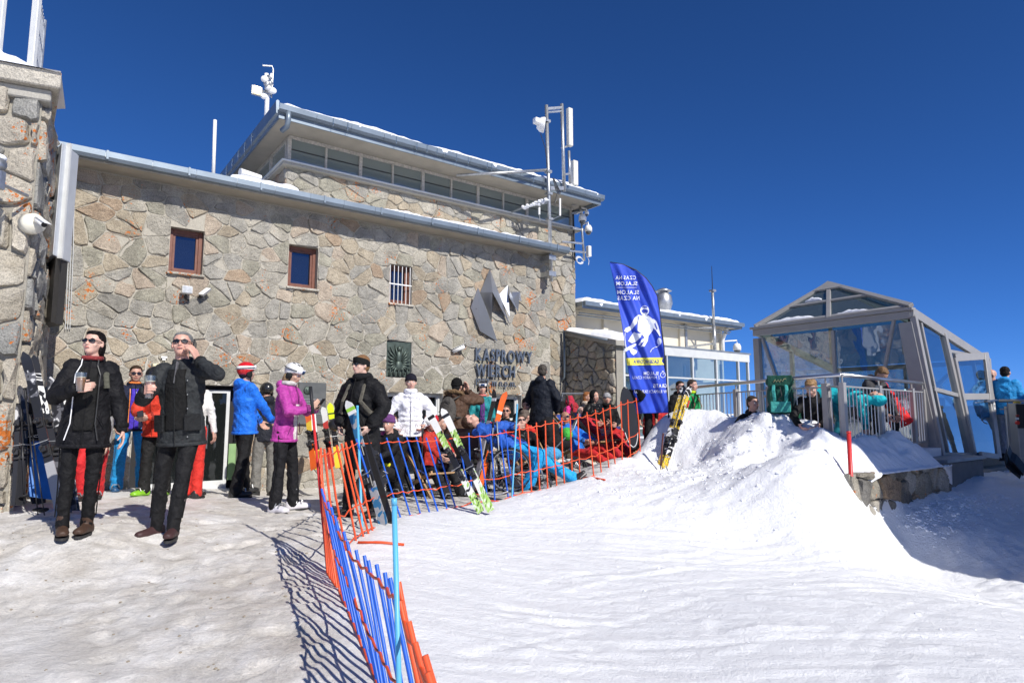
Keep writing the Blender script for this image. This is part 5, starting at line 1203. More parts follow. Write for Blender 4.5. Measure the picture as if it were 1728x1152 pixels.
# ------------------------------------------------------------------ people
X3, Y3, Z3 = Vector((1, 0, 0)), Vector((0, 1, 0)), Vector((0, 0, 1))
def ik(a, b, l1, l2, pole):
    d = b - a; L = d.length
    if L > (l1 + l2) * .999: b = a + d * ((l1 + l2) * .999 / L); d = b - a; L = d.length
    x = (l1 * l1 - l2 * l2 + L * L) / (2 * L); h = math.sqrt(max(0, l1 * l1 - x * x)); u = d / L
    p = pole - u * pole.dot(u)
    if p.length < 1e-5: p = Y3 - u * u.y
    return a + u * x + p.normalized() * h, b
def rcone(mb, a, b, ra, rb, seg=12, mi=0):
    a, b = Vector(a), Vector(b); d = (b - a); L = max(d.length, 1e-4); u = d / L; n = max(2, int(L / max(ra, rb) * 1.6))
    mb.path([a + d * i / n for i in range(n + 1)], [ra + (rb - ra) * i / n for i in range(n + 1)], seg, mi)
    mb.ball(a, ra, None, seg, 8, mi); mb.ball(b, rb, None, seg, 8, mi)
def ringloft(mb, cs, R_, F_, seg=18):
    """cs: list of (centre, half width, half depth, up)"""
    rings = []
    for (c, w, d) in cs:
        rings.append([c + R_ * math.cos(2 * math.pi * k / seg) * w * (1 - .0 * math.cos(4 * math.pi * k / seg)) + F_ * math.sin(2 * math.pi * k / seg) * d for k in range(seg)])
    mb.loft(rings)
DISP = {}
def disp_tex(sc):
    k = round(sc, 3)
    if k not in DISP:
        t = bpy.data.textures.new('folds', 'CLOUDS'); t.noise_scale = sc; t.noise_depth = 2; t.noise_basis = 'IMPROVED_PERLIN'; DISP[k] = t
    return DISP[k]
def crease_tex():
    if 'crease' not in DISP:
        t = bpy.data.textures.new('creases', 'MUSGRAVE'); t.musgrave_type = 'RIDGED_MULTIFRACTAL'; t.noise_scale = .13; t.octaves = 2.2; t.noise_intensity = .6; DISP['crease'] = t
    return DISP['crease']
def organic(name, mb, mat, parent, vox, smooth=4, fold=0, fsc=.09, puff=0):
    o = part(name, mb, mat, parent, True)
    r = o.modifiers.new('remesh', 'REMESH'); r.mode = 'VOXEL'; r.voxel_size = vox; r.use_smooth_shade = True
    if smooth: s = o.modifiers.new('smooth', 'SMOOTH'); s.factor = .5; s.iterations = smooth
    if fold:
        d = o.modifiers.new('folds', 'DISPLACE'); d.texture = disp_tex(fsc); d.strength = fold; d.mid_level = .5; d.texture_coords = 'GLOBAL'
        d2 = o.modifiers.new('folds2', 'DISPLACE'); d2.texture = disp_tex(fsc * .4); d2.strength = fold * .45; d2.mid_level = .5; d2.texture_coords = 'GLOBAL'
        if fold > .014: d3 = o.modifiers.new('creases', 'DISPLACE'); d3.texture = crease_tex(); d3.strength = fold * .8; d3.mid_level = .6; d3.texture_coords = 'GLOBAL'
    return o
SKIN = {}
def skin(c):
    if c in SKIN: return SKIN[c]
    m, nt, bs = newmat('skin'); co = objco(nt, False)
    n = nd(nt, 'ShaderNodeTexNoise', Scale=14.0, Detail=4.0); nt.links.new(co, n.inputs['Vector'])
    nt.links.new(ramp(nt, n.outputs[0], [(.3, tuple(x * .86 for x in c)), (.7, (min(1, c[0] * 1.08), c[1] * 1.0, c[2] * .98))]), bs.inputs['Base Color'])
    bs.inputs['Roughness'].default_value = .5; bs.inputs['Subsurface Weight'].default_value = .08; bs.inputs['Subsurface Radius'].default_value = (.02, .008, .004)
    SKIN[c] = m; return m
M_LIP = simple('lips', (.42, .14, .12), .45); M_EYEW = simple('eye_white', (.8, .8, .78), .25); M_IRIS = simple('iris', (.05, .04, .03), .2)
M_LENS = simple('sunglass_lens', (.012, .012, .014), .08, 0, spec=.8, bmp=0); M_SHOE = simple('black_leather', (.022, .021, .02), .42, bmp=.3)
M_SOLE = simple('rubber_sole', (.03, .03, .03), .7)

def hand(mb, wrist, dirv, palmn, side, k=1.0, curl=.6, rf=.009, thumb_out=.6, spread=1.0):
    """palm with five separate fingers; dirv = wrist to knuckles, palmn = normal out of the palm, side = +1 right"""
    d = dirv.normalized(); pn = (palmn - d * palmn.dot(d)).normalized(); lat = d.cross(pn) * side      # towards the thumb
    kn = wrist + d * .085 * k
    for t in (-1, -.35, .35, 1): rcone(mb, wrist + lat * .018 * t * k, kn + lat * .030 * t * k, .017 * k, .0135 * k, 8)
    LN = (.078, .084, .076, .06)
    for i in range(4):
        off = (1 - i * .67) * .03 * k * spread; b = kn + lat * off; L = LN[3 - i] if False else (.072, .082, .076, .058)[i]
        ang = 0; p = b; q = d
        for s_, f in ((.45, .55), (.32, .9), (.23, .6)):
            ang += curl * f * (1 + .06 * i); v = d * math.cos(ang) + pn * math.sin(ang); e = p + v * L * s_ * k * 1.25
            rcone(mb, p, e, rf * k * (1.0 - .1 * (s_ < .3)), rf * k * .92, 8); p = e
    tb = wrist + d * .03 * k + lat * .022 * k; v = (d * .62 + lat * thumb_out + pn * .35).normalized(); m1 = tb + v * .042 * k
    v2 = (d * .75 + pn * (.45 + curl * .35) + lat * (thumb_out * .25)).normalized(); m2 = m1 + v2 * .03 * k; m3 = m2 + (v2 + pn * curl * .4).normalized() * .024 * k
    rcone(mb, tb, m1, .014 * k, .011 * k, 8); rcone(mb, m1, m2, .0105 * k, .0095 * k, 8); rcone(mb, m2, m3, .0095 * k, .008 * k, 8)

def person(label, D, px, h=1.75, face=0, sex='m', pose=None, dx=0, z=None, lod=1,
           skin_c=(.55, .33, .25), jacket=(.03, .03, .03), trousers=(.02, .02, .022), boots=None, hair=(.03, .02, .015), hat=None,
           glasses=None, head_yaw=0, head_pitch=0, bulk=1.0, tb=1.0, hem=.12, folds=1.0, group=None, hair_len=0, extra=None, loc=None, open_shirt=None, hood=True, boot_style='shoe', quilt=False):
    """pose: lists in local metres for a 1.75 m body; x = the person's right, y = forward, z up.
       hips: pelvis point; lean: torso tilt forward (deg); side: sideways tilt; feet: [(L),(R)], hands: [(L),(R)], elbows/knees poles"""
    P = dict(hips=(0, 0, .95), lean=3, side=0, twist=0, feet=[(-.11, .0, 0), (.11, .02, 0)], toes=[12, -12], hands=[(-.27, .05, .80), (.27, .05, .80)],
             elbows=[(-.5, -.8, -.3), (.5, -.8, -.3)], knees=[(-.15, 1, .1), (.15, 1, .1)], hdir=[None, None], palm=[None, None], curl=[.55, .55], sleeves=None)
    P.update(pose or {})
    k = h / 1.75
    if loc is None:
        loc = at(px, 700, D); loc.z = gz(loc.x, loc.y) if z is None else z
    cdir = Vector((-loc.x, -loc.y, 0)).normalized(); rdir = Vector((-cdir.y, cdir.x, 0))       # towards image right seen from camera
    fa = R(face); fw = cdir * math.cos(fa) + rdir * math.sin(fa)
    yaw = math.atan2(-fw.x, fw.y)
    root = thing('person', label, 'person', loc, 'l', group, rotz=yaw)
    vox = {2: .0065, 1: .009, 0: .012}[lod]; jv = {2: .011, 1: .014, 0: .018}[lod]
    rg = random.Random(label)
    hips = Vector(P['hips']) * k; ln, sd_ = R(P['lean']), R(P['side'])
    T = Vector((math.sin(sd_), math.sin(ln) * math.cos(sd_), math.cos(ln) * math.cos(sd_))).normalized()
    tw = R(P['twist']); F0 = Vector((math.sin(tw), math.cos(tw), 0)); Rr = F0.cross(Z3); Fv = T.cross(Rr.cross(T) * -1)
    Fv = (F0 - T * F0.dot(T)).normalized(); Rr = Fv.cross(T).normalized()
    sw = .185 if sex == 'm' else .165
    neck = hips + T * .53 * k; chest = hips + T * .34 * k
    sh = [hips + T * .475 * k - Rr * sw * k, hips + T * .475 * k + Rr * sw * k]
    hipj = [hips - Rr * .09 * k, hips + Rr * .09 * k]
    hy, hp_ = R(head_yaw), R(head_pitch)
    HF = (Fv * math.cos(hy) - Rr * math.sin(hy) * -1).normalized(); HR = HF.cross(Vector(T + Z3 * 1.5).normalized()).normalized(); HU = HR.cross(HF).normalized()
    HF, HU = (HF * math.cos(hp_) + HU * math.sin(hp_)).normalized(), (HU * math.cos(hp_) - HF * math.sin(hp_)).normalized()
    headc = neck + (T * .5 + HU * .5).normalized() * .155 * k + HF * .02 * k
    HM = Matrix((HR, HF, HU)).transposed()
    elb = []; wr = []
    for i in (0, 1):
        tgt = Vector(P['hands'][i]) * k; pole = Vector(P['elbows'][i]); e, w_ = ik(sh[i], tgt, .285 * k, .25 * k, pole); elb.append(e); wr.append(w_)
    kn = []; an_ = []
    for i in (0, 1):
        tgt = Vector(P['feet'][i]) * k + Vector((0, 0, .09 * k)); pole = Vector(P['knees'][i]); kk, a = ik(hipj[i], tgt, .435 * k, .425 * k, pole); kn.append(kk); an_.append(a)
    # ---- body: head with face, neck, torso core, arms, hands: one surface
    b = MB(); hk = k * (1.0 if sex == 'm' else .96)
    def H(x, y, z_): return headc + HM @ (Vector((x, y, z_)) * hk)
    b.ball(H(0, -.01, .035), Vector((.076, .094, .088)) * hk, HM, 16, 12)
    b.ball(H(0, .018, -.02), Vector((.064, .070, .085)) * hk, HM, 16, 12)
    b.ball(H(0, .042, -.068), Vector((.042, .042, .038)) * hk, HM, 12, 8)           # chin
    b.ball(H(0, .062, .032), Vector((.056, .022, .018)) * hk, HM, 12, 8)            # brow
    rcone(b, H(0, .082, .018), H(0, .101, -.018), .009 * hk, .0125 * hk, 8); b.ball(H(.011, .088, -.021), .009 * hk, None, 8, 6); b.ball(H(-.011, .088, -.021), .009 * hk, None, 8, 6)
    b.ball(H(.042, .055, -.018), Vector((.022, .022, .024)) * hk, HM, 10, 8); b.ball(H(-.042, .055, -.018), Vector((.022, .022, .024)) * hk, HM, 10, 8)
    b.ball(H(0, .084, -.047), Vector((.024, .011, .0085)) * hk, HM, 10, 6)
    for s_ in (-1, 1): b.ball(H(s_ * .079, -.004, -.004), Vector((.010, .019, .031)) * hk, HM, 8, 6)
    rcone(b, neck - T * .06 * k, headc - HU * .03 * k - HF * .015 * k, .062 * k, .052 * k, 12)
    ringloft(b, [(hips, .12 * k, .09 * k), (chest, .13 * k, .09 * k), (neck - T * .04 * k, .06 * k, .05 * k)], Rr, Fv)
    for i in (0, 1):
        s_ = 1 if i else -1
        rcone(b, sh[i] - Rr * s_ * .06 * k, elb[i], .04 * k, .034 * k, 8); rcone(b, elb[i], wr[i], .034 * k, .026 * k, 8)
        fd = (wr[i] - elb[i]).normalized(); hd = Vector(P['hdir'][i]).normalized() if P['hdir'][i] else fd
        pn = Vector(P['palm'][i]) if P['palm'][i] else -Rr * s_ + Fv * .2
        if lod > 0: hand(b, wr[i], hd, pn, s_ , k, P['curl'][i], .0092 if lod == 2 else .0105)
    organic('body', b, skin(skin_c), root, vox, 2)
    if lod == 0:
        for i in (0, 1):
            s_ = 1 if i else -1; hb = MB(); fd = (wr[i] - elb[i]).normalized(); hd = Vector(P['hdir'][i]).normalized() if P['hdir'][i] else fd
            pn = Vector(P['palm'][i]) if P['palm'][i] else -Rr * s_ + Fv * .2; hand(hb, wr[i], hd, pn, s_, k, P['curl'][i], .0095); part('hand', hb, skin(skin_c), root, True)
    # ---- jacket
    j = MB(); B_ = bulk
    hw = (.172 if sex == 'm' else .165) * k * B_; ww_ = (.155 if sex == 'm' else .135) * k * B_; cw_ = (.185 if sex == 'm' else .165) * k * (B_ * .5 + .5)
    ringloft(j, [(hips - T * hem * k, hw * 1.03, .128 * k * B_), (hips, hw, .125 * k * B_), (hips + T * .15 * k, ww_, .112 * k * B_), (hips + T * .32 * k, cw_, .128 * k * B_), (hips + T * .42 * k, cw_ * .97, .115 * k * B_),
                 (hips + T * .495 * k, cw_ * .66, .085 * k * B_), (neck + T * .0 * k, .078 * k, .072 * k), (neck + T * .045 * k, .070 * k, .066 * k)], Rr, Fv)
    if sex == 'f': 
        for s_ in (-1, 1): j.ball(hips + T * .34 * k + Fv * .085 * k + Rr * s_ * .07 * k, .068 * k)
    for i in (0, 1):
        s_ = 1 if i else -1
        rcone(j, sh[i] - Rr * s_ * .035 * k - T * .01 * k, elb[i], .075 * k * B_, .058 * k * B_, 12); rcone(j, elb[i], wr[i] - (wr[i] - elb[i]) * (.02 if not P['sleeves'] else P['sleeves']), .058 * k * B_, .044 * k * B_, 12)
    if hood:
        j.ball(neck - Fv * .085 * k + T * .01 * k, Vector((.10, .07, .075)) * k, Matrix((Rr, Fv, T)).transposed(), 14, 8)
    if quilt:
        for q in range(9): c = hips + T * (-hem + .03 + q * .068) * k; ww2 = (hw if q < 3 else cw_) * (1.05 if q < 7 else .8); ringloft(j, [(c - T * .022 * k, ww2 * .97, .120 * k * B_), (c, ww2 * 1.015, .131 * k * B_), (c + T * .022 * k, ww2 * .97, .120 * k * B_)], Rr, Fv)
        for i in (0, 1):
            for q in range(1, 5): c = sh[i] + (elb[i] - sh[i]) * q / 4.5; j.ball(c, .071 * k * B_, None, 10, 6); c = elb[i] + (wr[i] - elb[i]) * q / 5; j.ball(c, .06 * k * B_, None, 10, 6)
    jm = jacket if not isinstance(jacket, tuple) else cloth(jacket, .62)
    jk = organic('jacket', j, jm, root, jv, 3, .022 * folds, .085)
    if lod > 0:
        dkc = tuple(x * .45 + .004 for x in jacket) if isinstance(jacket, tuple) else (.01, .01, .01)
        m = MB(); m.path([hips + T * z_ * k + Fv * (d_ * B_ + .012) * k for z_, d_ in ((-hem, .13), (0, .128), (.15, .118), (.32, .134), (.42, .12), (.5, .088), (.55, .074))], .0055 * k, 6); part('zip', m, cloth(dkc), root)
        for i in (0, 1):
            d_ = (wr[i] - elb[i]).normalized(); m = MB(); m.path([wr[i] - d_ * .045 * k, wr[i] - d_ * .03 * k, wr[i] - d_ * .005 * k], [.047 * k * B_, .05 * k * B_, .043 * k * B_], 14); part('cuff', m, cloth(dkc), root, True)
            s_ = 1 if i else -1; m = MB(); a_ = hips + T * .10 * k + Rr * s_ * .08 * k + Fv * .125 * B_ * k; b_ = hips - T * .02 * k + Rr * s_ * .125 * k * B_ + Fv * .112 * B_ * k; m.path([a_, b_], .006 * k, 6, flat=.6); part('pocket_zip', m, cloth(dkc), root)
        m = MB(); rings = [[hips - T * (hem + o_) * k + Rr * math.cos(a) * hw * r_ + Fv * math.sin(a) * .130 * k * B_ * r_ for a in [2 * math.pi * q / 24 for q in range(24)]] for o_, r_ in ((-.022, 1.035), (-.018, 1.06), (.006, 1.06), (.010, 1.03))]
        m.loft(rings); part('hem_band', m, jm, root, True)
    # ---- trousers
    t = MB(); TB = tb
    ringloft(t, [(hips - T * .04 * k - Z3 * .06 * k, .15 * k, .11 * k), (hips, .15 * k, .108 * k), (hips + T * .09 * k, .135 * k, .095 * k)], Rr, Fv)
    for i in (0, 1):
        rcone(t, hipj[i] - Z3 * .02 * k, hipj[i] + (kn[i] - hipj[i]) * .45, .086 * k, .078 * k * TB, 14); rcone(t, hipj[i] + (kn[i] - hipj[i]) * .4, kn[i], .078 * k * TB, .066 * k * TB, 14)
        ak = an_[i] + (kn[i] - an_[i]).normalized() * -.015 * k
        rcone(t, kn[i], ak, .064 * k * TB, (.055 if TB < 1.1 else .07) * k * TB, 14)
    tm = trousers if not isinstance(trousers, tuple) else cloth(trousers, .7)
    organic('trousers', t, tm, root, jv, 3, .018 * folds, .07)
    if lod > 0:
        for i in (0, 1):
            s_ = 1 if i else -1; m = MB(); q_ = []
            for f_, r_ in ((.12, .086), (.5, .08 * TB), (.95, .068 * TB)): c_ = hipj[i] + (kn[i] - hipj[i]) * f_; q_.append(c_ + Rr * s_ * r_ * k + Fv * .015)
            for f_, r_ in ((.3, .064 * TB), (.85, .06 if TB < 1.1 else .07 * TB)): c_ = kn[i] + (an_[i] - kn[i]) * f_; q_.append(c_ + Rr * s_ * r_ * k)
            m.path(q_, .005 * k, 6); part('side_seam', m, cloth(tuple(x * .5 + .003 for x in trousers) if isinstance(trousers, tuple) else (.01, .01, .01)), root)
    # ---- boots
    bm_ = boots if boots is not None else M_SHOE
    for i in (0, 1):
        ta = R(P['toes'][i]); sh_d = (kn[i] - an_[i]).normalized()
        td = Vector((-math.sin(ta), math.cos(ta), 0))
        if P.get('footpitch'): fp = R(P['footpitch'][i]); td = Vector((td.x * math.cos(fp), td.y * math.cos(fp), math.sin(fp)))
        up_ = (Z3 - td * td.z).normalized(); lt = td.cross(up_)
        c0 = an_[i] - up_ * .055 * k; m = MB(); wd = 1.35 if boot_style == 'ski' else (1.12 if boot_style == 'boot' else 1.0)
        prof = [(-.075, .030, .052), (-.05, .042, .062), (.0, .042, .06), (.06, .040, .048), (.12, .045, .038), (.17, .040, .032), (.198, .022, .022)]
        seg = 14; rings = []
        for (y, w_, hh) in prof:
            rings.append([c0 + td * y * k * (1.08 if boot_style == 'ski' else 1) + lt * math.cos(2 * math.pi * q / seg) * w_ * wd * k + up_ * ((max(-.6, math.sin(2 * math.pi * q / seg))) * hh * (1.2 if boot_style == 'ski' else 1) + .0) * k for q in range(seg)])
        m.loft(rings)
        hs = .20 if boot_style == 'ski' else (.06 if boot_style == 'boot' else .03)
        rcone(m, an_[i] - up_ * .02 * k - td * .01 * k, an_[i] + sh_d * hs * k, .043 * wd * k, .042 * wd * k, 12)
        o = organic('boot', m, bm_ if not isinstance(bm_, (list, tuple)) else bm_[i], root, .009 if lod == 2 else .012, 1)
        s_ = MB(); rings = []
        for zz in (-.032, -.052): rings.append([c0 + td * (.06 + .135 * math.sin(2 * math.pi * q / 18)) * k * (1.08 if boot_style == 'ski' else 1) + lt * math.cos(2 * math.pi * q / 18) * .046 * wd * k + up_ * (zz + .0) * k for q in range(18)])
        s_.loft(rings); part('sole', s_, P.get('sole', M_SOLE), root)
        if boot_style == 'ski':
            for q in range(4):
                c = an_[i] + sh_d * (.15 - q * .045) * k if q < 2 else c0 + td * (.05 + (q - 2) * .06) * k + up_ * .035 * k
                dd_ = sh_d if q < 2 else td; g = MB(); cr = lt; r_ = .062 * k if q < 2 else .05 * k
                g.path([c + cr * -r_, c + cr * -r_ * .6 + (td if q < 2 else up_) * r_ * .8, c + cr * r_ * .6 + (td if q < 2 else up_) * r_ * .8, c + cr * r_], .009 * k, 6); part('buckle', g, M_GALV, root)
    # ---- face and hair
    if lod > 0 or True:
        g = MB(); g.ball(H(0, .0935, -.0475), Vector((.021, .0045, .0065)) * hk, HM, 10, 6); part('mouth', g, M_LIP, root, True)
        for s_ in (-1, 1):
            e = MB(); e.ball(H(s_ * .030, .070, .012), .0125 * hk, None, 10, 8); ey = part('eye', e, M_EYEW, root, True)
            e = MB(); e.ball(H(s_ * .030, .0795, .012), .0058 * hk, None, 8, 6); part('iris', e, M_IRIS, ey, True)
            e = MB(); e.path([H(s_ * .016, .084, .030), H(s_ * .032, .083, .036), H(s_ * .048, .072, .030)], [.003 * hk, .0042 * hk, .002 * hk], 6); part('eyebrow', e, cloth(hair if hair else (.1, .07, .05)), root)
    if hair:
        m = MB(); m.ball(H(0, -.022, .050), Vector((.083, .092, .083)) * hk, HM, 18, 12); m.ball(H(0, -.05, .0), Vector((.074, .062, .085)) * hk, HM, 16, 10)
        if hair_len:
            m.ball(H(0, -.07, -.07), Vector((.07, .04, .09)) * hk, HM, 14, 10); m.ball(H(.06, -.035, -.03), Vector((.028, .045, .08)) * hk, HM, 12, 8); m.ball(H(-.06, -.035, -.03), Vector((.028, .045, .08)) * hk, HM, 12, 8)
            m.ball(H(0, .03, .095), Vector((.06, .05, .028)) * hk, HM, 12, 8)
            if hair_len > 1: rcone(m, H(0, -.09, -.05), H(0, -.11, -.28), .05 * hk, .025 * hk)
        else: m.ball(H(0, .02, .092), Vector((.062, .055, .022)) * hk, HM, 12, 8)
        organic('hair', m, cloth(hair, .55, .9), root, vox, 1, .006, .02)
    if hat:
        kind, hc = hat[0], hat[1]
        hm = cloth(hc, .85) if kind in ('beanie', 'pompom', 'hood', 'band') else simple('helmet_shell', hc, .25, bmp=0, coat=.5)
        m = MB()
        if kind in ('beanie', 'pompom'):
            m.ball(H(0, -.012, .058), Vector((.090, .105, .092)) * hk, HM, 18, 12); g2 = MB()
            o = MB(); rings = []
            for zz, rr in ((.018, 1.0), (.03, 1.04), (.05, 1.04), (.062, 1.0)): rings.append([H(math.cos(a) * .089 * rr, -.012 + math.sin(a) * .104 * rr, zz + .022 * math.sin(a)) for a in [2 * math.pi * q / 20 for q in range(20)]])
            o.loft(rings); part('hat_brim', o, hm, root, True)
            v = [p for p in m.v]; 
            if kind == 'pompom': m.ball(H(0, -.03, .16), .035 * hk, None, 12, 8)
            m.v = [tuple(Vector(p) if (HM.transposed() @ (Vector(p) - headc)).z > .022 * hk + ((HM.transposed() @ (Vector(p) - headc)).y) * .25 else headc + HM @ Vector(((HM.transposed() @ (Vector(p) - headc)).x, (HM.transposed() @ (Vector(p) - headc)).y, .022 * hk + (HM.transposed() @ (Vector(p) - headc)).y * .25))) for p in m.v]
            part('hat', m, hm, root, True)
        elif kind == 'band':
            rings = []
            for zz, rr in ((.0, 1.0), (.012, 1.05), (.06, 1.05), (.075, 1.0)): rings.append([H(math.cos(a) * .084 * rr, -.008 + math.sin(a) * .100 * rr, zz + .022 * math.sin(a)) for a in [2 * math.pi * q / 22 for q in range(22)]])
            m.loft(rings); part('headband', m, hm, root, True)
        elif kind == 'hood':
            m.ball(H(0, -.03, .03), Vector((.10, .10, .125)) * hk, HM, 18, 12); m.ball(H(0, -.04, -.09), Vector((.10, .08, .09)) * hk, HM, 16, 10); organic('hood', m, hm, root, jv * .8, 2, .012, .05)
        elif kind == 'helmet':
            L = HM.transposed()
            m.ball(H(0, -.015, .045), Vector((.105, .125, .108)) * hk, HM, 22, 16)
            def clampv(p):
                q = L @ (Vector(p) - headc); lim = (.036 if q.y > .0 else -.055) * hk; lim = (-.055 + .095 * max(0, min(1, (q.y / hk + .03) / .06))) * hk
                if q.z < lim: q.z = lim; q.x *= .97
                return tuple(headc + HM @ q)
            m.v = [clampv(p) for p in m.v]; part('helmet', m, hm, root, True)
            for s_ in (-1, 1): e = MB(); e.ball(H(s_ * .083, -.01, -.02), Vector((.022, .045, .052)) * hk, HM, 10, 8); part('ear_pad', e, cloth((.02, .02, .02)), root, True)
            st_ = MB(); st_.path([H(.08, .0, -.05), H(.05, .03, -.10), H(0, .045, -.115), H(-.05, .03, -.10), H(-.08, .0, -.05)], .006 * hk, 6); part('chin_strap', st_, M_BLACK, root)
            if len(hat) > 2 and hat[2]:      # contrasting band / vents
                rings = []
                for zz, rr in ((.045, 1.03), (.05, 1.045), (.085, 1.02), (.09, .99)): rings.append([H(math.cos(a) * .104 * rr * math.sqrt(max(.05, 1 - ((zz - .045) / .115) ** 2)), -.015 + math.sin(a) * .124 * rr * math.sqrt(max(.05, 1 - ((zz - .045) / .115) ** 2)), zz) for a in [2 * math.pi * q / 24 for q in range(24)]])
                e = MB(); e.loft(rings, cap=False); part('helmet_band', e, simple('helmet_band', hat[2], .4), root, True)
            if len(hat) > 3:
                for (vx, vy) in ((-.04, .03), (0, .045), (.04, .03), (-.05, -.03), (.05, -.03), (0, -.02)):
                    e = MB(); zz = .045 + .110 * math.sqrt(max(0, 1 - (vx / .105) ** 2 - ((vy + .015) / .125) ** 2)); e.ball(H(vx, vy, zz), Vector((.009, .024, .006)) * hk, HM, 8, 6); part('vent', e, M_BLACK, root)
    if glasses:
        gk, gc = glasses
        if gk == 'sun':
            for s_ in (-1, 1):
                e = MB(); sg = lambda v: math.copysign(abs(v) ** .6, v)
                pts = [H(s_ * (.033 + .027 * sg(math.cos(a))), .0935 - .014 * max(0, sg(math.cos(a))) ** 2, .013 + .0135 * sg(math.sin(a)) - .003 * sg(math.cos(a)) * 0) for a in [2 * math.pi * q / 16 for q in range(16)]]
                e.prism(pts, HF * .004 * hk); fixn(part('sunglass_lens', e, M_LENS, root))
            e = MB(); e.path([H(-.054, .080, .018), H(-.03, .096, .022), H(0, .101, .020), H(.03, .096, .022), H(.054, .080, .018)], .0032 * hk, 6)
            for s_ in (-1, 1): e.path([H(s_ * .055, .080, .018), H(s_ * .075, .04, .016), H(s_ * .083, -.01, .012)], .0034 * hk, 6)
            part('sunglass_frame', e, plain('glasses_frame', gc, .3), root)
        else:       # goggles; gk = 'goggles' over the eyes or 'goggles_up' on the helmet
            zz = .012 if gk == 'goggles' else .075; yy = .085 if gk == 'goggles' else .105
            rings = []
            for i in range(13):
                a = R(-70 + i * 140 / 12); x = math.sin(a) * .078; y = yy - .055 + math.cos(a) * .06
                rings.append([H(x * s1, y + s2, zz + s3) for (s1, s2, s3) in ((1, 0, -.03), (1.05, .012, -.022), (1.05, .012, .022), (1, 0, .03), (.9, -.01, .0))])
            e = MB(); e.loft(rings); fixn(part('goggles', e, simple('goggle_frame', gc, .3), root, True))
            rings = []
            for i in range(11):
                a = R(-58 + i * 116 / 10); x = math.sin(a) * .081; y = yy - .055 + math.cos(a) * .074
                rings.append([H(x, y, zz - .022), H(x, y, zz + .022), H(x * .95, y - .004, zz + .022), H(x * .95, y - .004, zz - .022)])
            e = MB(); e.loft(rings); fixn(part('goggle_lens', e, simple('goggle_lens', (.02, .06, .16), .08, .4, bmp=0), root, True))
            e = MB(); e.path([H(math.sin(R(a)) * .112, -.015 + math.cos(R(a)) * .128, zz - .01 * (1 - math.cos(R(a)))) for a in range(50, 311, 20)], .012 * hk, 6, flat=.35); part('goggle_strap', e, cloth((.03, .03, .03)), root)
    ctx = dict(root=root, k=k, hips=hips, T=T, F=Fv, R=Rr, neck=neck, chest=chest, sh=sh, elb=elb, wr=wr, kn=kn, an=an_, head=headc, H=H, HM=HM, hk=hk, B=bulk, M=Matrix.Translation(loc) @ Matrix.Rotation(yaw, 4, 'Z'))
    ctx['W'] = lambda v: ctx['M'] @ Vector(v)
    if extra: extra(ctx)
    return ctx
def pt(c, name, mb, mat, sm=False): return part(name, mb, mat, c['root'], sm)
def backpack(c, colr, w=.15, hgt=.42, straps=True):
    T, F, Rr, k = c['T'], c['F'], c['R'], c['k']; B0 = c['hips'] + T * .28 * k - F * (.19 * c['B']) * k
    M = Matrix((Rr, F, T)).transposed(); m = MB(); m.ball(B0, Vector((w, .085, hgt / 2)) * k, M, 16, 12); m.ball(B0 - T * .09 * k - F * .04 * k, Vector((w * .8, .07, hgt * .28)) * k, M, 14, 10)
    organic('backpack', m, cloth(colr), c['root'], .014, 2, .01, .06)
    m = MB(); m.path([B0 + T * .12 * k - F * .085 * k - Rr * .08 * k, B0 + T * .15 * k - F * .08 * k, B0 + T * .12 * k - F * .085 * k + Rr * .08 * k], .006, 6)
    m.path([B0 - T * .02 * k - F * .11 * k - Rr * .1 * k, B0 + T * .0 * k - F * .118 * k, B0 - T * .02 * k - F * .11 * k + Rr * .1 * k], .006, 6); pt(c, 'zip', m, M_BLACK)
    if straps:
        for s_ in (-1, 1):
            m = MB(); a = c['neck'] - T * .03 * k + Rr * s_ * .10 * k; q = [B0 + T * .17 * k + Rr * s_ * .07 * k, a - F * .08 * k + T * .02 * k, a + T * .035 * k, a + F * .09 * k - T * .03 * k, c['hips'] + T * .3 * k + F * .145 * k * c['B'] + Rr * s_ * .12 * k, c['hips'] + T * .17 * k + F * .09 * k * c['B'] + Rr * s_ * .16 * k * c['B'], B0 - T * .1 * k + Rr * s_ * .1 * k]
            m.path(q, .024 * k, 8, flat=.35); pt(c, 'strap', m, cloth(tuple(x * .9 for x in colr)))
def scarf(c, colr, r=.03):
    k = c['k']; m = MB(); q = [c['neck'] + c['T'] * .035 * k + c['R'] * math.cos(a) * .068 * k + c['F'] * math.sin(a) * .066 * k for a in [i * math.pi / 6 for i in range(13)]]
    m.path(q, r * k, 10); organic('scarf', m, cloth(colr), c['root'], .011, 1, .01, .04)
def front_panel(c, colr, w=.055, z0=-.1, z1=.5, name='shirt', dep=.140):
    """strip of another garment showing in the open jacket"""
    T, F, Rr, k = c['T'], c['F'], c['R'], c['k']; m = MB(); rings = []
    prof = [(z0, .128), (0, .127), (.15, .118), (.32, .134), (.42, .118), (.48, .09), (.52, .078)]
    for (z_, d) in prof:
        if z_ > z1: continue
        d = d * c['B'] * k + .012 * k; ww = w * k * (1 if z_ < .35 else .85)
        rings.append([c['hips'] + T * z_ * k + Rr * x * ww + F * (d * math.sqrt(max(0, 1 - (x * w / .2) ** 2)) - e) for x, e in ((-1, 0), (-.5, 0), (0, -.004), (.5, 0), (1, 0), (1, .05), (-1, .05))])
    m.loft(rings); return organic(name, m, cloth(colr), c['root'], .009, 2, .006, .05)
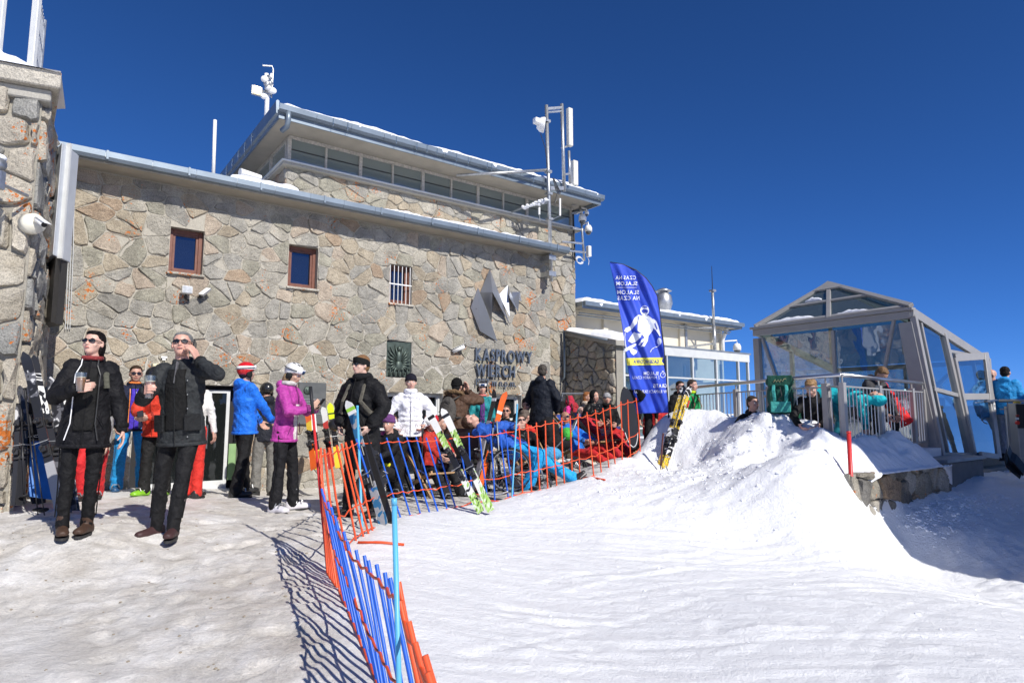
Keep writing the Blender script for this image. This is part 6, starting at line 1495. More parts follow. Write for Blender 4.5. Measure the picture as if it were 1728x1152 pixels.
def piping(c, colr, x=.0, z0=-.1, z1=.5, name='zip', r=.005):
    T, F, Rr, k = c['T'], c['F'], c['R'], c['k']; m = MB(); q = []
    for (z_, d) in [(z0, .128), (0, .127), (.15, .118), (.32, .134), (.42, .118), (.48, .09), (.52, .078), (.56, .075)]:
        if z_ <= z1: q.append(c['hips'] + T * z_ * k + Rr * x * k + F * (d * c['B'] + .010) * k)
    m.path(q, r * k, 6); pt(c, name, m, plain('piping', colr, .4))
# ------------------------------------------------------------------ the individuals
M_BEER = simple('beer_brown', (.22, .045, .012), .15, bmp=0)
M_CUP = glass_mat('drinking_glass', (.85, .9, .92), .12)
def glass_of_beer(label, P, up=Z3, h=.15, r=.036, mat=None):
    t = thing('beer_glass', label, 'drink', P, 'w'); g = MB(); g.lathe((P.x, P.y, P.z), [(r * .8, 0), (r, h * .5), (r * 1.1, h)], 20, cap_ if False else 0) if False else g.loft([[(P.x + rr * math.cos(a), P.y + rr * math.sin(a), P.z + z_) for a in [2 * math.pi * q / 20 for q in range(20)]] for rr, z_ in ((r * .8, 0), (r, h * .5), (r * 1.1, h))], cap=False)
    part('glass', g, M_CUP, t, True)
    g = MB(); g.lathe((P.x, P.y, P.z + .004), [(r * .76, 0), (r * .95, h * .5), (r * .99, h * .68)], 20); part('beer', g, mat or M_BEER, t, True)
    g = MB(); g.lathe((P.x, P.y, P.z + h * .71), [(r * 1.0, 0), (r * 1.01, h * .05)], 20); part('foam', g, plain('beer_foam', (.72, .6, .42), .8), t, True)
    g = MB(); g.lathe((P.x, P.y, P.z - .004), [(r * .7, -.001), (r * .8, .003)], 16); part('base', g, M_CUP, t)
    return t
def phone(label, P, nrm, upv, parent=None):
    up = Vector(upv).normalized(); n = Vector(nrm).normalized(); sx = up.cross(n).normalized()
    t = thing('mobile_phone', label, 'phone', P, 'w'); g = MB()
    q = [P + sx * .035 * a + up * .07 * b for a, b in ((-1, -1), (1, -1), (1, 1), (-1, 1))]; g.prism(q, n * .009); bevel(fixn(part('case', g, M_BLACK, t)), .002)
    q = [P + n * .0095 + sx * .031 * a + up * .06 * b for a, b in ((-1, -1), (1, -1), (1, 1), (-1, 1))]; g = MB(); g.prism(q, n * .0006); part('screen', g, plain('phone_screen', (.03, .035, .045), .1), t); return t

# 1 woman in black with a beer
def x1(c):
    scarf(c, (.22, .03, .03), .022); front_panel(c, (.012, .012, .012), .075, -.06, .5, 'sweater')
    k = c['k']; T, F, Rr = c['T'], c['F'], c['R']
    for s_, x in ((-1, -.085), (1, .095)):
        m = MB(); m.path([c['hips'] + T * z_ * k + Rr * (x + dx_) * k + F * (d_ * c['B'] + .016) * k for z_, d_, dx_ in ((-.14, .124, .03 * s_), (0, .122, .0), (.15, .112, 0), (.32, .126, 0), (.42, .11, 0), (.5, .085, -.03 * s_), (.55, .06, -.03 * s_))], .0045 * k if s_ > 0 else .006 * k, 6); pt(c, 'piping', m, plain('white_piping' if s_ > 0 else 'dark_piping', (.8, .8, .8) if s_ > 0 else (.03, .03, .03), .4))
    m = MB(); a = c['neck']; m.path([a - T * .05 * k - F * .12 * k - Rr * .1 * k, a + T * .0 * k - Rr * .115 * k, a - T * .12 * k - Rr * .125 * k + F * .12 * k, a - T * .22 * k - Rr * .14 * k + F * .13 * k], .022, 8, flat=.4); pt(c, 'strap', m, cloth((.08, .08, .06)))
    w = c['wr'][1]; P = c['W'](w + Vector((-.045, .055, -.02)) * k)
    glass_of_beer('glass of beer in the right hand of the dark-haired woman in black', P, h=.15, mat=simple('amber_beer', (.34, .12, .02), .12, bmp=0))
c1 = person('dark-haired woman in black jacket and sunglasses holding a glass of beer, nearest the pier', 5.45, 148, 1.70, -6, 'f', dict(feet=[(-.05, -.02, 0), (.115, .05, 0)], toes=[-14, 8], side=-2, hips=(.01, 0, .95),
    hands=[(-.29, .06, .78), (.075, .29, 1.235)], elbows=[(-.5, -.6, -.3), (.7, -.25, -1.0)], hdir=[None, (-.8, .5, .12)], palm=[None, (-.45, -.6, .1)], curl=[.4, .85]), lod=2, head_yaw=24, head_pitch=10,
    skin_c=(.62, .40, .32), jacket=(.010, .010, .012), trousers=(.010, .010, .011), boots=simple('brown_hiking_leather', (.055, .028, .016), .6, bmp=.4), boot_style='boot', hair=(.008, .006, .006), hair_len=1, glasses=('sun', (.02, .02, .02)), hem=.20, bulk=1.2, tb=.92, extra=x1)
# 2 man with phone and cola-brown drink
def x2(c):
    front_panel(c, (.011, .011, .011), .085, -.04, .5, 'sweater'); k = c['k']; T, F, Rr = c['T'], c['F'], c['R']
    m = MB(); m.path([c['neck'] + F * .085 * k + T * .01 * k, c['hips'] + T * .36 * k + F * .165 * k], [.028, .012], 8, flat=.3); pt(c, 'undershirt', m, cloth((.10, .10, .11)))
    for s_ in (-1, 1):
        g = MB(); q = c['hips'] + T * .02 * k + Rr * s_ * .13 * k + F * .118 * k; v = (F * .8 + Rr * s_ * .6).normalized(); g.prism([q + v.cross(T) * .07 * a + T * .075 * b for a, b in ((-1, -1), (1, -1), (1, 1), (-1, 1))], v * .02); bevel(fixn(pt(c, 'pocket', g, cloth((.017, .018, .019)))), .008)
    for z_ in (-.1, .02, .14, .26, .38): 
        g = MB(); g.ball(c['hips'] + T * z_ * k + Rr * -.098 * k + F * .132 * k, .006); pt(c, 'snap', g, M_GALV)
    w = c['wr'][1]; glass_of_beer('tall glass of dark beer in the grey-haired man\'s right hand', c['W'](w + Vector((-.05, .055, -.06)) * k), h=.19, r=.04)
    w = c['wr'][0]; P = c['W'](c['H'](-.098, .022, -.018)); phone('black phone held to the ear by the grey-haired man', P, (c['M'].to_3x3() @ (c['HM'] @ Vector((-1, .15, 0)))), (c['M'].to_3x3() @ (c['HM'] @ Vector((0, -.45, 1)))))
    v = MB(); c_ = w - (w - c['elb'][0]).normalized() * .01
c2 = person('grey-haired man in open black jacket talking on a phone with a dark beer', 5.75, 308, 1.80, -22, 'm', dict(feet=[(-.04, .16, 0), (.17, -.02, 0)], toes=[10, -24], side=2, hips=(.0, 0, .95),
    hands=[(-.16, .14, 1.50), (.16, .34, 1.23)], elbows=[(-.9, .35, -.55), (.6, -.7, -.6)], hdir=[(.35, .25, .9), (-.35, .9, .1)], palm=[(.9, -.2, 0), (-.9, -.3, 0)], curl=[.55, .8]), lod=2, head_yaw=-12, head_pitch=14,
    skin_c=(.62, .36, .28), jacket=(.030, .033, .035), trousers=(.014, .014, .015), boots=simple('dark_red_trim_shoe', (.05, .02, .02), .6, bmp=.3), hair=(.16, .16, .155), glasses=('sun', (.02, .02, .02)), hem=.17, bulk=1.12, tb=1.02, extra=x2)
# 3 young man in blue trousers
def x3(c):
    front_panel(c, (.06, .03, .42), .06, -.08, .48, 'fleece'); piping(c, (.85, .25, .05), .07, -.1, .5, 'orange_zip', .006); piping(c, (.7, .75, .7), -.005, .1, .5)
    scarf(c, (.75, .22, .05), .016)
person('young man in sky-blue ski trousers and navy jacket with orange collar, sunglasses', 9.1, 224, 1.76, 8, 'm', dict(feet=[(-.16, .05, 0), (.14, 0, 0)], hands=[(-.24, .1, .86), (.22, .14, .92)]), head_yaw=4, jacket=(.016, .02, .045), trousers=(.02, .30, .68),
       boots=simple('blue_black_ski_boot', (.02, .07, .16), .3), boot_style='ski', hair=(.05, .03, .02), glasses=('sun', (.03, .03, .08)), tb=1.18, extra=x3, hem=.1)
# 4 person in red jacket and black helmet with phone
def x4(c):
    k = c['k']; P = c['W']((c['wr'][0] + c['wr'][1]) / 2 + Vector((0, .1, .03))); phone('phone in the hands of the person in red jacket', P, (0, -.5, .85), (-.5, .7, .5))
person('person in red-orange jacket and black helmet looking at a phone beside the doorway', 8.4, 268, 1.66, -28, 'm', dict(feet=[(-.14, .0, 0), (.14, .0, 0)], hands=[(-.05, .32, 1.07), (.08, .32, 1.08)], elbows=[(-.7, -.3, -.8), (.7, -.3, -.8)], lean=10), head_pitch=-25, jacket=(.60, .045, .02), trousers=(.02, .02, .02),
       boots=simple('lime_ski_boot', (.22, .50, .03), .3), boot_style='ski', hair=None, hat=('helmet', (.015, .015, .017)), bulk=1.2, tb=1.15, extra=x4, skin_c=(.5, .32, .25))
# 5 people behind the woman
person('person in red ski trousers and pale grey jacket half hidden behind the dark-haired woman', 8.0, 163, 1.6, -10, 'm', dict(lean=35, hips=(0, -.1, .85), feet=[(-.07, 0, 0), (.09, .1, 0)], hands=[(-.2, .35, .7), (.2, .35, .7)]), lod=0, jacket=(.25, .25, .25), trousers=(.55, .02, .025), boot_style='ski', hair=(.05, .03, .02), tb=1.15)
person('seated person in grey jacket with pale chest stripe behind the skis at the pier', 8.0, 96, 1.7, 40, 'm', dict(hips=(0, -.1, .55), lean=15, feet=[(-.15, .35, 0), (.15, .4, 0)], hands=[(-.2, .3, .6), (.2, .3, .6)], knees=[(-.1, 1, .9), (.1, 1, .9)]), lod=0, jacket=(.12, .125, .13), trousers=(.03, .03, .03), boot_style='ski', hair=None, hat=('helmet', (.06, .06, .06)), extra=lambda c: scarf(c, (.6, .58, .55), .035))
# 6 person behind the phone man
person('person in white-patterned jacket and red trousers behind the grey-haired man', 8.2, 328, 1.62, 165, 'f', dict(feet=[(-.08, 0, 0), (.08, 0, 0)]), lod=0, jacket=(.72, .70, .66), trousers=(.60, .03, .02), boot_style='ski', hair=None, hat=('helmet', (.03, .03, .03)), tb=1.15)
# 7 blue jacket red helmet
person('man in bright blue hooded jacket with red and white helmet facing right', 8.7, 414, 1.78, 118, 'm', dict(feet=[(-.18, .12, 0), (.14, -.16, 0)], toes=[0, -10], lean=-2, hands=[(-.16, .3, .98), (.18, .3, .98)], elbows=[(-.7, -.6, -.4), (.7, -.6, -.4)]), jacket=(.012, .16, .72), trousers=(.013, .013, .014), boot_style='ski', boots=M_SHOE,
       hair=(.03, .02, .02), hat=('helmet', (.55, .015, .02), (.82, .82, .82)), glasses=('goggles_up', (.7, .7, .7)), tb=1.2, bulk=1.15, skin_c=(.55, .33, .25))
# 8 behind: grey trousers
person('person in grey ski trousers and dark jacket behind the pink-jacketed skier', 9.9, 450, 1.7, 200, 'm', dict(feet=[(-.13, 0, 0), (.13, 0, 0)]), lod=0, jacket=(.02, .022, .03), trousers=(.17, .165, .15), boot_style='ski', hair=None, hat=('helmet', (.02, .02, .02)), tb=1.2)
# 9 purple jacket with phone
def x9(c):
    scarf(c, (.5, .48, .47), .034); front_panel(c, (.62, .6, .57), .03, -.1, .4, 'vest'); k = c['k']
    P = c['W']((c['wr'][0] + c['wr'][1]) / 2 + Vector((0, .10, .06))); phone('silver phone held up by the skier in the magenta jacket', P, (c['M'].to_3x3() @ Vector((0, -.8, .6))), (c['M'].to_3x3() @ Vector((0, .6, .8))))
person('woman in magenta ski jacket and white helmet with goggles using a phone', 7.4, 482, 1.68, 62, 'f', dict(feet=[(-.15, .06, 0), (.13, -.02, 0)], toes=[16, -20], hands=[(-.07, .34, 1.20), (.06, .34, 1.21)], elbows=[(-.7, -.35, -.7), (.7, -.35, -.7)], hdir=[(.3, .7, .6), (-.3, .7, .6)], palm=[(.8, -.4, .2), (-.8, -.4, .2)], curl=[.8, .8]),
       head_pitch=-22, skin_c=(.55, .36, .27), jacket=(.42, .045, .30), trousers=(.014, .014, .016), boots=simple('white_ski_boot', (.66, .64, .68), .35), boot_style='ski', hair=(.42, .28, .14), hair_len=1, hat=('helmet', (.68, .68, .67), None, 1), glasses=('goggles_up', (.7, .7, .72)), tb=1.1, bulk=1.08, extra=x9)
# 10 woman in long black quilted coat
c10 = person('woman in long black quilted coat, headband and sunglasses with an olive backpack', 6.95, 612, 1.72, -38, 'f', dict(feet=[(-.14, -.02, 0), (.1, .1, 0)], toes=[10, -20], hands=[(-.2, .12, .98), (.22, .1, .98)], elbows=[(-.9, -.5, -.3), (.9, -.5, -.3)]),
       head_yaw=14, head_pitch=4, skin_c=(.62, .42, .34), jacket=(.012, .012, .013), trousers=(.010, .010, .011), boot_style='boot', hair=(.20, .10, .04), hat=('band', (.01, .01, .01)), glasses=('sun', (.02, .02, .02)), hem=.42, bulk=1.28, quilt=True, extra=lambda c: (scarf(c, (.012, .012, .013), .042), backpack(c, (.12, .11, .085), .17, .5)))
# 11 white puffer
c11 = person('woman in white quilted jacket and black beanie with ski poles, facing the viewer', 9.0, 692, 1.68, 4, 'f', dict(feet=[(-.17, 0, 0), (.17, .02, 0)], hands=[(-.21, .12, 1.03), (.22, .1, .98)], elbows=[(-.8, -.3, -.4), (.8, -.3, -.4)]), head_yaw=-2, skin_c=(.60, .38, .30), jacket=(.80, .80, .84), trousers=(.015, .015, .017), boot_style='ski',
       hair=(.25, .16, .08), hat=('beanie', (.012, .012, .02)), quilt=True, bulk=1.12, tb=1.2, hem=.08, extra=lambda c: (scarf(c, (.8, .8, .84), .038), piping(c, (.6, .6, .65), 0, -.08, .5)))
# 12 photographer in brown parka
def x12(c):
    backpack(c, (.075, .068, .06), .15, .46); k = c['k']; m = MB(); q = [c['neck'] - c['F'] * .05 * k + c['T'] * .03 * k + c['R'] * math.cos(a) * .14 * k - c['F'] * math.sin(a) * .1 * k + c['T'] * .04 * math.sin(a) * k for a in [i * math.pi / 8 - .3 for i in range(12)]]
    m.path(q, .035 * k, 10); organic('fur_trim', m, cloth((.16, .10, .05), .95, 1.0), c['root'], .011, 1, .03, .03)
    P = c['W'](c['H'](.0, .16, .01)); t = thing('photo_camera', 'black camera held up by the photographer in the brown parka', 'camera', P, 'w'); g = MB(); f = (c['M'].to_3x3() @ c['HM'] @ Y3); s_ = (c['M'].to_3x3() @ c['HM'] @ X3)
    g.bar(P - s_ * .065, P + s_ * .065, .05, .085); bevel(part('camera_body', g, M_BLACK, t), .006); g = MB(); g.path([P + f * .02, P + f * .12], [.034, .036], 16); part('lens', g, M_BLACK, t)
    g = MB(); w = c['wr'][0]; e = c['elb'][0]; d_ = (w - e).normalized(); g.path([w - d_ * .012, w + d_ * .012], .034, 14); pt(c, 'wristband', g, plain('lime_band', (.45, .7, .02), .5))
person('photographer in brown fur-hooded parka with grey backpack, seen from behind', 10.3, 768, 1.76, 150, 'm', dict(feet=[(-.13, 0, 0), (.13, 0, 0)], hands=[(.02, .22, 1.56), (.12, .2, 1.55)], elbows=[(-.6, .5, -.6), (.8, .3, -.6)], hdir=[(.2, .2, .9), (-.2, .2, .9)], palm=[(.4, -.9, 0), (-.4, -.9, 0)]), head_yaw=-10,
       jacket=(.085, .045, .026), trousers=(.03, .035, .06), hair=(.02, .02, .02), hat=('beanie', (.008, .008, .008)), hem=.22, bulk=1.3, hood=True, extra=x12, boot_style='boot')
# 13 teal jacket
def x13(c):
    scarf(c, (.65, .18, .16), .022); front_panel(c, (.10, .03, .18), .045, .2, .5, 'pullover')
person('woman in teal ski jacket and black helmet with white goggles behind the orange skis', 11.2, 813, 1.66, 5, 'f', dict(hands=[(-.2, .2, .9), (.2, .25, .95)]), jacket=(.01, .22, .24), trousers=(.02, .02, .02), hair=(.05, .03, .02), hat=('helmet', (.01, .01, .012)), glasses=('goggles_up', (.75, .75, .75)), extra=x13, bulk=1.1, boot_style='ski')
# 14 standing dark man seen from behind
c14 = person('tall man in long black jacket and jeans standing with his back turned', 11.5, 914, 1.84, 150, 'm', dict(feet=[(-.15, 0, 0), (.15, 0, 0)], hands=[(-.2, .16, .96), (.2, .16, .96)], elbows=[(-.9, -.5, -.3), (.9, -.5, -.3)]), head_yaw=-38, jacket=(.013, .016, .024), trousers=(.02, .04, .10), hair=(.06, .05, .04), glasses=('sun', (.02, .02, .02)), hem=.22, bulk=1.25, skin_c=(.5, .3, .22))

SEAT = dict(hips=(0, -.15, .42), lean=-28, feet=[(-.14, .62, 0), (.14, .66, 0)], knees=[(-.1, .6, 1), (.1, .6, 1)], hands=[(-.16, .2, .55), (.16, .2, .56)], elbows=[(-.9, -.5, -.3), (.9, -.5, -.3)])
def seat(**kw): d = dict(SEAT); d.update(kw); return d
# 15 man lying with blue trousers on the wheelchair
def x15(c): piping(c, (.6, .03, .03), .1, -.05, .45, 'red_stripe', .012)
c15 = person('man in sky-blue ski trousers and blue jacket sprawled back with arms crossed behind the fence', 8.9, 878, 1.80, 78, 'm', dict(hips=(0, -.1, .56), lean=-60, feet=[(-.14, .78, .02), (.16, .14, .0)], toes=[0, -30], footpitch=[38, 0], knees=[(-.1, .8, 1), (.2, .9, .6)], hands=[(.06, -.08, .84), (-.08, -.08, .84)], elbows=[(-.9, -.1, .2), (.9, -.1, .2)]), jacket=(.02, .10, .45), trousers=(.012, .33, .70), hair=(.05, .03, .02), tb=1.25, bulk=1.1, head_pitch=15, extra=x15, boot_style='boot')
person('man in black hooded jacket and sunglasses sitting low behind the fence', 11.6, 860, 1.76, 20, 'm', seat(lean=-8, hips=(0, -.1, .38)), jacket=(.013, .013, .014), hair=(.07, .045, .03), glasses=('sun', (.02, .02, .02)), head_yaw=25, skin_c=(.56, .32, .24))
person('man with shaved head in red jacket leaning over, behind the sprawled man', 10.6, 878, 1.72, 150, 'm', seat(lean=20, hips=(0, -.1, .40), hands=[(-.2, .5, .5), (.2, .5, .5)]), jacket=(.62, .03, .02), hair=(.12, .09, .07), skin_c=(.5, .3, .23))
person('woman in glossy black quilted jacket and sunglasses reclining behind the orange fence', 10.1, 893, 1.66, 24, 'f', seat(lean=-22, hips=(0, -.1, .33), hands=[(-.1, .2, .5), (.2, .25, .5)]), jacket=cloth((.012, .012, .013), .3), hair=(.08, .05, .03), hair_len=1, glasses=('sun', (.02, .02, .02)), head_yaw=10, quilt=True, skin_c=(.6, .38, .3))
person('person in black with sunglasses bending beside the tall man', 11.8, 886, 1.76, 30, 'm', seat(lean=12, hips=(0, -.1, .5)), lod=0, jacket=(.012, .012, .013), hair=(.03, .02, .02), glasses=('sun', (.02, .02, .02)), skin_c=(.55, .33, .26))
def x18(c): pass
person('bald man in blue jacket and red trousers with blue sunglasses in a deckchair', 11.2, 984, 1.74, 48, 'm', seat(hips=(0, -.1, .26), lean=-32, hands=[(-.1, .22, .44), (.12, .24, .44)], feet=[(-.12, .66, 0), (.16, .72, 0)]), jacket=(.015, .16, .60), trousers=(.55, .02, .02), hair=None, glasses=('sun', (.02, .05, .2)), skin_c=(.42, .22, .15), head_pitch=-18, tb=1.15, boot_style='boot')
person('white-haired man in red jacket reclining with his face to the sun', 11.9, 1013, 1.74, 40, 'm', seat(lean=-38, hips=(0, -.1, .3), hands=[(-.1, .1, .5), (.1, .1, .5)]), lod=0, jacket=(.5, .02, .03), trousers=(.5, .02, .03), hair=(.5, .48, .45), head_pitch=22, skin_c=(.58, .34, .27), tb=1.15, extra=lambda c: scarf(c, (.03, .03, .03)))
person('woman in black jacket with red sleeve lying back with closed eyes in the sun', 12.3, 1031, 1.68, 35, 'f', seat(lean=-38, hips=(0, -.1, .35)), lod=0, jacket=(.015, .015, .017), hair=(.06, .04, .03), hair_len=1, head_pitch=25, skin_c=(.6, .36, .28))
person('blond person in red and black reclining at the end of the row', 12.4, 1052, 1.7, 30, 'f', seat(lean=-35, hips=(0, -.1, .33)), lod=0, jacket=(.5, .02, .02), trousers=(.012, .012, .012), hair=(.45, .33, .15), hair_len=1, head_pitch=20)
# seated people in the blue fence part
person('seated skier in black and red jacket with orange gloves behind the blue fence', 9.1, 728, 1.7, 30, 'm', seat(lean=8, hips=(0, -.1, .36), hands=[(-.1, .45, .6), (.12, .46, .58)]), lod=0, jacket=(.45, .03, .02), trousers=(.02, .02, .022), hair=None, hat=('helmet', (.5, .02, .02)), boot_style='ski', tb=1.15)
person('seated skier in black with yellow chest patch behind the first blue slats', 8.6, 655, 1.66, -30, 'm', seat(lean=5, hips=(0, -.1, .36), hands=[(-.1, .4, .6), (.12, .4, .6)]), lod=0, jacket=(.014, .014, .016), trousers=(.02, .02, .022), hair=None, hat=('beanie', (.12, .04, .15)), boot_style='ski', tb=1.15, extra=lambda c: front_panel(c, (.75, .70, .03), .06, .12, .26, 'chest_patch'))
person('skier in magenta top seated half hidden by the white-jacketed woman', 9.5, 664, 1.62, 10, 'f', seat(lean=0, hips=(0, -.1, .45)), lod=0, jacket=(.45, .05, .16), trousers=(.02, .02, .02), hair=(.04, .03, .02), boot_style='ski')
person('seated man in dark jacket beside the brown parka photographer', 9.6, 752, 1.7, 60, 'm', seat(lean=0, hips=(0, -.1, .36)), lod=0, jacket=(.02, .02, .025), trousers=(.02, .03, .06), hair=(.03, .02, .02), boot_style='boot')
person('person in dark red jacket crouching behind the teal-jacketed woman', 12.2, 797, 1.6, -150, 'm', seat(lean=10, hips=(0, 0, .7)), lod=0, jacket=(.12, .02, .02), hair=(.03, .02, .02))
# group in black by the porch
person('person in glossy black down jacket with hood up by the stone porch', 12.4, 1001, 1.68, 40, 'f', z=-.10, pose=dict(hands=[(-.15, .25, 1.1), (.15, .25, 1.1)]), lod=0, jacket=cloth((.010, .010, .011), .3), trousers=(.011, .011, .012), hair=None, hat=('hood', (.010, .010, .011)), bulk=1.2, quilt=True)
person('person in black with grey knitted hat by the veranda pillar', 12.8, 1024, 1.64, 10, 'f', z=-.10, pose=dict(hands=[(-.15, .25, 1.1), (.12, .28, 1.15)]), lod=0, jacket=(.012, .012, .013), trousers=(.012, .012, .012), hair=(.03, .02, .02), hat=('beanie', (.3, .3, .31)), bulk=1.15, extra=lambda c: scarf(c, (.012, .012, .013), .045))
person('woman with auburn hair and fur-hooded dark coat by the stone porch', 13.0, 988, 1.70, 60, 'f', z=-.12, lod=0, jacket=(.02, .02, .03), hair=(.35, .13, .04), hair_len=1, bulk=1.2, extra=lambda c: scarf(c, (.5, .42, .34), .05))
person('dark-clothed person leaning away behind the orange slats beside the board', 11.0, 1082, 1.74, 160, 'm', dict(lean=75, hips=(0, -.2, .88), hands=[(-.15, .35, .4), (.15, .35, .4)]), lod=0, jacket=(.012, .012, .012), trousers=(.013, .013, .014), hair=(.03, .02, .02), boot_style='ski', tb=1.1)
person('person in red and black ski suit behind the blue flag', 12.2, 1108, 1.66, 170, 'm', {}, lod=0, z=-.1, jacket=(.5, .02, .02), trousers=(.02, .02, .02), hair=(.02, .02, .02), bulk=1.1)
# ------------------------------------------------------------------ people on the terrace
TZ = ZTER
person('bearded man in green jacket and brown backpack on the terrace, facing right', 12.3, 1166, 1.74, 60, 'm', {}, z=TZ - .55, jacket=(.01, .32, .09), hair=(.06, .04, .03), skin_c=(.58, .34, .27), extra=lambda c: (scarf(c, (.45, .6, .02), .03), backpack(c, (.16, .10, .06), .16, .45)))
person('dark-haired man in black behind the yellow skis on the terrace', 12.9, 1147, 1.74, 30, 'm', {}, z=TZ - .55, lod=0, jacket=(.013, .013, .014), hair=(.03, .02, .015), skin_c=(.55, .33, .26))
person('sitting man with short brown hair peeping over the mound, left of the backpack', 9.9, 1270, 1.7, 15, 'm', seat(lean=0, hips=(0, 0, .32)), z=TZ - .28, lod=0, jacket=(.014, .014, .015), hair=(.05, .035, .025), head_yaw=-30, skin_c=(.55, .32, .24))
person('blond young man in black jacket looking down behind the railing', 9.2, 1373, 1.76, -8, 'm', seat(lean=12, hips=(0, -.1, .38), hands=[(-.12, .35, .5), (.14, .35, .5)]), z=TZ - .12, jacket=(.014, .014, .015), hair=(.28, .17, .08), head_pitch=-25, skin_c=(.62, .40, .32))
person('person bending far forward in turquoise jacket and teal trousers behind the railing', 9.4, 1415, 1.66, 75, 'f', dict(lean=96, hips=(0, -.15, .86), hands=[(-.12, .35, .30), (.12, .4, .32)], feet=[(-.12, -.1, 0), (.12, -.05, 0)], elbows=[(-.5, .5, .3), (.5, .5, .3)]), z=TZ, jacket=(.01, .44, .50), trousers=(.005, .17, .22), hair=None, hat=('hood', (.01, .44, .50)), boots=simple('red_ski_boot', (.45, .02, .02), .3), boot_style='ski', bulk=1.1, tb=1.15)
person('person in bright red jacket crouching behind the close railing', 10.3, 1504, 1.72, -60, 'm', seat(lean=30, hips=(0, -.1, .5), hands=[(-.12, .4, .62), (.12, .42, .6)], feet=[(-.15, .3, 0), (.15, .35, 0)]), z=TZ, jacket=(.70, .02, .02), trousers=(.02, .02, .02), hair=(.05, .03, .02), boot_style='ski', bulk=1.2, head_pitch=-20, tb=1.15)
person('person with brown hair in dark grey jacket beside the red jacket behind the railing', 10.1, 1468, 1.7, 50, 'm', seat(lean=28, hips=(0, -.1, .6), hands=[(-.12, .4, .5), (.12, .42, .5)], feet=[(-.15, .3, 0), (.15, .35, 0)]), z=TZ, lod=0, jacket=(.05, .05, .055), trousers=(.015, .015, .015), hair=(.16, .09, .04), boot_style='ski', bulk=1.15, head_pitch=-20)
person('dark-haired person in sky-blue jacket by the railing at the right edge', 12.2, 1700, 1.74, 165, 'm', dict(lean=6), z=.30, jacket=(.012, .26, .62), trousers=(.35, .38, .45), hair=(.012, .010, .01), bulk=1.3)
person('bald-headed person mostly hidden beside the sky-blue jacket at the right edge', 12.6, 1683, 1.76, -60, 'm', {}, z=.25, lod=0, jacket=(.02, .02, .02), hair=None, skin_c=(.55, .33, .26))
# ------------------------------------------------------------------ barrier netting with slats
M_ORANGE = simple('orange_plastic', (.72, .085, .02), .45, var=.1, vscale=8, bmp=.02)
M_BLUEP = simple('blue_plastic', (.01, .10, .55), .42, var=.1, vscale=8, bmp=.02)
M_CYANP = simple('light_blue_pole', (.10, .40, .64), .4, var=.08, bmp=.02)
M_REDP = simple('red_pole_paint', (.55, .03, .03), .4, var=.15, bmp=.02)
def fence(label, slats, rad=.011, strands=(.02, .45, .93), seed=1, colr=None):
    rg = random.Random(seed); t0, b0 = slats[0][0], slats[0][1]
    t = thing('barrier_fence', label, 'fence', (b0.x, b0.y, b0.z), 'w')
    for (tp, bt, mt) in slats:
        m = (tp + bt) / 2 + Vector((rg.uniform(-.012, .012), rg.uniform(-.012, .012), 0)); g = MB()
        q = [bt - (tp - bt).normalized() * .04, m, tp]; g.path(q, rad, 8, cap=False); g.path([tp - (tp - bt).normalized() * .03, tp], rad * .7, 8); part('slat', g, mt, t, True)
    for f in strands:
        pts = []
        for k, (tp, bt, mt) in enumerate(slats):
            p = bt + (tp - bt) * f
            if k:
                m = (p + pts[-1]) / 2; L = (p - pts[-1]).length; pts.append(m - Vector((0, 0, min(.03, L * .12) * rg.uniform(.3, 1.2))) + Vector((0, -.006, 0)))
            pts.append(p + Vector((0, -rad * .9, 0)))
        g = MB(); g.path(pts, .0065, 6); part('strand', g, M_ORANGE, t, True)
    return t
def lerp_keys(keys, t):
    for (t0, a), (t1, b) in zip(keys, keys[1:]):
        if t <= t1: k = (t - t0) / (t1 - t0); return a + (b - a) * k
    return keys[-1][1]
gl = lambda D: Vector((.76 - .447 * D, D, gz(.76 - .447 * D, D)))
TK = [(0, at(540, 757, 5.05)), (6, at(542, 800, 4.75)), (8, at(541, 822, 4.55)), (20, at(573, 890, 3.6)), (26, at(605, 933, 3.15)), (31, at(635, 955, 2.8)), (36, at(660, 980, 2.45)), (38, at(674, 990, 2.3)), (44, at(694, 1065, 1.85)), (49, at(718, 1120, 1.55)), (55, at(760, 1200, 1.3))]
BK = [(0, at(553, 971, 4.9)), (6, at(573, 1000, 4.45)), (8, at(580, 1012, 4.25)), (20, at(633, 1138, 3.27)), (26, gl(2.85)), (31, gl(2.5)), (36, gl(2.2)), (38, gl(2.05)), (44, gl(1.68)), (49, gl(1.4)), (55, gl(1.15))]
sl = []; rg = random.Random(6); t = 0.0
while t < 54:
    c = M_ORANGE if (t < 7.6 or t > 37) else M_BLUEP
    sl.append((lerp_keys(TK, t) + Vector((rg.uniform(-.01, .01), 0, rg.uniform(-.012, .012))), lerp_keys(BK, t), c)); t += 1.25 if t < 7.6 else (2.05 if t < 36 else 2.6)
fence('orange and blue slatted barrier fence running from the far corner toward the viewer', sl, .0088, seed=3)
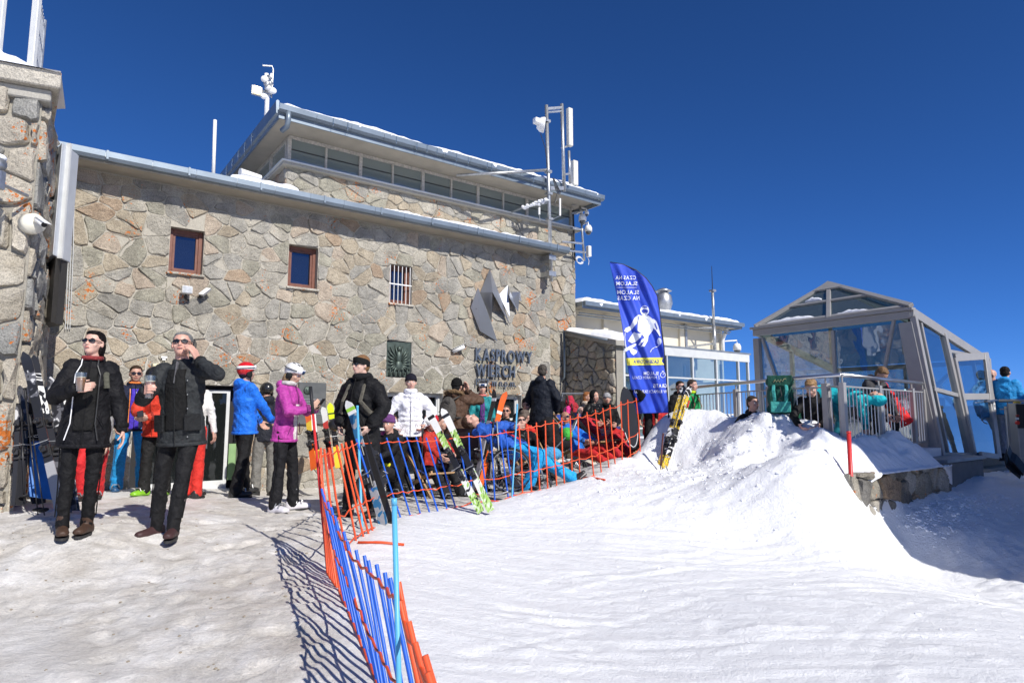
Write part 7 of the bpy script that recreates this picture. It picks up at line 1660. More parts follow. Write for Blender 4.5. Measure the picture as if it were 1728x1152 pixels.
S2 = [((539, 760, 5.1), (557, 960, 5.0), 0), ((547, 757, 5.2), (570, 940, 5.2), 0), ((555, 755, 5.3), (583, 922, 5.5), 0), ((568, 751, 5.5), (600, 908, 5.75), 0), ((576, 748, 5.7), (612, 900, 5.9), 0), ((583, 746, 5.85), (621, 896, 6.0), 0), ((593, 743, 6.1), (628, 892, 6.15), 0),
      ((601, 740, 6.5), (646, 885, 6.55), 1), ((633.5, 739, 6.95), (677, 876, 6.95), 1), ((652, 738, 7.1), (693, 872, 7.1), 1), ((671, 738, 7.25), (710, 869, 7.25), 1), ((686, 737, 7.4), (726, 868, 7.35), 1), ((702, 737, 7.5), (740, 866, 7.45), 1), ((719, 738, 7.6), (755, 861, 7.6), 1), ((734, 737, 7.7), (769, 857, 7.7), 1),
      ((772, 731, 7.9), (796, 849, 7.9), 1), ((791, 730, 7.95), (797, 848, 7.95), 1), ((809, 730, 8.0), (823, 845, 8.0), 1), ((827, 727, 8.05), (835, 847, 8.05), 1), ((843, 725, 8.15), (858, 841, 8.15), 1), ((853, 723, 8.25), (867, 837, 8.25), 1)]
S2 += [((tx, ty, d), (bx, by, d), 0) for tx, ty, bx, by, d in ((875.6, 718, 881.7, 833, 8.4), (890, 715.5, 897, 831, 8.45), (905, 712.6, 910.8, 829, 8.5), (920, 709.4, 924.5, 826, 8.55), (933.8, 707.4, 939.8, 822, 8.65), (947.6, 704, 952.8, 819, 8.75), (962, 701, 966, 814, 8.85), (975, 698, 978.5, 810, 8.95), (990, 695, 1002, 804, 9.15), (1004.4, 691, 1014.8, 799, 9.4), (1017, 688, 1028, 794, 9.55), (1029, 683, 1039, 789, 9.65), (1047.5, 677, 1050, 779, 9.85), (1059, 674, 1064, 768.5, 10.0), (1073, 671, 1080, 757, 10.25))]
fence('low slatted barrier fence of orange, blue and orange slats in front of the sitting people', [(at(*a), at(*b), (M_ORANGE, M_BLUEP)[c]) for a, b, c in S2], .0098, (.02, .32, .95), seed=9)
def pole(name, label, a, b, r, mat, grip=None):
    a, b = at(*a), at(*b); t = thing(name, label, 'pole', b, 'w'); g = MB(); d = (a - b).normalized(); g.path([b - d * .12, b, a], [r, r, r * .95], 12); part('shaft', g, mat, t, True)
    g = MB(); g.path([a - d * (.22 if grip else .02), a + d * .004], r * (1.25 if grip else 1.06), 12); part('grip' if grip else 'end_cap', g, grip or mat, t, True); return t
pole('slalom_pole', 'red slalom pole with black grip at the fence corner beside the magenta jacket', (524, 653, 5.15), (553, 968, 4.95), .011, M_REDP, M_BLACK)
pole('slalom_pole', 'thin light blue pole beside the grey and black skis', (603, 685, 6.6), (611, 892, 6.35), .013, M_CYANP)
pole('slalom_pole', 'light blue pole nearest the viewer holding up the fence', (665, 842, 2.12), (676, 1260, 2.08), .0092, M_CYANP)
pole('slalom_pole', 'thin light blue pole in front of the sprawled man in blue trousers', (873, 682, 8.35), (864, 838, 8.2), .011, M_CYANP)
pole('slalom_pole', 'red post standing in front of the retaining wall', (1432, 728, 7.7), (1438, 845, 7.6), .026, M_REDP)
pole('stake', 'short brown stake stuck in the snow beside the yellow skis', (1119, 731, 10.1), (1116, 772, 10.05), .014, plain('brown_stake', (.08, .02, .02), .6))
def loose(label, a, b, mat):
    A, B2 = gpx(*a), gpx(*b); g = MB(); A.z += .012; B2.z += .014; g.path([A, (A + B2) / 2 + Vector((0, 0, .01)), B2], .011, 8); solo('loose_slat', g, mat, label, 'slat', A, smooth=True)
loose('orange slat lying on the snow beside the near light blue pole', (604, 917), (682, 921), M_ORANGE)
loose('short orange slat lying on the snow in front of the orange fence', (985, 806), (1021, 811), M_ORANGE)
# ------------------------------------------------------------------ skis
def ski(parent, tail, tip, nrm, wd, zones, th=.016, camber=.02, tipk=.055):
    u = (tip - tail); L = u.length; u.normalize(); n = (nrm - u * nrm.dot(u)).normalized(); s = u.cross(n)
    N_ = 36; vs = []; mi = []; fs = []; mats = [z[1] for z in zones]
    for i in range(N_ + 1):
        t = i / N_; w_ = wd * (1 + .35 * (2 * t - 1) ** 2) * .5
        if t > .93: w_ *= math.sqrt(max(.02, 1 - ((t - .93) / .07) ** 2))
        if t < .02: w_ *= .85
        lift = tipk * max(0, (t - .86) / .14) ** 2 + .012 * max(0, (.06 - t) / .06) ** 2 + camber * math.sin(math.pi * t)
        hh = th * (.55 + .75 * math.exp(-((t - .47) / .2) ** 2)) * .5
        c = tail + u * (t * L) + n * lift
        vs += [c - s * w_ - n * hh, c + s * w_ - n * hh, c + s * w_ + n * hh, c - s * w_ + n * hh]
    for i in range(N_):
        for q in range(4):
            q2 = (q + 1) % 4; fs.append((i * 4 + q, i * 4 + q2, i * 4 + 4 + q2, i * 4 + 4 + q))
            t = (i + .5) / N_; z_ = next((k for k, z in enumerate(zones) if t <= z[0]), len(zones) - 1)
            mi.append(len(mats) if q == 0 else z_)
    fs += [(3, 2, 1, 0), tuple(N_ * 4 + q for q in range(4))]; mi += [0, 0]
    g = MB(); g.v = [tuple(v) for v in vs]; g.f = fs; g.m = mi
    o = fixn(part('ski', g, mats + [M_SKIBASE], parent)); return u, n, s, L
M_SKIBASE = plain('ski_base', (.012, .012, .013), .3)
M_BIND = simple('binding_black', (.018, .018, .02), .4, bmp=.1)
def binding(parent, c, u, n, s, mat=None, mats2=None):
    for k, (o_, l_, h_) in enumerate(((.16, .11, .055), (-.16, .13, .06))):
        g = MB(); b = c + u * o_ + n * (.012); g.bar(b - u * l_ / 2, b + u * l_ / 2, .06, .024, n); g.bar(b - u * l_ * .2 + n * .03, b + u * l_ * .25 + n * .035, .05, h_, n)
        g.path([b + n * .06 - s * .02, b + n * .075 + u * .03 * (1 if k else -1)], .016, 8); bevel(part('binding', g, mat or M_BIND, parent), .005)
    g = MB(); b = c - u * .06 + n * .03; g.path([b - s * .055, b - s * .06 + n * .05 - u * .03, b + s * .06 + n * .05 - u * .03, b + s * .055], .005, 6); part('brake', g, M_GALV, parent)
def ski_pair(label, pairs, nrm, zones, wd=.075, mat=None, group=None, tip_kick=.055):
    t0 = Vector(pairs[0][0]); t = thing('ski_pair', label, 'skis', t0, 'w', group)
    for k, (a, b) in enumerate(pairs):
        n_ = Vector(nrm[k]) if isinstance(nrm, list) else Vector(nrm)
        u, n, s, L = ski(t, Vector(a), Vector(b), n_, wd, zones[k] if isinstance(zones[0], list) else zones, tipk=tip_kick)
        binding(t, Vector(a) + u * L * .46 + n * .03, u, n, s, mat)
    return t
def pm(n, c, r=.3, **k): return plain(n, c, r, **k)
W_, K_, GR, OR, YE, GY_, RD, BL_ = pm('ski_white', (.78, .78, .76)), pm('ski_black', (.02, .02, .022)), pm('ski_lime', (.30, .62, .05)), pm('ski_orange', (.72, .12, .02)), pm('ski_yellow', (.75, .50, .04)), pm('ski_grey', (.30, .30, .31)), pm('ski_red', (.55, .03, .03)), pm('ski_blue', (.02, .12, .4))
def gfx(name, cols, sc=14.0, stretch=3.0, dist=1.5):
    m, nt, bs = newmat(name); co = objco(nt, False); mp = nt.nodes.new('ShaderNodeMapping'); mp.inputs['Scale'].default_value = (sc * stretch, sc * stretch, sc); nt.links.new(co, mp.inputs[0])
    n = nd(nt, 'ShaderNodeTexNoise', Scale=1.0, Detail=1.5, Distortion=dist); nt.links.new(mp.outputs[0], n.inputs['Vector']); k = len(cols)
    rr = ramp(nt, n.outputs[0], [(.30 + .4 * i / k, c) for i, c in enumerate(cols)]); rr.node.color_ramp.interpolation = 'CONSTANT'
    nt.links.new(rr, bs.inputs['Base Color']); bs.inputs['Roughness'].default_value = .3; return m
G_LIME = gfx('ski_print_lime', [(.03, .03, .03), (.34, .56, .12), (.45, .66, .22), (.72, .75, .66)], 8, 3); G_GRN = gfx('ski_print_green_white', [(.03, .03, .03), (.74, .75, .7), (.74, .75, .7), (.34, .56, .12)], 6, 2)
G_YEL = gfx('ski_print_yellow', [(.02, .02, .02), (.75, .50, .04), (.75, .50, .04), (.02, .02, .02), (.75, .74, .7)], 11, 2, 2.5); G_BW = gfx('ski_print_black_white', [(.02, .02, .02), (.02, .02, .022), (.72, .72, .70), (.03, .03, .03)], 6, 1, 1.5)
G_DK = gfx('ski_print_dark', [(.02, .02, .02), (.02, .02, .022), (.10, .10, .11), (.5, .5, .5)], 6, 1, 1.5); G_LET = gfx('ski_print_lettered', [(.30, .30, .31), (.33, .33, .34), (.03, .14, .28), (.03, .14, .28)], 9, 1.2, .8)
def zz(*a):      # alternating small print bands
    out = []; 
    for (t0, t1, ms) in a:
        n = max(1, int((t1 - t0) / .03)); out += [(t0 + (t1 - t0) * (i + 1) / n, ms[i % len(ms)]) for i in range(n)]
    return out
cv = Vector((-.2, -1, .12))
T1 = ski_pair('grey ski pair with green mark and blue print leaning on the fence, black base showing', [(at(648, 886, 6.45), at(590, 677, 6.75)), (at(660, 886, 6.5), at(598, 684, 6.85))], [(-.45, -1, .2), (.55, .9, .2)], [[(.32, G_LET), (.6, K_), (.88, G_LET), (.915, W_), (.955, GR), (1.0, W_)], [(1.0, K_)]], .082)
def ring_mark(): pass
ski_pair('white and lime green ski pair leaning over the blue slats', [(at(812, 864, 7.35), at(723, 694, 7.85)), (at(829, 862, 7.35), at(748, 691, 7.8))], [(-.3, -1, .25), (-.25, -1, .25)], [[(.16, G_LIME), (.4, G_GRN), (.58, K_), (.78, G_LIME), (.92, W_), (.945, K_), (1, W_)]] * 2, .072)
ski_pair('orange and black racing ski pair with pale edges leaning between teal jacket and wheelchair', [(at(799, 834, 8.75), at(838, 658, 9.0)), (at(806, 834, 8.72), at(851, 661, 8.95))], [(-.8, -.7, .2), (.6, -.8, .2)], [[(.3, GY_), (.7, GY_), (.9, K_), (.93, W_), (1, K_)], [(.42, OR), (.6, K_), (.78, OR), (.80, W_), (.82, OR), (.84, W_), (.86, OR), (1, OR)]], .075)
ski_pair('yellow, black and white patterned ski pair stuck upright in the snow mound', [(at(1111, 797, 10.15), at(1155, 652, 10.55)), (at(1118, 798, 10.1), at(1163, 652, 10.5))], [(-.6, -.9, .2), (.35, -.9, .2)], [[(.2, G_YEL), (.5, G_BW), (.88, G_YEL), (1.0, G_BW)]] * 2, .085)
def ski_pole(label, a, b, col_, basket=True, grip=M_BLACK, r=.008, group=None):
    a, b = (at(*a) if not isinstance(a, Vector) else a), (at(*b) if not isinstance(b, Vector) else b); d = (a - b).normalized(); t = thing('ski_pole', label, 'ski pole', b, 'w', group)
    g = MB(); g.path([b, a - d * .12], [r * .7, r], 8); part('shaft', g, col_, t, True); g = MB(); g.path([a - d * .13, a - d * .07, a - d * .03, a], [.014, .016, .013, .018], 10); part('grip', g, grip, t, True)
    g = MB(); q = a - d * .02; g.path([q, q + Vector((.04, -.02, -.06)), q + Vector((.02, 0, -.14)), q - d * .06], .004, 5); part('wrist_strap', g, M_BLACK, t)
    if basket: g = MB(); c = b + d * .05; g.path([c, c + d * .008, c + d * .02], [.042, .045, .012], 14); part('basket', g, M_BLACK, t, True)
    return t
ski_pole('white and red ski pole standing right of the yellow skis', (1163, 676, 10.3), (1130, 796, 10.0), pm('pole_white', (.8, .8, .8)), False, RD)
ski_pole('black ski pole in the left hand of the woman in the white jacket', (713, 722, 8.7), (711, 842, 8.55), K_)
ski_pole('black ski pole beside the arm of the woman in the white jacket, slanting left', (650, 718, 8.8), (683, 838, 8.6), K_)
ski_pole('pale ski pole leaning by the light blue pole in front of the wheelchair', (833, 705, 8.8), (826, 822, 8.7), GY_)
ski_pole('ski pole with pale shaft held behind the brown parka', (842, 730, 9.2), (834, 812, 9.1), W_, True)
# skis and poles at the pier
nl = (.75, -1, .1)
ski_pair('long dark grey ski pair with white lettered edge leaning on the stone pier', [(at(104, 868, 6.35), at(44, 597, 6.75)), (at(112, 866, 6.4), at(54, 604, 6.85))], [(.2, -1, .2), (.9, -.6, .2)], [[(.3, GY_), (.6, K_), (.9, G_DK), (1, K_)], [(.3, G_DK), (.6, K_), (.9, G_BW), (1, K_)]], .078)
ski_pair('dark ski pair with silver stripes behind the long grey skis at the pier', [(at(121, 862, 6.6), at(88, 640, 7.2)), (at(126, 862, 6.7), at(95, 650, 7.3))], [(.4, -1, .2), (.9, -.5, .2)], [[(.35, G_DK), (.6, K_), (1, G_DK)]] * 2, .075)
ski_pair('black and brown ski pair deepest in the corner by the pier', [(at(70, 850, 7.0), at(46, 600, 7.5)), (at(60, 850, 7.0), at(38, 606, 7.5))], [(.4, -1, .2), (.9, -.5, .2)], [[(.8, K_), (.85, OR), (1, K_)]] * 2, .072)
ski_pair('silver and black ski pair standing between the pier skis and the dark-haired woman', [(at(113, 842, 7.1), at(104, 650, 7.7)), (at(119, 842, 7.1), at(110, 655, 7.7))], [(.1, -1, .2), (.6, -.8, .2)], [[(.3, G_BW), (.6, K_), (.8, G_DK), (1, W_)]] * 2, .07)
ski_pair('red-tipped dark ski pair leftmost against the stone pier', [(at(28, 852, 6.75), at(36, 625, 7.15)), (at(34, 853, 6.75), at(42, 622, 7.15))], [(.4, -1, .2), (.9, -.5, .2)], [[(.6, K_), (.9, G_DK), (1, RD)]] * 2, .07)
for i, (a, b, lb) in enumerate((((36, 690, 6.9), (41, 846, 6.75), 'black ski pole leftmost at the stone pier'), ((42, 655, 6.75), (64, 868, 6.4), 'black ski pole second from the left at the pier'), ((50, 700, 6.7), (75, 869, 6.35), 'black ski pole with white band third from the left at the pier'))): ski_pole(lb, a, b, K_, True)
Pb = [at(50, 745, 7.0), at(84, 745, 7.1), at(98, 845, 6.9), at(46, 838, 6.8)]
g = MB(); g.prism(Pb, (.02, .05, .01)); bevel(fixn(solo('blue_board', g, simple('blue_board_paint', (.015, .13, .42), .55, var=.2, vscale=6), 'blue board standing on the snow behind the leaning skis', 'board', Pb[3])), .008)
# skis further back
ski_pair('orange and yellow ski pair standing behind the magenta-jacketed woman', [(at(530, 792, 9.6), at(520, 695, 10.6)), (at(538, 792, 9.6), at(527, 697, 10.6))], [(-.2, -1, .2), (.2, -1, .2)], [[(.4, OR), (.6, K_), (.8, YE), (1, OR)], [(.3, YE), (.6, K_), (1, W_)]], .085)
ski_pair('neon yellow and white-red ski pair leaning right of the slate tablet', [(at(560, 790, 9.8), at(547, 690, 11.0)), (at(572, 790, 9.9), at(557, 684, 11.0))], [(-.2, -1, .2), (.3, -1, .2)], [[(.4, RD), (.6, K_), (.75, RD), (1, W_)], [(.3, YE), (.6, K_), (.72, pm('neon', (.6, .75, .02))), (.76, K_), (.82, pm('neon', (.6, .75, .02))), (.86, K_), (1, pm('neon', (.6, .75, .02)))]], .085)
hp = at(566, 716, 9.8); g = MB(); g.ball(hp, (.11, .13, .1)); th_ = thing('helmet', 'black helmet hanging beside the neon yellow skis', 'helmet', hp - Vector((0, 0, .1)), 'w'); part('shell', g, K_, th_, True); g = MB(); g.path([hp + Vector((-.1, 0, .0)), hp + Vector((-.05, -.06, -.14)), hp + Vector((.05, -.06, -.14)), hp + Vector((.1, 0, 0))], .008, 6); part('strap', g, M_BLACK, th_)
for i, (x0, x1, y0, y1, c) in enumerate(((742, 800, 826, 832, RD), (752, 812, 833, 838, W_))):
    A, C = gpx(x0, y0), gpx(x1, y1); A.z += .02; C.z += .03; ski_pair(('red' if i == 0 else 'white') + ' ski pair lying flat on the snow behind the blue fence', [(A, A + (C - A).normalized() * 1.5)], (0, 0, 1), [[(.4, c), (.6, K_), (1, c)]], .08)
# ------------------------------------------------------------------ flag
FD_ = 10.75
def FP(zx, zy, off=0):
    rip = .035 * math.sin((zx - zy * .33) * .04) + .012 * math.sin((zx - zy * .42) * .09 + 1)
    edge = max(0, min(1, (zy) / 200)); return at(1015 + zx / 4.431, 440 + zy / 4.431, FD_ + rip * (.4 + .6 * edge) + .05 * math.sin(zy * .006) - off)
M_FLAG, fnt, fbs = newmat('blue_flag_cloth'); co = objco(fnt, False); n_ = nd(fnt, 'ShaderNodeTexNoise', Scale=3.0); fnt.links.new(co, n_.inputs['Vector'])
fnt.links.new(ramp(fnt, n_.outputs[0], [(.3, (.012, .045, .44)), (.7, (.02, .075, .58))]), fbs.inputs['Base Color']); fbs.inputs['Roughness'].default_value = .6
fbs.inputs['Transmission Weight'].default_value = 0; fbs.inputs['Sheen Weight'].default_value = .1
M_PRINTW = simple('flag_white_print', (.72, .75, .85), .7, bmp=0); M_PRINTY = simple('flag_yellow_print', (.75, .70, .10), .7, bmp=0); M_PRINTB = simple('flag_blue_print', (.02, .05, .38), .7, bmp=0)
fl_ = thing('feather_flag', 'tall blue feather flag seen from behind with mirrored white lettering and a skier', 'flag', at(1124, 760, FD_), 'w')
LE = [(60, 15), (105, 215), (145, 430), (185, 700), (245, 1142)]
RE = [(62, 12), (160, 28), (255, 70), (330, 130), (375, 190), (415, 265), (432, 380), (445, 500), (462, 640), (480, 860), (500, 1135)]
def ev(P, y):
    for (a, b) in zip(P, P[1:]):
        if y <= b[1]: return a[0] + (b[0] - a[0]) * (y - a[1]) / max(1, b[1] - a[1])
    return P[-1][0]
g = MB(); nv, nu = 150, 48; vs = []
for j in range(nv + 1):
    yl = 15 + (1142 - 15) * j / nv; yr = 12 + (1135 - 12) * (j / nv)
    xl = ev(LE, yl); xr = max(xl + .5, ev(RE, yr))
    for i in range(nu + 1): t = i / nu; vs.append(FP(xl + (xr - xl) * t, yl + (yr - yl) * t))
g.add(vs, [(j * (nu + 1) + i, j * (nu + 1) + i + 1, (j + 1) * (nu + 1) + i + 1, (j + 1) * (nu + 1) + i) for j in range(nv) for i in range(nu)])
o = part('cloth', g, M_FLAG, fl_, True); sm_ = o.modifiers.new('thickness', 'SOLIDIFY'); sm_.thickness = .003
OFFP = .014
def ftext(txt, xr, xl, yb, cap, mat, bold=.015, slope=0.0, nm='lettering', off=OFFP):
    g = MB()
    for ch, vs, fs in text_geo(txt, 0, xr - xl, 0, cap, bold, .0, gap=.10, sp=.32):
        base = len(g.v); pts = [FP(xr - v[0], yb - v[2] + slope * v[0], off) for v in vs]; g.add(pts, fs)
    return part(nm, g, mat, fl_)
ftext('CZAS NA', 257, 105, 139, 27, M_PRINTW, .02); ftext('SLALOM', 268, 110, 183, 28, M_PRINTW, .02)
g = MB(); 
for i in range(12): a = 112 + i * 12.6; g.add([FP(a, 198, OFFP), FP(a + 12.6, 198.6, OFFP), FP(a + 12.6, 201.6, OFFP), FP(a, 201, OFFP)], [(0, 1, 2, 3)])
part('rule_line', g, M_PRINTW, fl_)
ftext('SLALOM', 281, 118, 249, 29, M_PRINTW, .02); ftext('NA CZAS', 285, 120, 292, 29, M_PRINTW, .02)
def fpoly(polys, mat, nm, off=OFFP):
    g = MB()
    for P in polys:
        bm = bmesh.new(); vv = [bm.verts.new((p[0], p[1], 0)) for p in P]; f = bm.faces.new(vv); bmesh.ops.triangulate(bm, faces=[f])
        bmesh.ops.subdivide_edges(bm, edges=bm.edges[:], cuts=4, use_grid_fill=True); bm.verts.ensure_lookup_table(); bm.verts.index_update()
        g.add([FP(v.co.x, v.co.y, off) for v in bm.verts], [tuple(v.index for v in f.verts) for f in bm.faces]); bm.free()
    return part(nm, g, mat, fl_)
def ell(cx, cy, rx, ry, n=18): return [(cx + rx * math.cos(2 * math.pi * q / n), cy + ry * math.sin(2 * math.pi * q / n)) for q in range(n)]
fpoly([ell(323, 372, 33, 38), [(275, 402), (300, 408), (350, 408), (385, 436), (397, 462), (384, 520), (352, 560), (346, 600), (322, 640), (292, 642), (318, 608), (322, 575), (300, 545), (270, 522), (272, 450)],
       [(273, 403), (245, 428), (215, 488), (180, 503), (168, 525), (192, 536), (228, 510), (262, 470), (272, 445)],
       [(388, 432), (410, 450), (427, 492), (442, 560), (436, 566), (424, 545), (408, 520), (386, 500)], ell(432, 602, 17, 27, 12),
       [(303, 545), (262, 541), (243, 530), (215, 570), (198, 600), (228, 616), (258, 604), (292, 572)], [(275, 628), (300, 590), (322, 574), (318, 600), (296, 616), (288, 632)],
       [(170, 660), (205, 640), (250, 618), (262, 622), (250, 640), (212, 660), (176, 682)], [(205, 655), (228, 650), (268, 672), (262, 690), (240, 706), (222, 692), (232, 676)]], M_PRINTW, 'skier_print')
g = MB(); pts = [(430, 628), (415, 640), (390, 648), (372, 662), (363, 682)]
for a, b in zip(pts, pts[1:]): g.add([FP(a[0], a[1], OFFP), FP(b[0], b[1], OFFP), FP(b[0] + 4, b[1] + 1, OFFP), FP(a[0] + 4, a[1] + 4, OFFP)], [(0, 1, 2, 3)])
pts = [(176, 535), (172, 570), (178, 620), (184, 655)]
for a, b in zip(pts, pts[1:]): g.add([FP(a[0], a[1], OFFP), FP(b[0], b[1], OFFP), FP(b[0] + 4, b[1], OFFP), FP(a[0] + 4, a[1], OFFP)], [(0, 1, 2, 3)])
part('ski_pole_print', g, M_PRINTW, fl_)
fpoly([[(298, 372), (310, 362), (342, 364), (350, 376), (340, 392), (327, 384), (312, 392)], [(300, 345), (318, 338), (338, 340), (344, 352), (322, 349)], [(272, 455), (277, 440), (283, 415), (279, 414)], [(396, 468), (402, 462), (420, 510), (414, 512)]], M_PRINTB, 'skier_print', .022)
fpoly([[(183, 727), (250, 725), (320, 724), (400, 723), (462, 722), (450, 750), (470, 777), (400, 779), (320, 780), (250, 781), (192, 782)]], M_PRINTY, 'yellow_band')
ftext('GASIENICOWA', 432, 240, 766, 27, M_PRINTB, .01, off=.022); ftext('SLALOM', 427, 316, 852, 24, M_PRINTW, .015); ftext('Z POMIAREM CZASU', 436, 232, 882, 20, M_PRINTW, .0)
g = MB(); ring = [2 * math.pi * q / 20 for q in range(20)]; vs = [FP(459 + 20 * math.cos(a), 852 + 22 * math.sin(a), OFFP) for a in ring] + [FP(459 + 16 * math.cos(a), 852 + 18 * math.sin(a), OFFP) for a in ring]
g.add(vs, [(q, (q + 1) % 20, 20 + (q + 1) % 20, 20 + q) for q in range(20)]); g.add([FP(x, y, OFFP) for x, y in ((457, 852), (461, 852), (468, 842), (465, 840), (452, 826), (466, 826), (466, 822), (452, 822))], [(0, 1, 2, 3), (4, 5, 6, 7)]); part('stopwatch_print', g, M_PRINTW, fl_)
ftext('GRATIS', 488, 388, 947, 27, M_PRINTW, .02); ftext('W RAMACH SKIPASSU', 488, 246, 988, 23, M_PRINTW, .0)
g = MB(); g.path([FP(x + 3, y, -.01) for x, y in RE[::1]] + [at(1125, 762, FD_)], .012, 8); part('flag_pole', g, M_BLACK, fl_, True)
# ------------------------------------------------------------------ things standing about
# big green backpack hanging on the railing
Pk = onseg(RC, P1, 1318); nk = Vector((-(P1 - RC).normalized().y, (P1 - RC).normalized().x, 0)); lk = (P1 - RC).normalized()
Pk = Pk - Vector((-nk.x, -nk.y, 0)) * -.0; fr = -Vector((Pk.x, Pk.y, 0)).normalized(); lt = Vector((-fr.y, fr.x, 0)); Mk = Matrix((lt, fr, Z3)).transposed()
bp = thing('rucksack', 'large green and turquoise rucksack hung over the terrace railing', 'rucksack', (Pk.x, Pk.y, 1.1), 'w'); ck = Vector((Pk.x, Pk.y, 0)) + fr * .16
def bk(x, y, z): return ck + Mk @ Vector((x, y, z))
zk = at(1318, 668, ck.y).z
g = MB(); g.ball(bk(0, 0, zk), Vector((.19, .11, .27)), Mk, 18, 12); [g.ball(bk(a, 0, zk + b), Vector((.06, .08, .07)), Mk, 10, 8) for a, b in ((-.14, .21), (.14, .21), (-.14, -.2), (.14, -.2))]; g.bar(bk(0, 0, zk - .26), bk(0, 0, zk + .27), .3, .17, fr)
organic('main_bag', g, cloth((.008, .075, .055)), bp, .012, 3, .012, .05)
g = MB(); g.bar(bk(0, .12, zk - .24), bk(0, .12, zk - .08), .27, .06, fr); organic('pocket', g, cloth((.05, .32, .28)), bp, .01, 2, .008, .04)
g = MB(); g.bar(bk(0, .09, zk + .14), bk(0, .09, zk + .30), .34, .08, fr); organic('lid', g, cloth((.006, .06, .04)), bp, .01, 3, .01, .05)
g = MB(); g.path([bk(-.08, .135, zk + .2 + 0), bk(-.06, .14, zk + .24), bk(-.04, .14, zk + .2), bk(-.02, .14, zk + .235), bk(0, .14, zk + .2), bk(.02, .14, zk + .24), bk(.04, .14, zk + .21), bk(.06, .14, zk + .245), bk(.09, .135, zk + .25)], .004, 5); part('logo', g, plain('tan_print', (.45, .38, .2), .6), bp)
for s_ in (-1, 1): g = MB(); g.path([bk(s_ * .085, .12, zk + .16), bk(s_ * .09, .17, zk + .08), bk(s_ * .08, .16, zk - .02), bk(s_ * .08, .13, zk - .08)], .024, 8, flat=.4); part('shoulder_strap', g, cloth((.04, .30, .27) if s_ else (0, 0, 0)), bp)
g = MB(); g.path([bk(-.0, .13, zk + .13), bk(.02, .15, zk + .0), bk(-.03, .16, zk - .05), bk(.03, .16, zk - .08)], .006, 6); g.path([bk(.14, .1, zk - .22), bk(.14, .11, zk - .02)], .01, 6); part('cord', g, M_BLACK, bp)
# wheelchair
def wheel(parent, c, ax, r, tube=.016, spokes=14, nm='wheel'):
    ax = ax.normalized(); a = ax.cross(Z3).normalized(); b = Z3; g = MB(); g.path([c + a * math.cos(t) * r + b * math.sin(t) * r for t in [2 * math.pi * q / 30 for q in range(31)]], tube, 8, cap=False); w_ = part(nm, g, M_BLACK, parent, True)
    g = MB(); g.path([c + a * math.cos(t) * r * .94 + b * math.sin(t) * r * .94 for t in [2 * math.pi * q / 30 for q in range(31)]], tube * .5, 6, cap=False)
    for q in range(spokes): t = 2 * math.pi * q / spokes; g.path([c + ax * .02 * (1 if q % 2 else -1), c + a * math.cos(t) * r * .93 + b * math.sin(t) * r * .93], .0025, 4)
    g.path([c - ax * .03, c + ax * .03], .025, 10); part('rim', g, M_STEEL, w_)
def wheelchair(label, px, D, face):
    P = at(px, 700, D); P.z = gz(P.x, P.y); cd = Vector((-P.x, -P.y, 0)).normalized(); rd = Vector((-cd.y, cd.x, 0)); fw = cd * math.cos(R(face)) + rd * math.sin(R(face)); lt = fw.cross(Z3)
    t = thing('wheelchair', label, 'wheelchair', P, 'w'); 
    for s_ in (-1, 1):
        wheel(t, P + lt * s_ * .28 - fw * .05 + Z3 * .29, lt, .29); wheel(t, P + lt * s_ * .24 + fw * .42 + Z3 * .09, lt, .08, .012, 6, 'caster')
        g = MB(); b = P + lt * s_ * .22; g.path([b - fw * .25 + Z3 * .95, b - fw * .22 + Z3 * .5, b + fw * .3 + Z3 * .5, b + fw * .42 + Z3 * .12], .013, 8); g.path([b - fw * .22 + Z3 * .5, b - fw * .18 + Z3 * .25, b + fw * .4 + Z3 * .2], .012, 8); part('side_frame', g, M_ZINCD, t, True)
    g = MB(); g.prism([P + lt * .21 * a + fw * b + Z3 * .49 for a, b in ((-1, -.22), (1, -.22), (1, .25), (-1, .25))], (0, 0, .03)); part('seat', g, M_BLACK, t)
    g = MB(); g.prism([P + lt * .21 * a - fw * (.23 + .04 * b) + Z3 * (.52 + .4 * b) for a, b in ((-1, 0), (1, 0), (1, 1), (-1, 1))], fw * .02); fixn(part('backrest', g, M_BLACK, t)); return t
wheelchair('black wheelchair under the sprawled man in blue trousers', 874, 8.95, 78)
wheelchair('dark wheelchair seen edge on behind the green skis', 800, 9.3, 150)
# pram
P = at(938, 700, 10.6); P.z = gz(P.x, P.y); pr = thing('pram', 'black and green pushchair with blue bag on its frame behind the orange slats', 'pushchair', P, 'w')
g = MB(); g.ball(P + Vector((.0, 0, .52)), (.28, .2, .17)); g.ball(P + Vector((-.12, 0, .72)), (.18, .19, .22)); organic('body', g, cloth((.014, .014, .015)), pr, .014, 3, .01, .06)
g = MB(); g.ball(P + Vector((.17, -.1, .66)), (.1, .12, .11)); organic('canopy', g, cloth((.06, .42, .05)), pr, .012, 2, .01, .05)
g = MB(); g.path([P + Vector((-.35, -.18, .1)), P + Vector((.28, -.18, .75)), P + Vector((.38, -.1, .98))], .014, 8); g.path([P + Vector((.35, -.18, .1)), P + Vector((-.2, -.18, .5))], .014, 8); g.path([P + Vector((-.35, .18, .1)), P + Vector((.28, .18, .75)), P + Vector((.38, .1, .98)), P + Vector((.38, -.1, .98))], .014, 8); part('frame', g, M_ZINCD, pr, True)
for (a, b) in ((-.36, -.2), (.36, -.2), (-.36, .2), (.36, .2)): wheel(pr, P + Vector((a, b, .13)), Vector((0, 1, 0)), .12, .02, 6)
g = MB(); g.ball(P + Vector((-.1, -.24, .34)), (.18, .1, .12)); organic('blue_bag', g, cloth((.06, .30, .55)), pr, .012, 2, .012, .05)
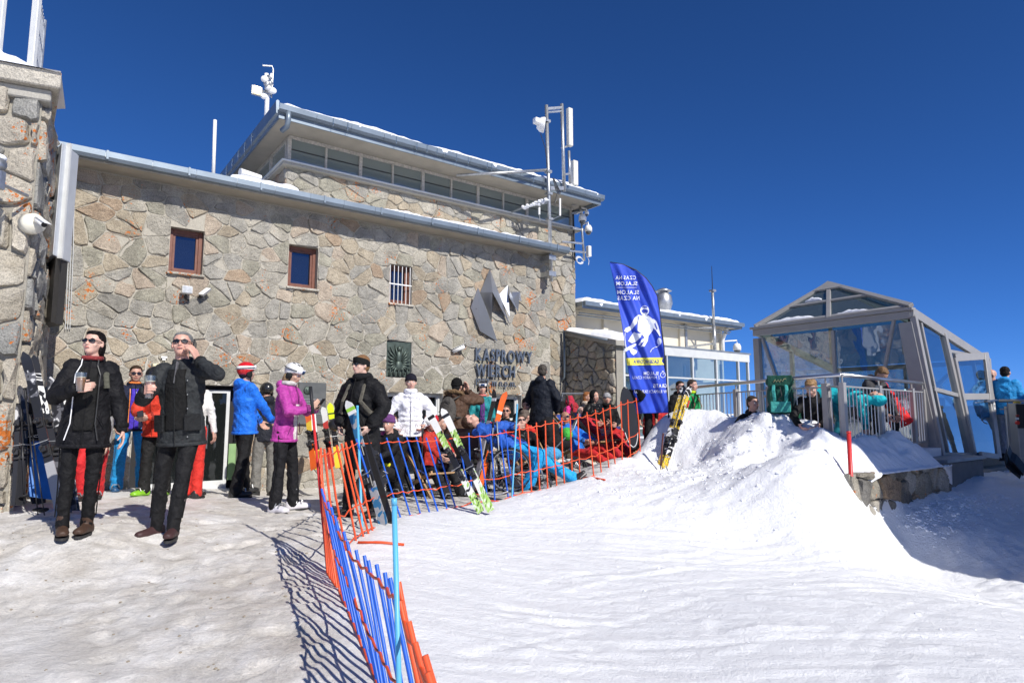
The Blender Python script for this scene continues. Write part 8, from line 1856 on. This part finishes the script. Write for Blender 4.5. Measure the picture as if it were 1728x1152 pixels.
# deck chairs under the reclining people
def deckchair(label, px, D, face, colr, group='deckchairs behind the fence'):
    P = at(px, 700, D); P.z = gz(P.x, P.y); cd = Vector((-P.x, -P.y, 0)).normalized(); rd = Vector((-cd.y, cd.x, 0)); fw = cd * math.cos(R(face)) + rd * math.sin(R(face)); lt = fw.cross(Z3)
    t = thing('deckchair', label, 'deckchair', P, 'w', group)
    for s_ in (-1, 1):
        g = MB(); b = P + lt * s_ * .27; g.bar(b + fw * .5 + Z3 * .02, b - fw * .55 + Z3 * .85, .045, .025, lt); part('rail', g, M_WOOD, t)
        g = MB(); b = P + lt * s_ * .24; g.bar(b - fw * .5 + Z3 * .02, b + fw * .45 + Z3 * .36, .045, .025, lt); part('leg', g, M_WOOD, t)
    g = MB(); pts = [P + fw * (.44 - .98 * k / 8) + Z3 * (.34 + .48 * (k / 8) ** 1.6 - .10 * math.sin(math.pi * k / 8)) for k in range(9)]
    vs = []; 
    for p in pts: vs += [p - lt * .22, p + lt * .22]
    g.add(vs, [(2 * k, 2 * k + 1, 2 * k + 3, 2 * k + 2) for k in range(8)]); o = part('canvas', g, cloth(colr), t, True); m = o.modifiers.new('t', 'SOLIDIFY'); m.thickness = .004
    for b in (pts[0], pts[-1]): g = MB(); g.path([b - lt * .28, b + lt * .28], .014, 8); part('crossbar', g, M_WOOD, t)
deckchair('wooden deckchair with blue canvas under the bald man in blue', 984, 11.6, 48, (.03, .08, .35)); deckchair('wooden deckchair with lilac canvas under the white-haired man', 1013, 11.9, 40, (.25, .22, .5))
deckchair('wooden deckchair under the woman with closed eyes', 1031, 12.3, 35, (.25, .22, .5)); deckchair('wooden deckchair of the blond person at the end of the row', 1052, 12.4, 30, (.03, .05, .2))
deckchair('wooden deckchair behind the seated skier with orange gloves', 728, 9.1, 30, (.03, .05, .2)); deckchair('wooden deckchair under the woman in glossy black', 893, 10.1, 24, (.02, .02, .03))
# rucksacks heaped by the wall, black board
for i, (px, py, D, c, lb) in enumerate(((948, 688, 13.4, (.012, .012, .012), 'black rucksack hanging by the porch corner, left of the red ones'), (962, 678, 13.5, (.45, .02, .05), 'red rucksack hung highest by the stone porch'), (958, 696, 13.3, (.62, .03, .22), 'pink rucksack hung lowest by the stone porch'), (969, 690, 13.5, (.35, .02, .03), 'dark red rucksack rightmost by the stone porch'))):
    P = at(px, py, D); t = thing('rucksack', lb, 'rucksack', P, 'w', 'rucksacks hanging by the stone porch'); g = MB(); g.ball(P, (.10, .09, .15)); g.ball(P + Vector((0, -.06, -.05)), (.07, .06, .08)); organic('bag', g, cloth(c), t, .012, 1, .03, .05)
    g = MB(); g.path([P + Vector((-.06, -.12, .12)), P + Vector((-.05, -.17, 0)), P + Vector((-.07, -.12, -.14))], .01, 6); g.path([P + Vector((0, 0, .2)), P + Vector((0, 0, .3))], .008, 6); part('strap', g, M_BLACK, t)
a_, b_ = at(948, 664, 13.7), at(985, 664, 13.6); g = MB(); g.path([a_ , b_], .02, 8); g.path([a_, a_ + Vector((0, 0, -1.2))], .02, 8); g.path([b_, b_ + Vector((0, 0, -1.2))], .02, 8); solo('bag_rack', g, M_ZINCD, 'dark metal rack carrying the hanging rucksacks by the stone porch', 'rack', (a_.x, a_.y, a_.z - 1.2))
C_ = at(1062, 705, 10.6); g = MB(); rr = []
for (r_, y_) in ((1, 0), (1.04, .01), (1.0, .022)): rr.append([C_ + Vector((math.cos(a) * .13 * r_ + math.sin(a) * -.06, y_, math.sin(a) * .5 * r_)) for a in [2 * math.pi * q / 28 for q in range(28)]])
g.loft(rr); sb = thing('snowboard', 'black snowboard with pale edge standing behind the flag', 'snowboard', C_ - Vector((0, 0, .5)), 'w'); fixn(part('deck', g, K_, sb))
g = MB(); g.path([C_ + Vector((math.cos(a) * .13 * .93 + math.sin(a) * -.056, -.006, math.sin(a) * .5 * .95)) for a in [R(q) for q in range(-150, -20, 12)]], .007, 6); part('edge_trim', g, W_, sb)
# footprints' stones: bare pebbles and ice chips showing in the trodden path
g = MB(); rg = random.Random(12)
for k in range(170):
    x = rg.uniform(-4.6, -1.2); y = rg.uniform(2.9, 6.5)
    if fence_side(x, y) > -.15: continue
    r_ = rg.uniform(.003, .010); g.ball((x, y, gz(x, y) + r_ * .2), (r_ * rg.uniform(1, 1.8), r_ * rg.uniform(1, 1.6), r_ * .6), Matrix.Rotation(rg.uniform(0, 3), 3, 'Z'), 6, 4)
solo('ground_grit', g, plain('grit', (.28, .24, .18), .8), 'scattered grit and pebbles in the trodden path', 'grit', (0, 0, 0), kind='stuff')
g = MB()
def chunk(c, r, sq=.7):
    b = len(g.v); g.ball(c, (r, r * rg.uniform(.7, 1.2), r * sq), Matrix.Rotation(rg.uniform(0, 3), 3, 'Z'), 7, 5)
    for i in range(b, len(g.v)): v = Vector(g.v[i]); n = N3(v * (.9 / r)); g.v[i] = tuple(Vector(c) + (v - Vector(c)) * (1 + n * .5))
for k in range(2600):
    if k < 1700: x = rg.gauss(3.0, 1.3); y = rg.gauss(8.9, .8)
    elif k < 1900: x = rg.uniform(-.8, 5); y = rg.uniform(4, 9)
    else: s = rg.uniform(8.6, 11.5); P = B(s, NR - .15 - abs(rg.gauss(0, .3)), 0); x, y = P.x, P.y
    if fence_side(x, y) < .15: continue
    r_ = (abs(rg.gauss(0, .011)) + .004) * (1 if k < 1700 or k > 1900 else .6); chunk((x, y, gz(x, y) - r_ * .1), r_, .55)
solo('snow_crumbs', g, M_SNOW, 'crumbled lumps of snow scattered on the slope', 'snow', (0, 0, 0), kind='stuff')
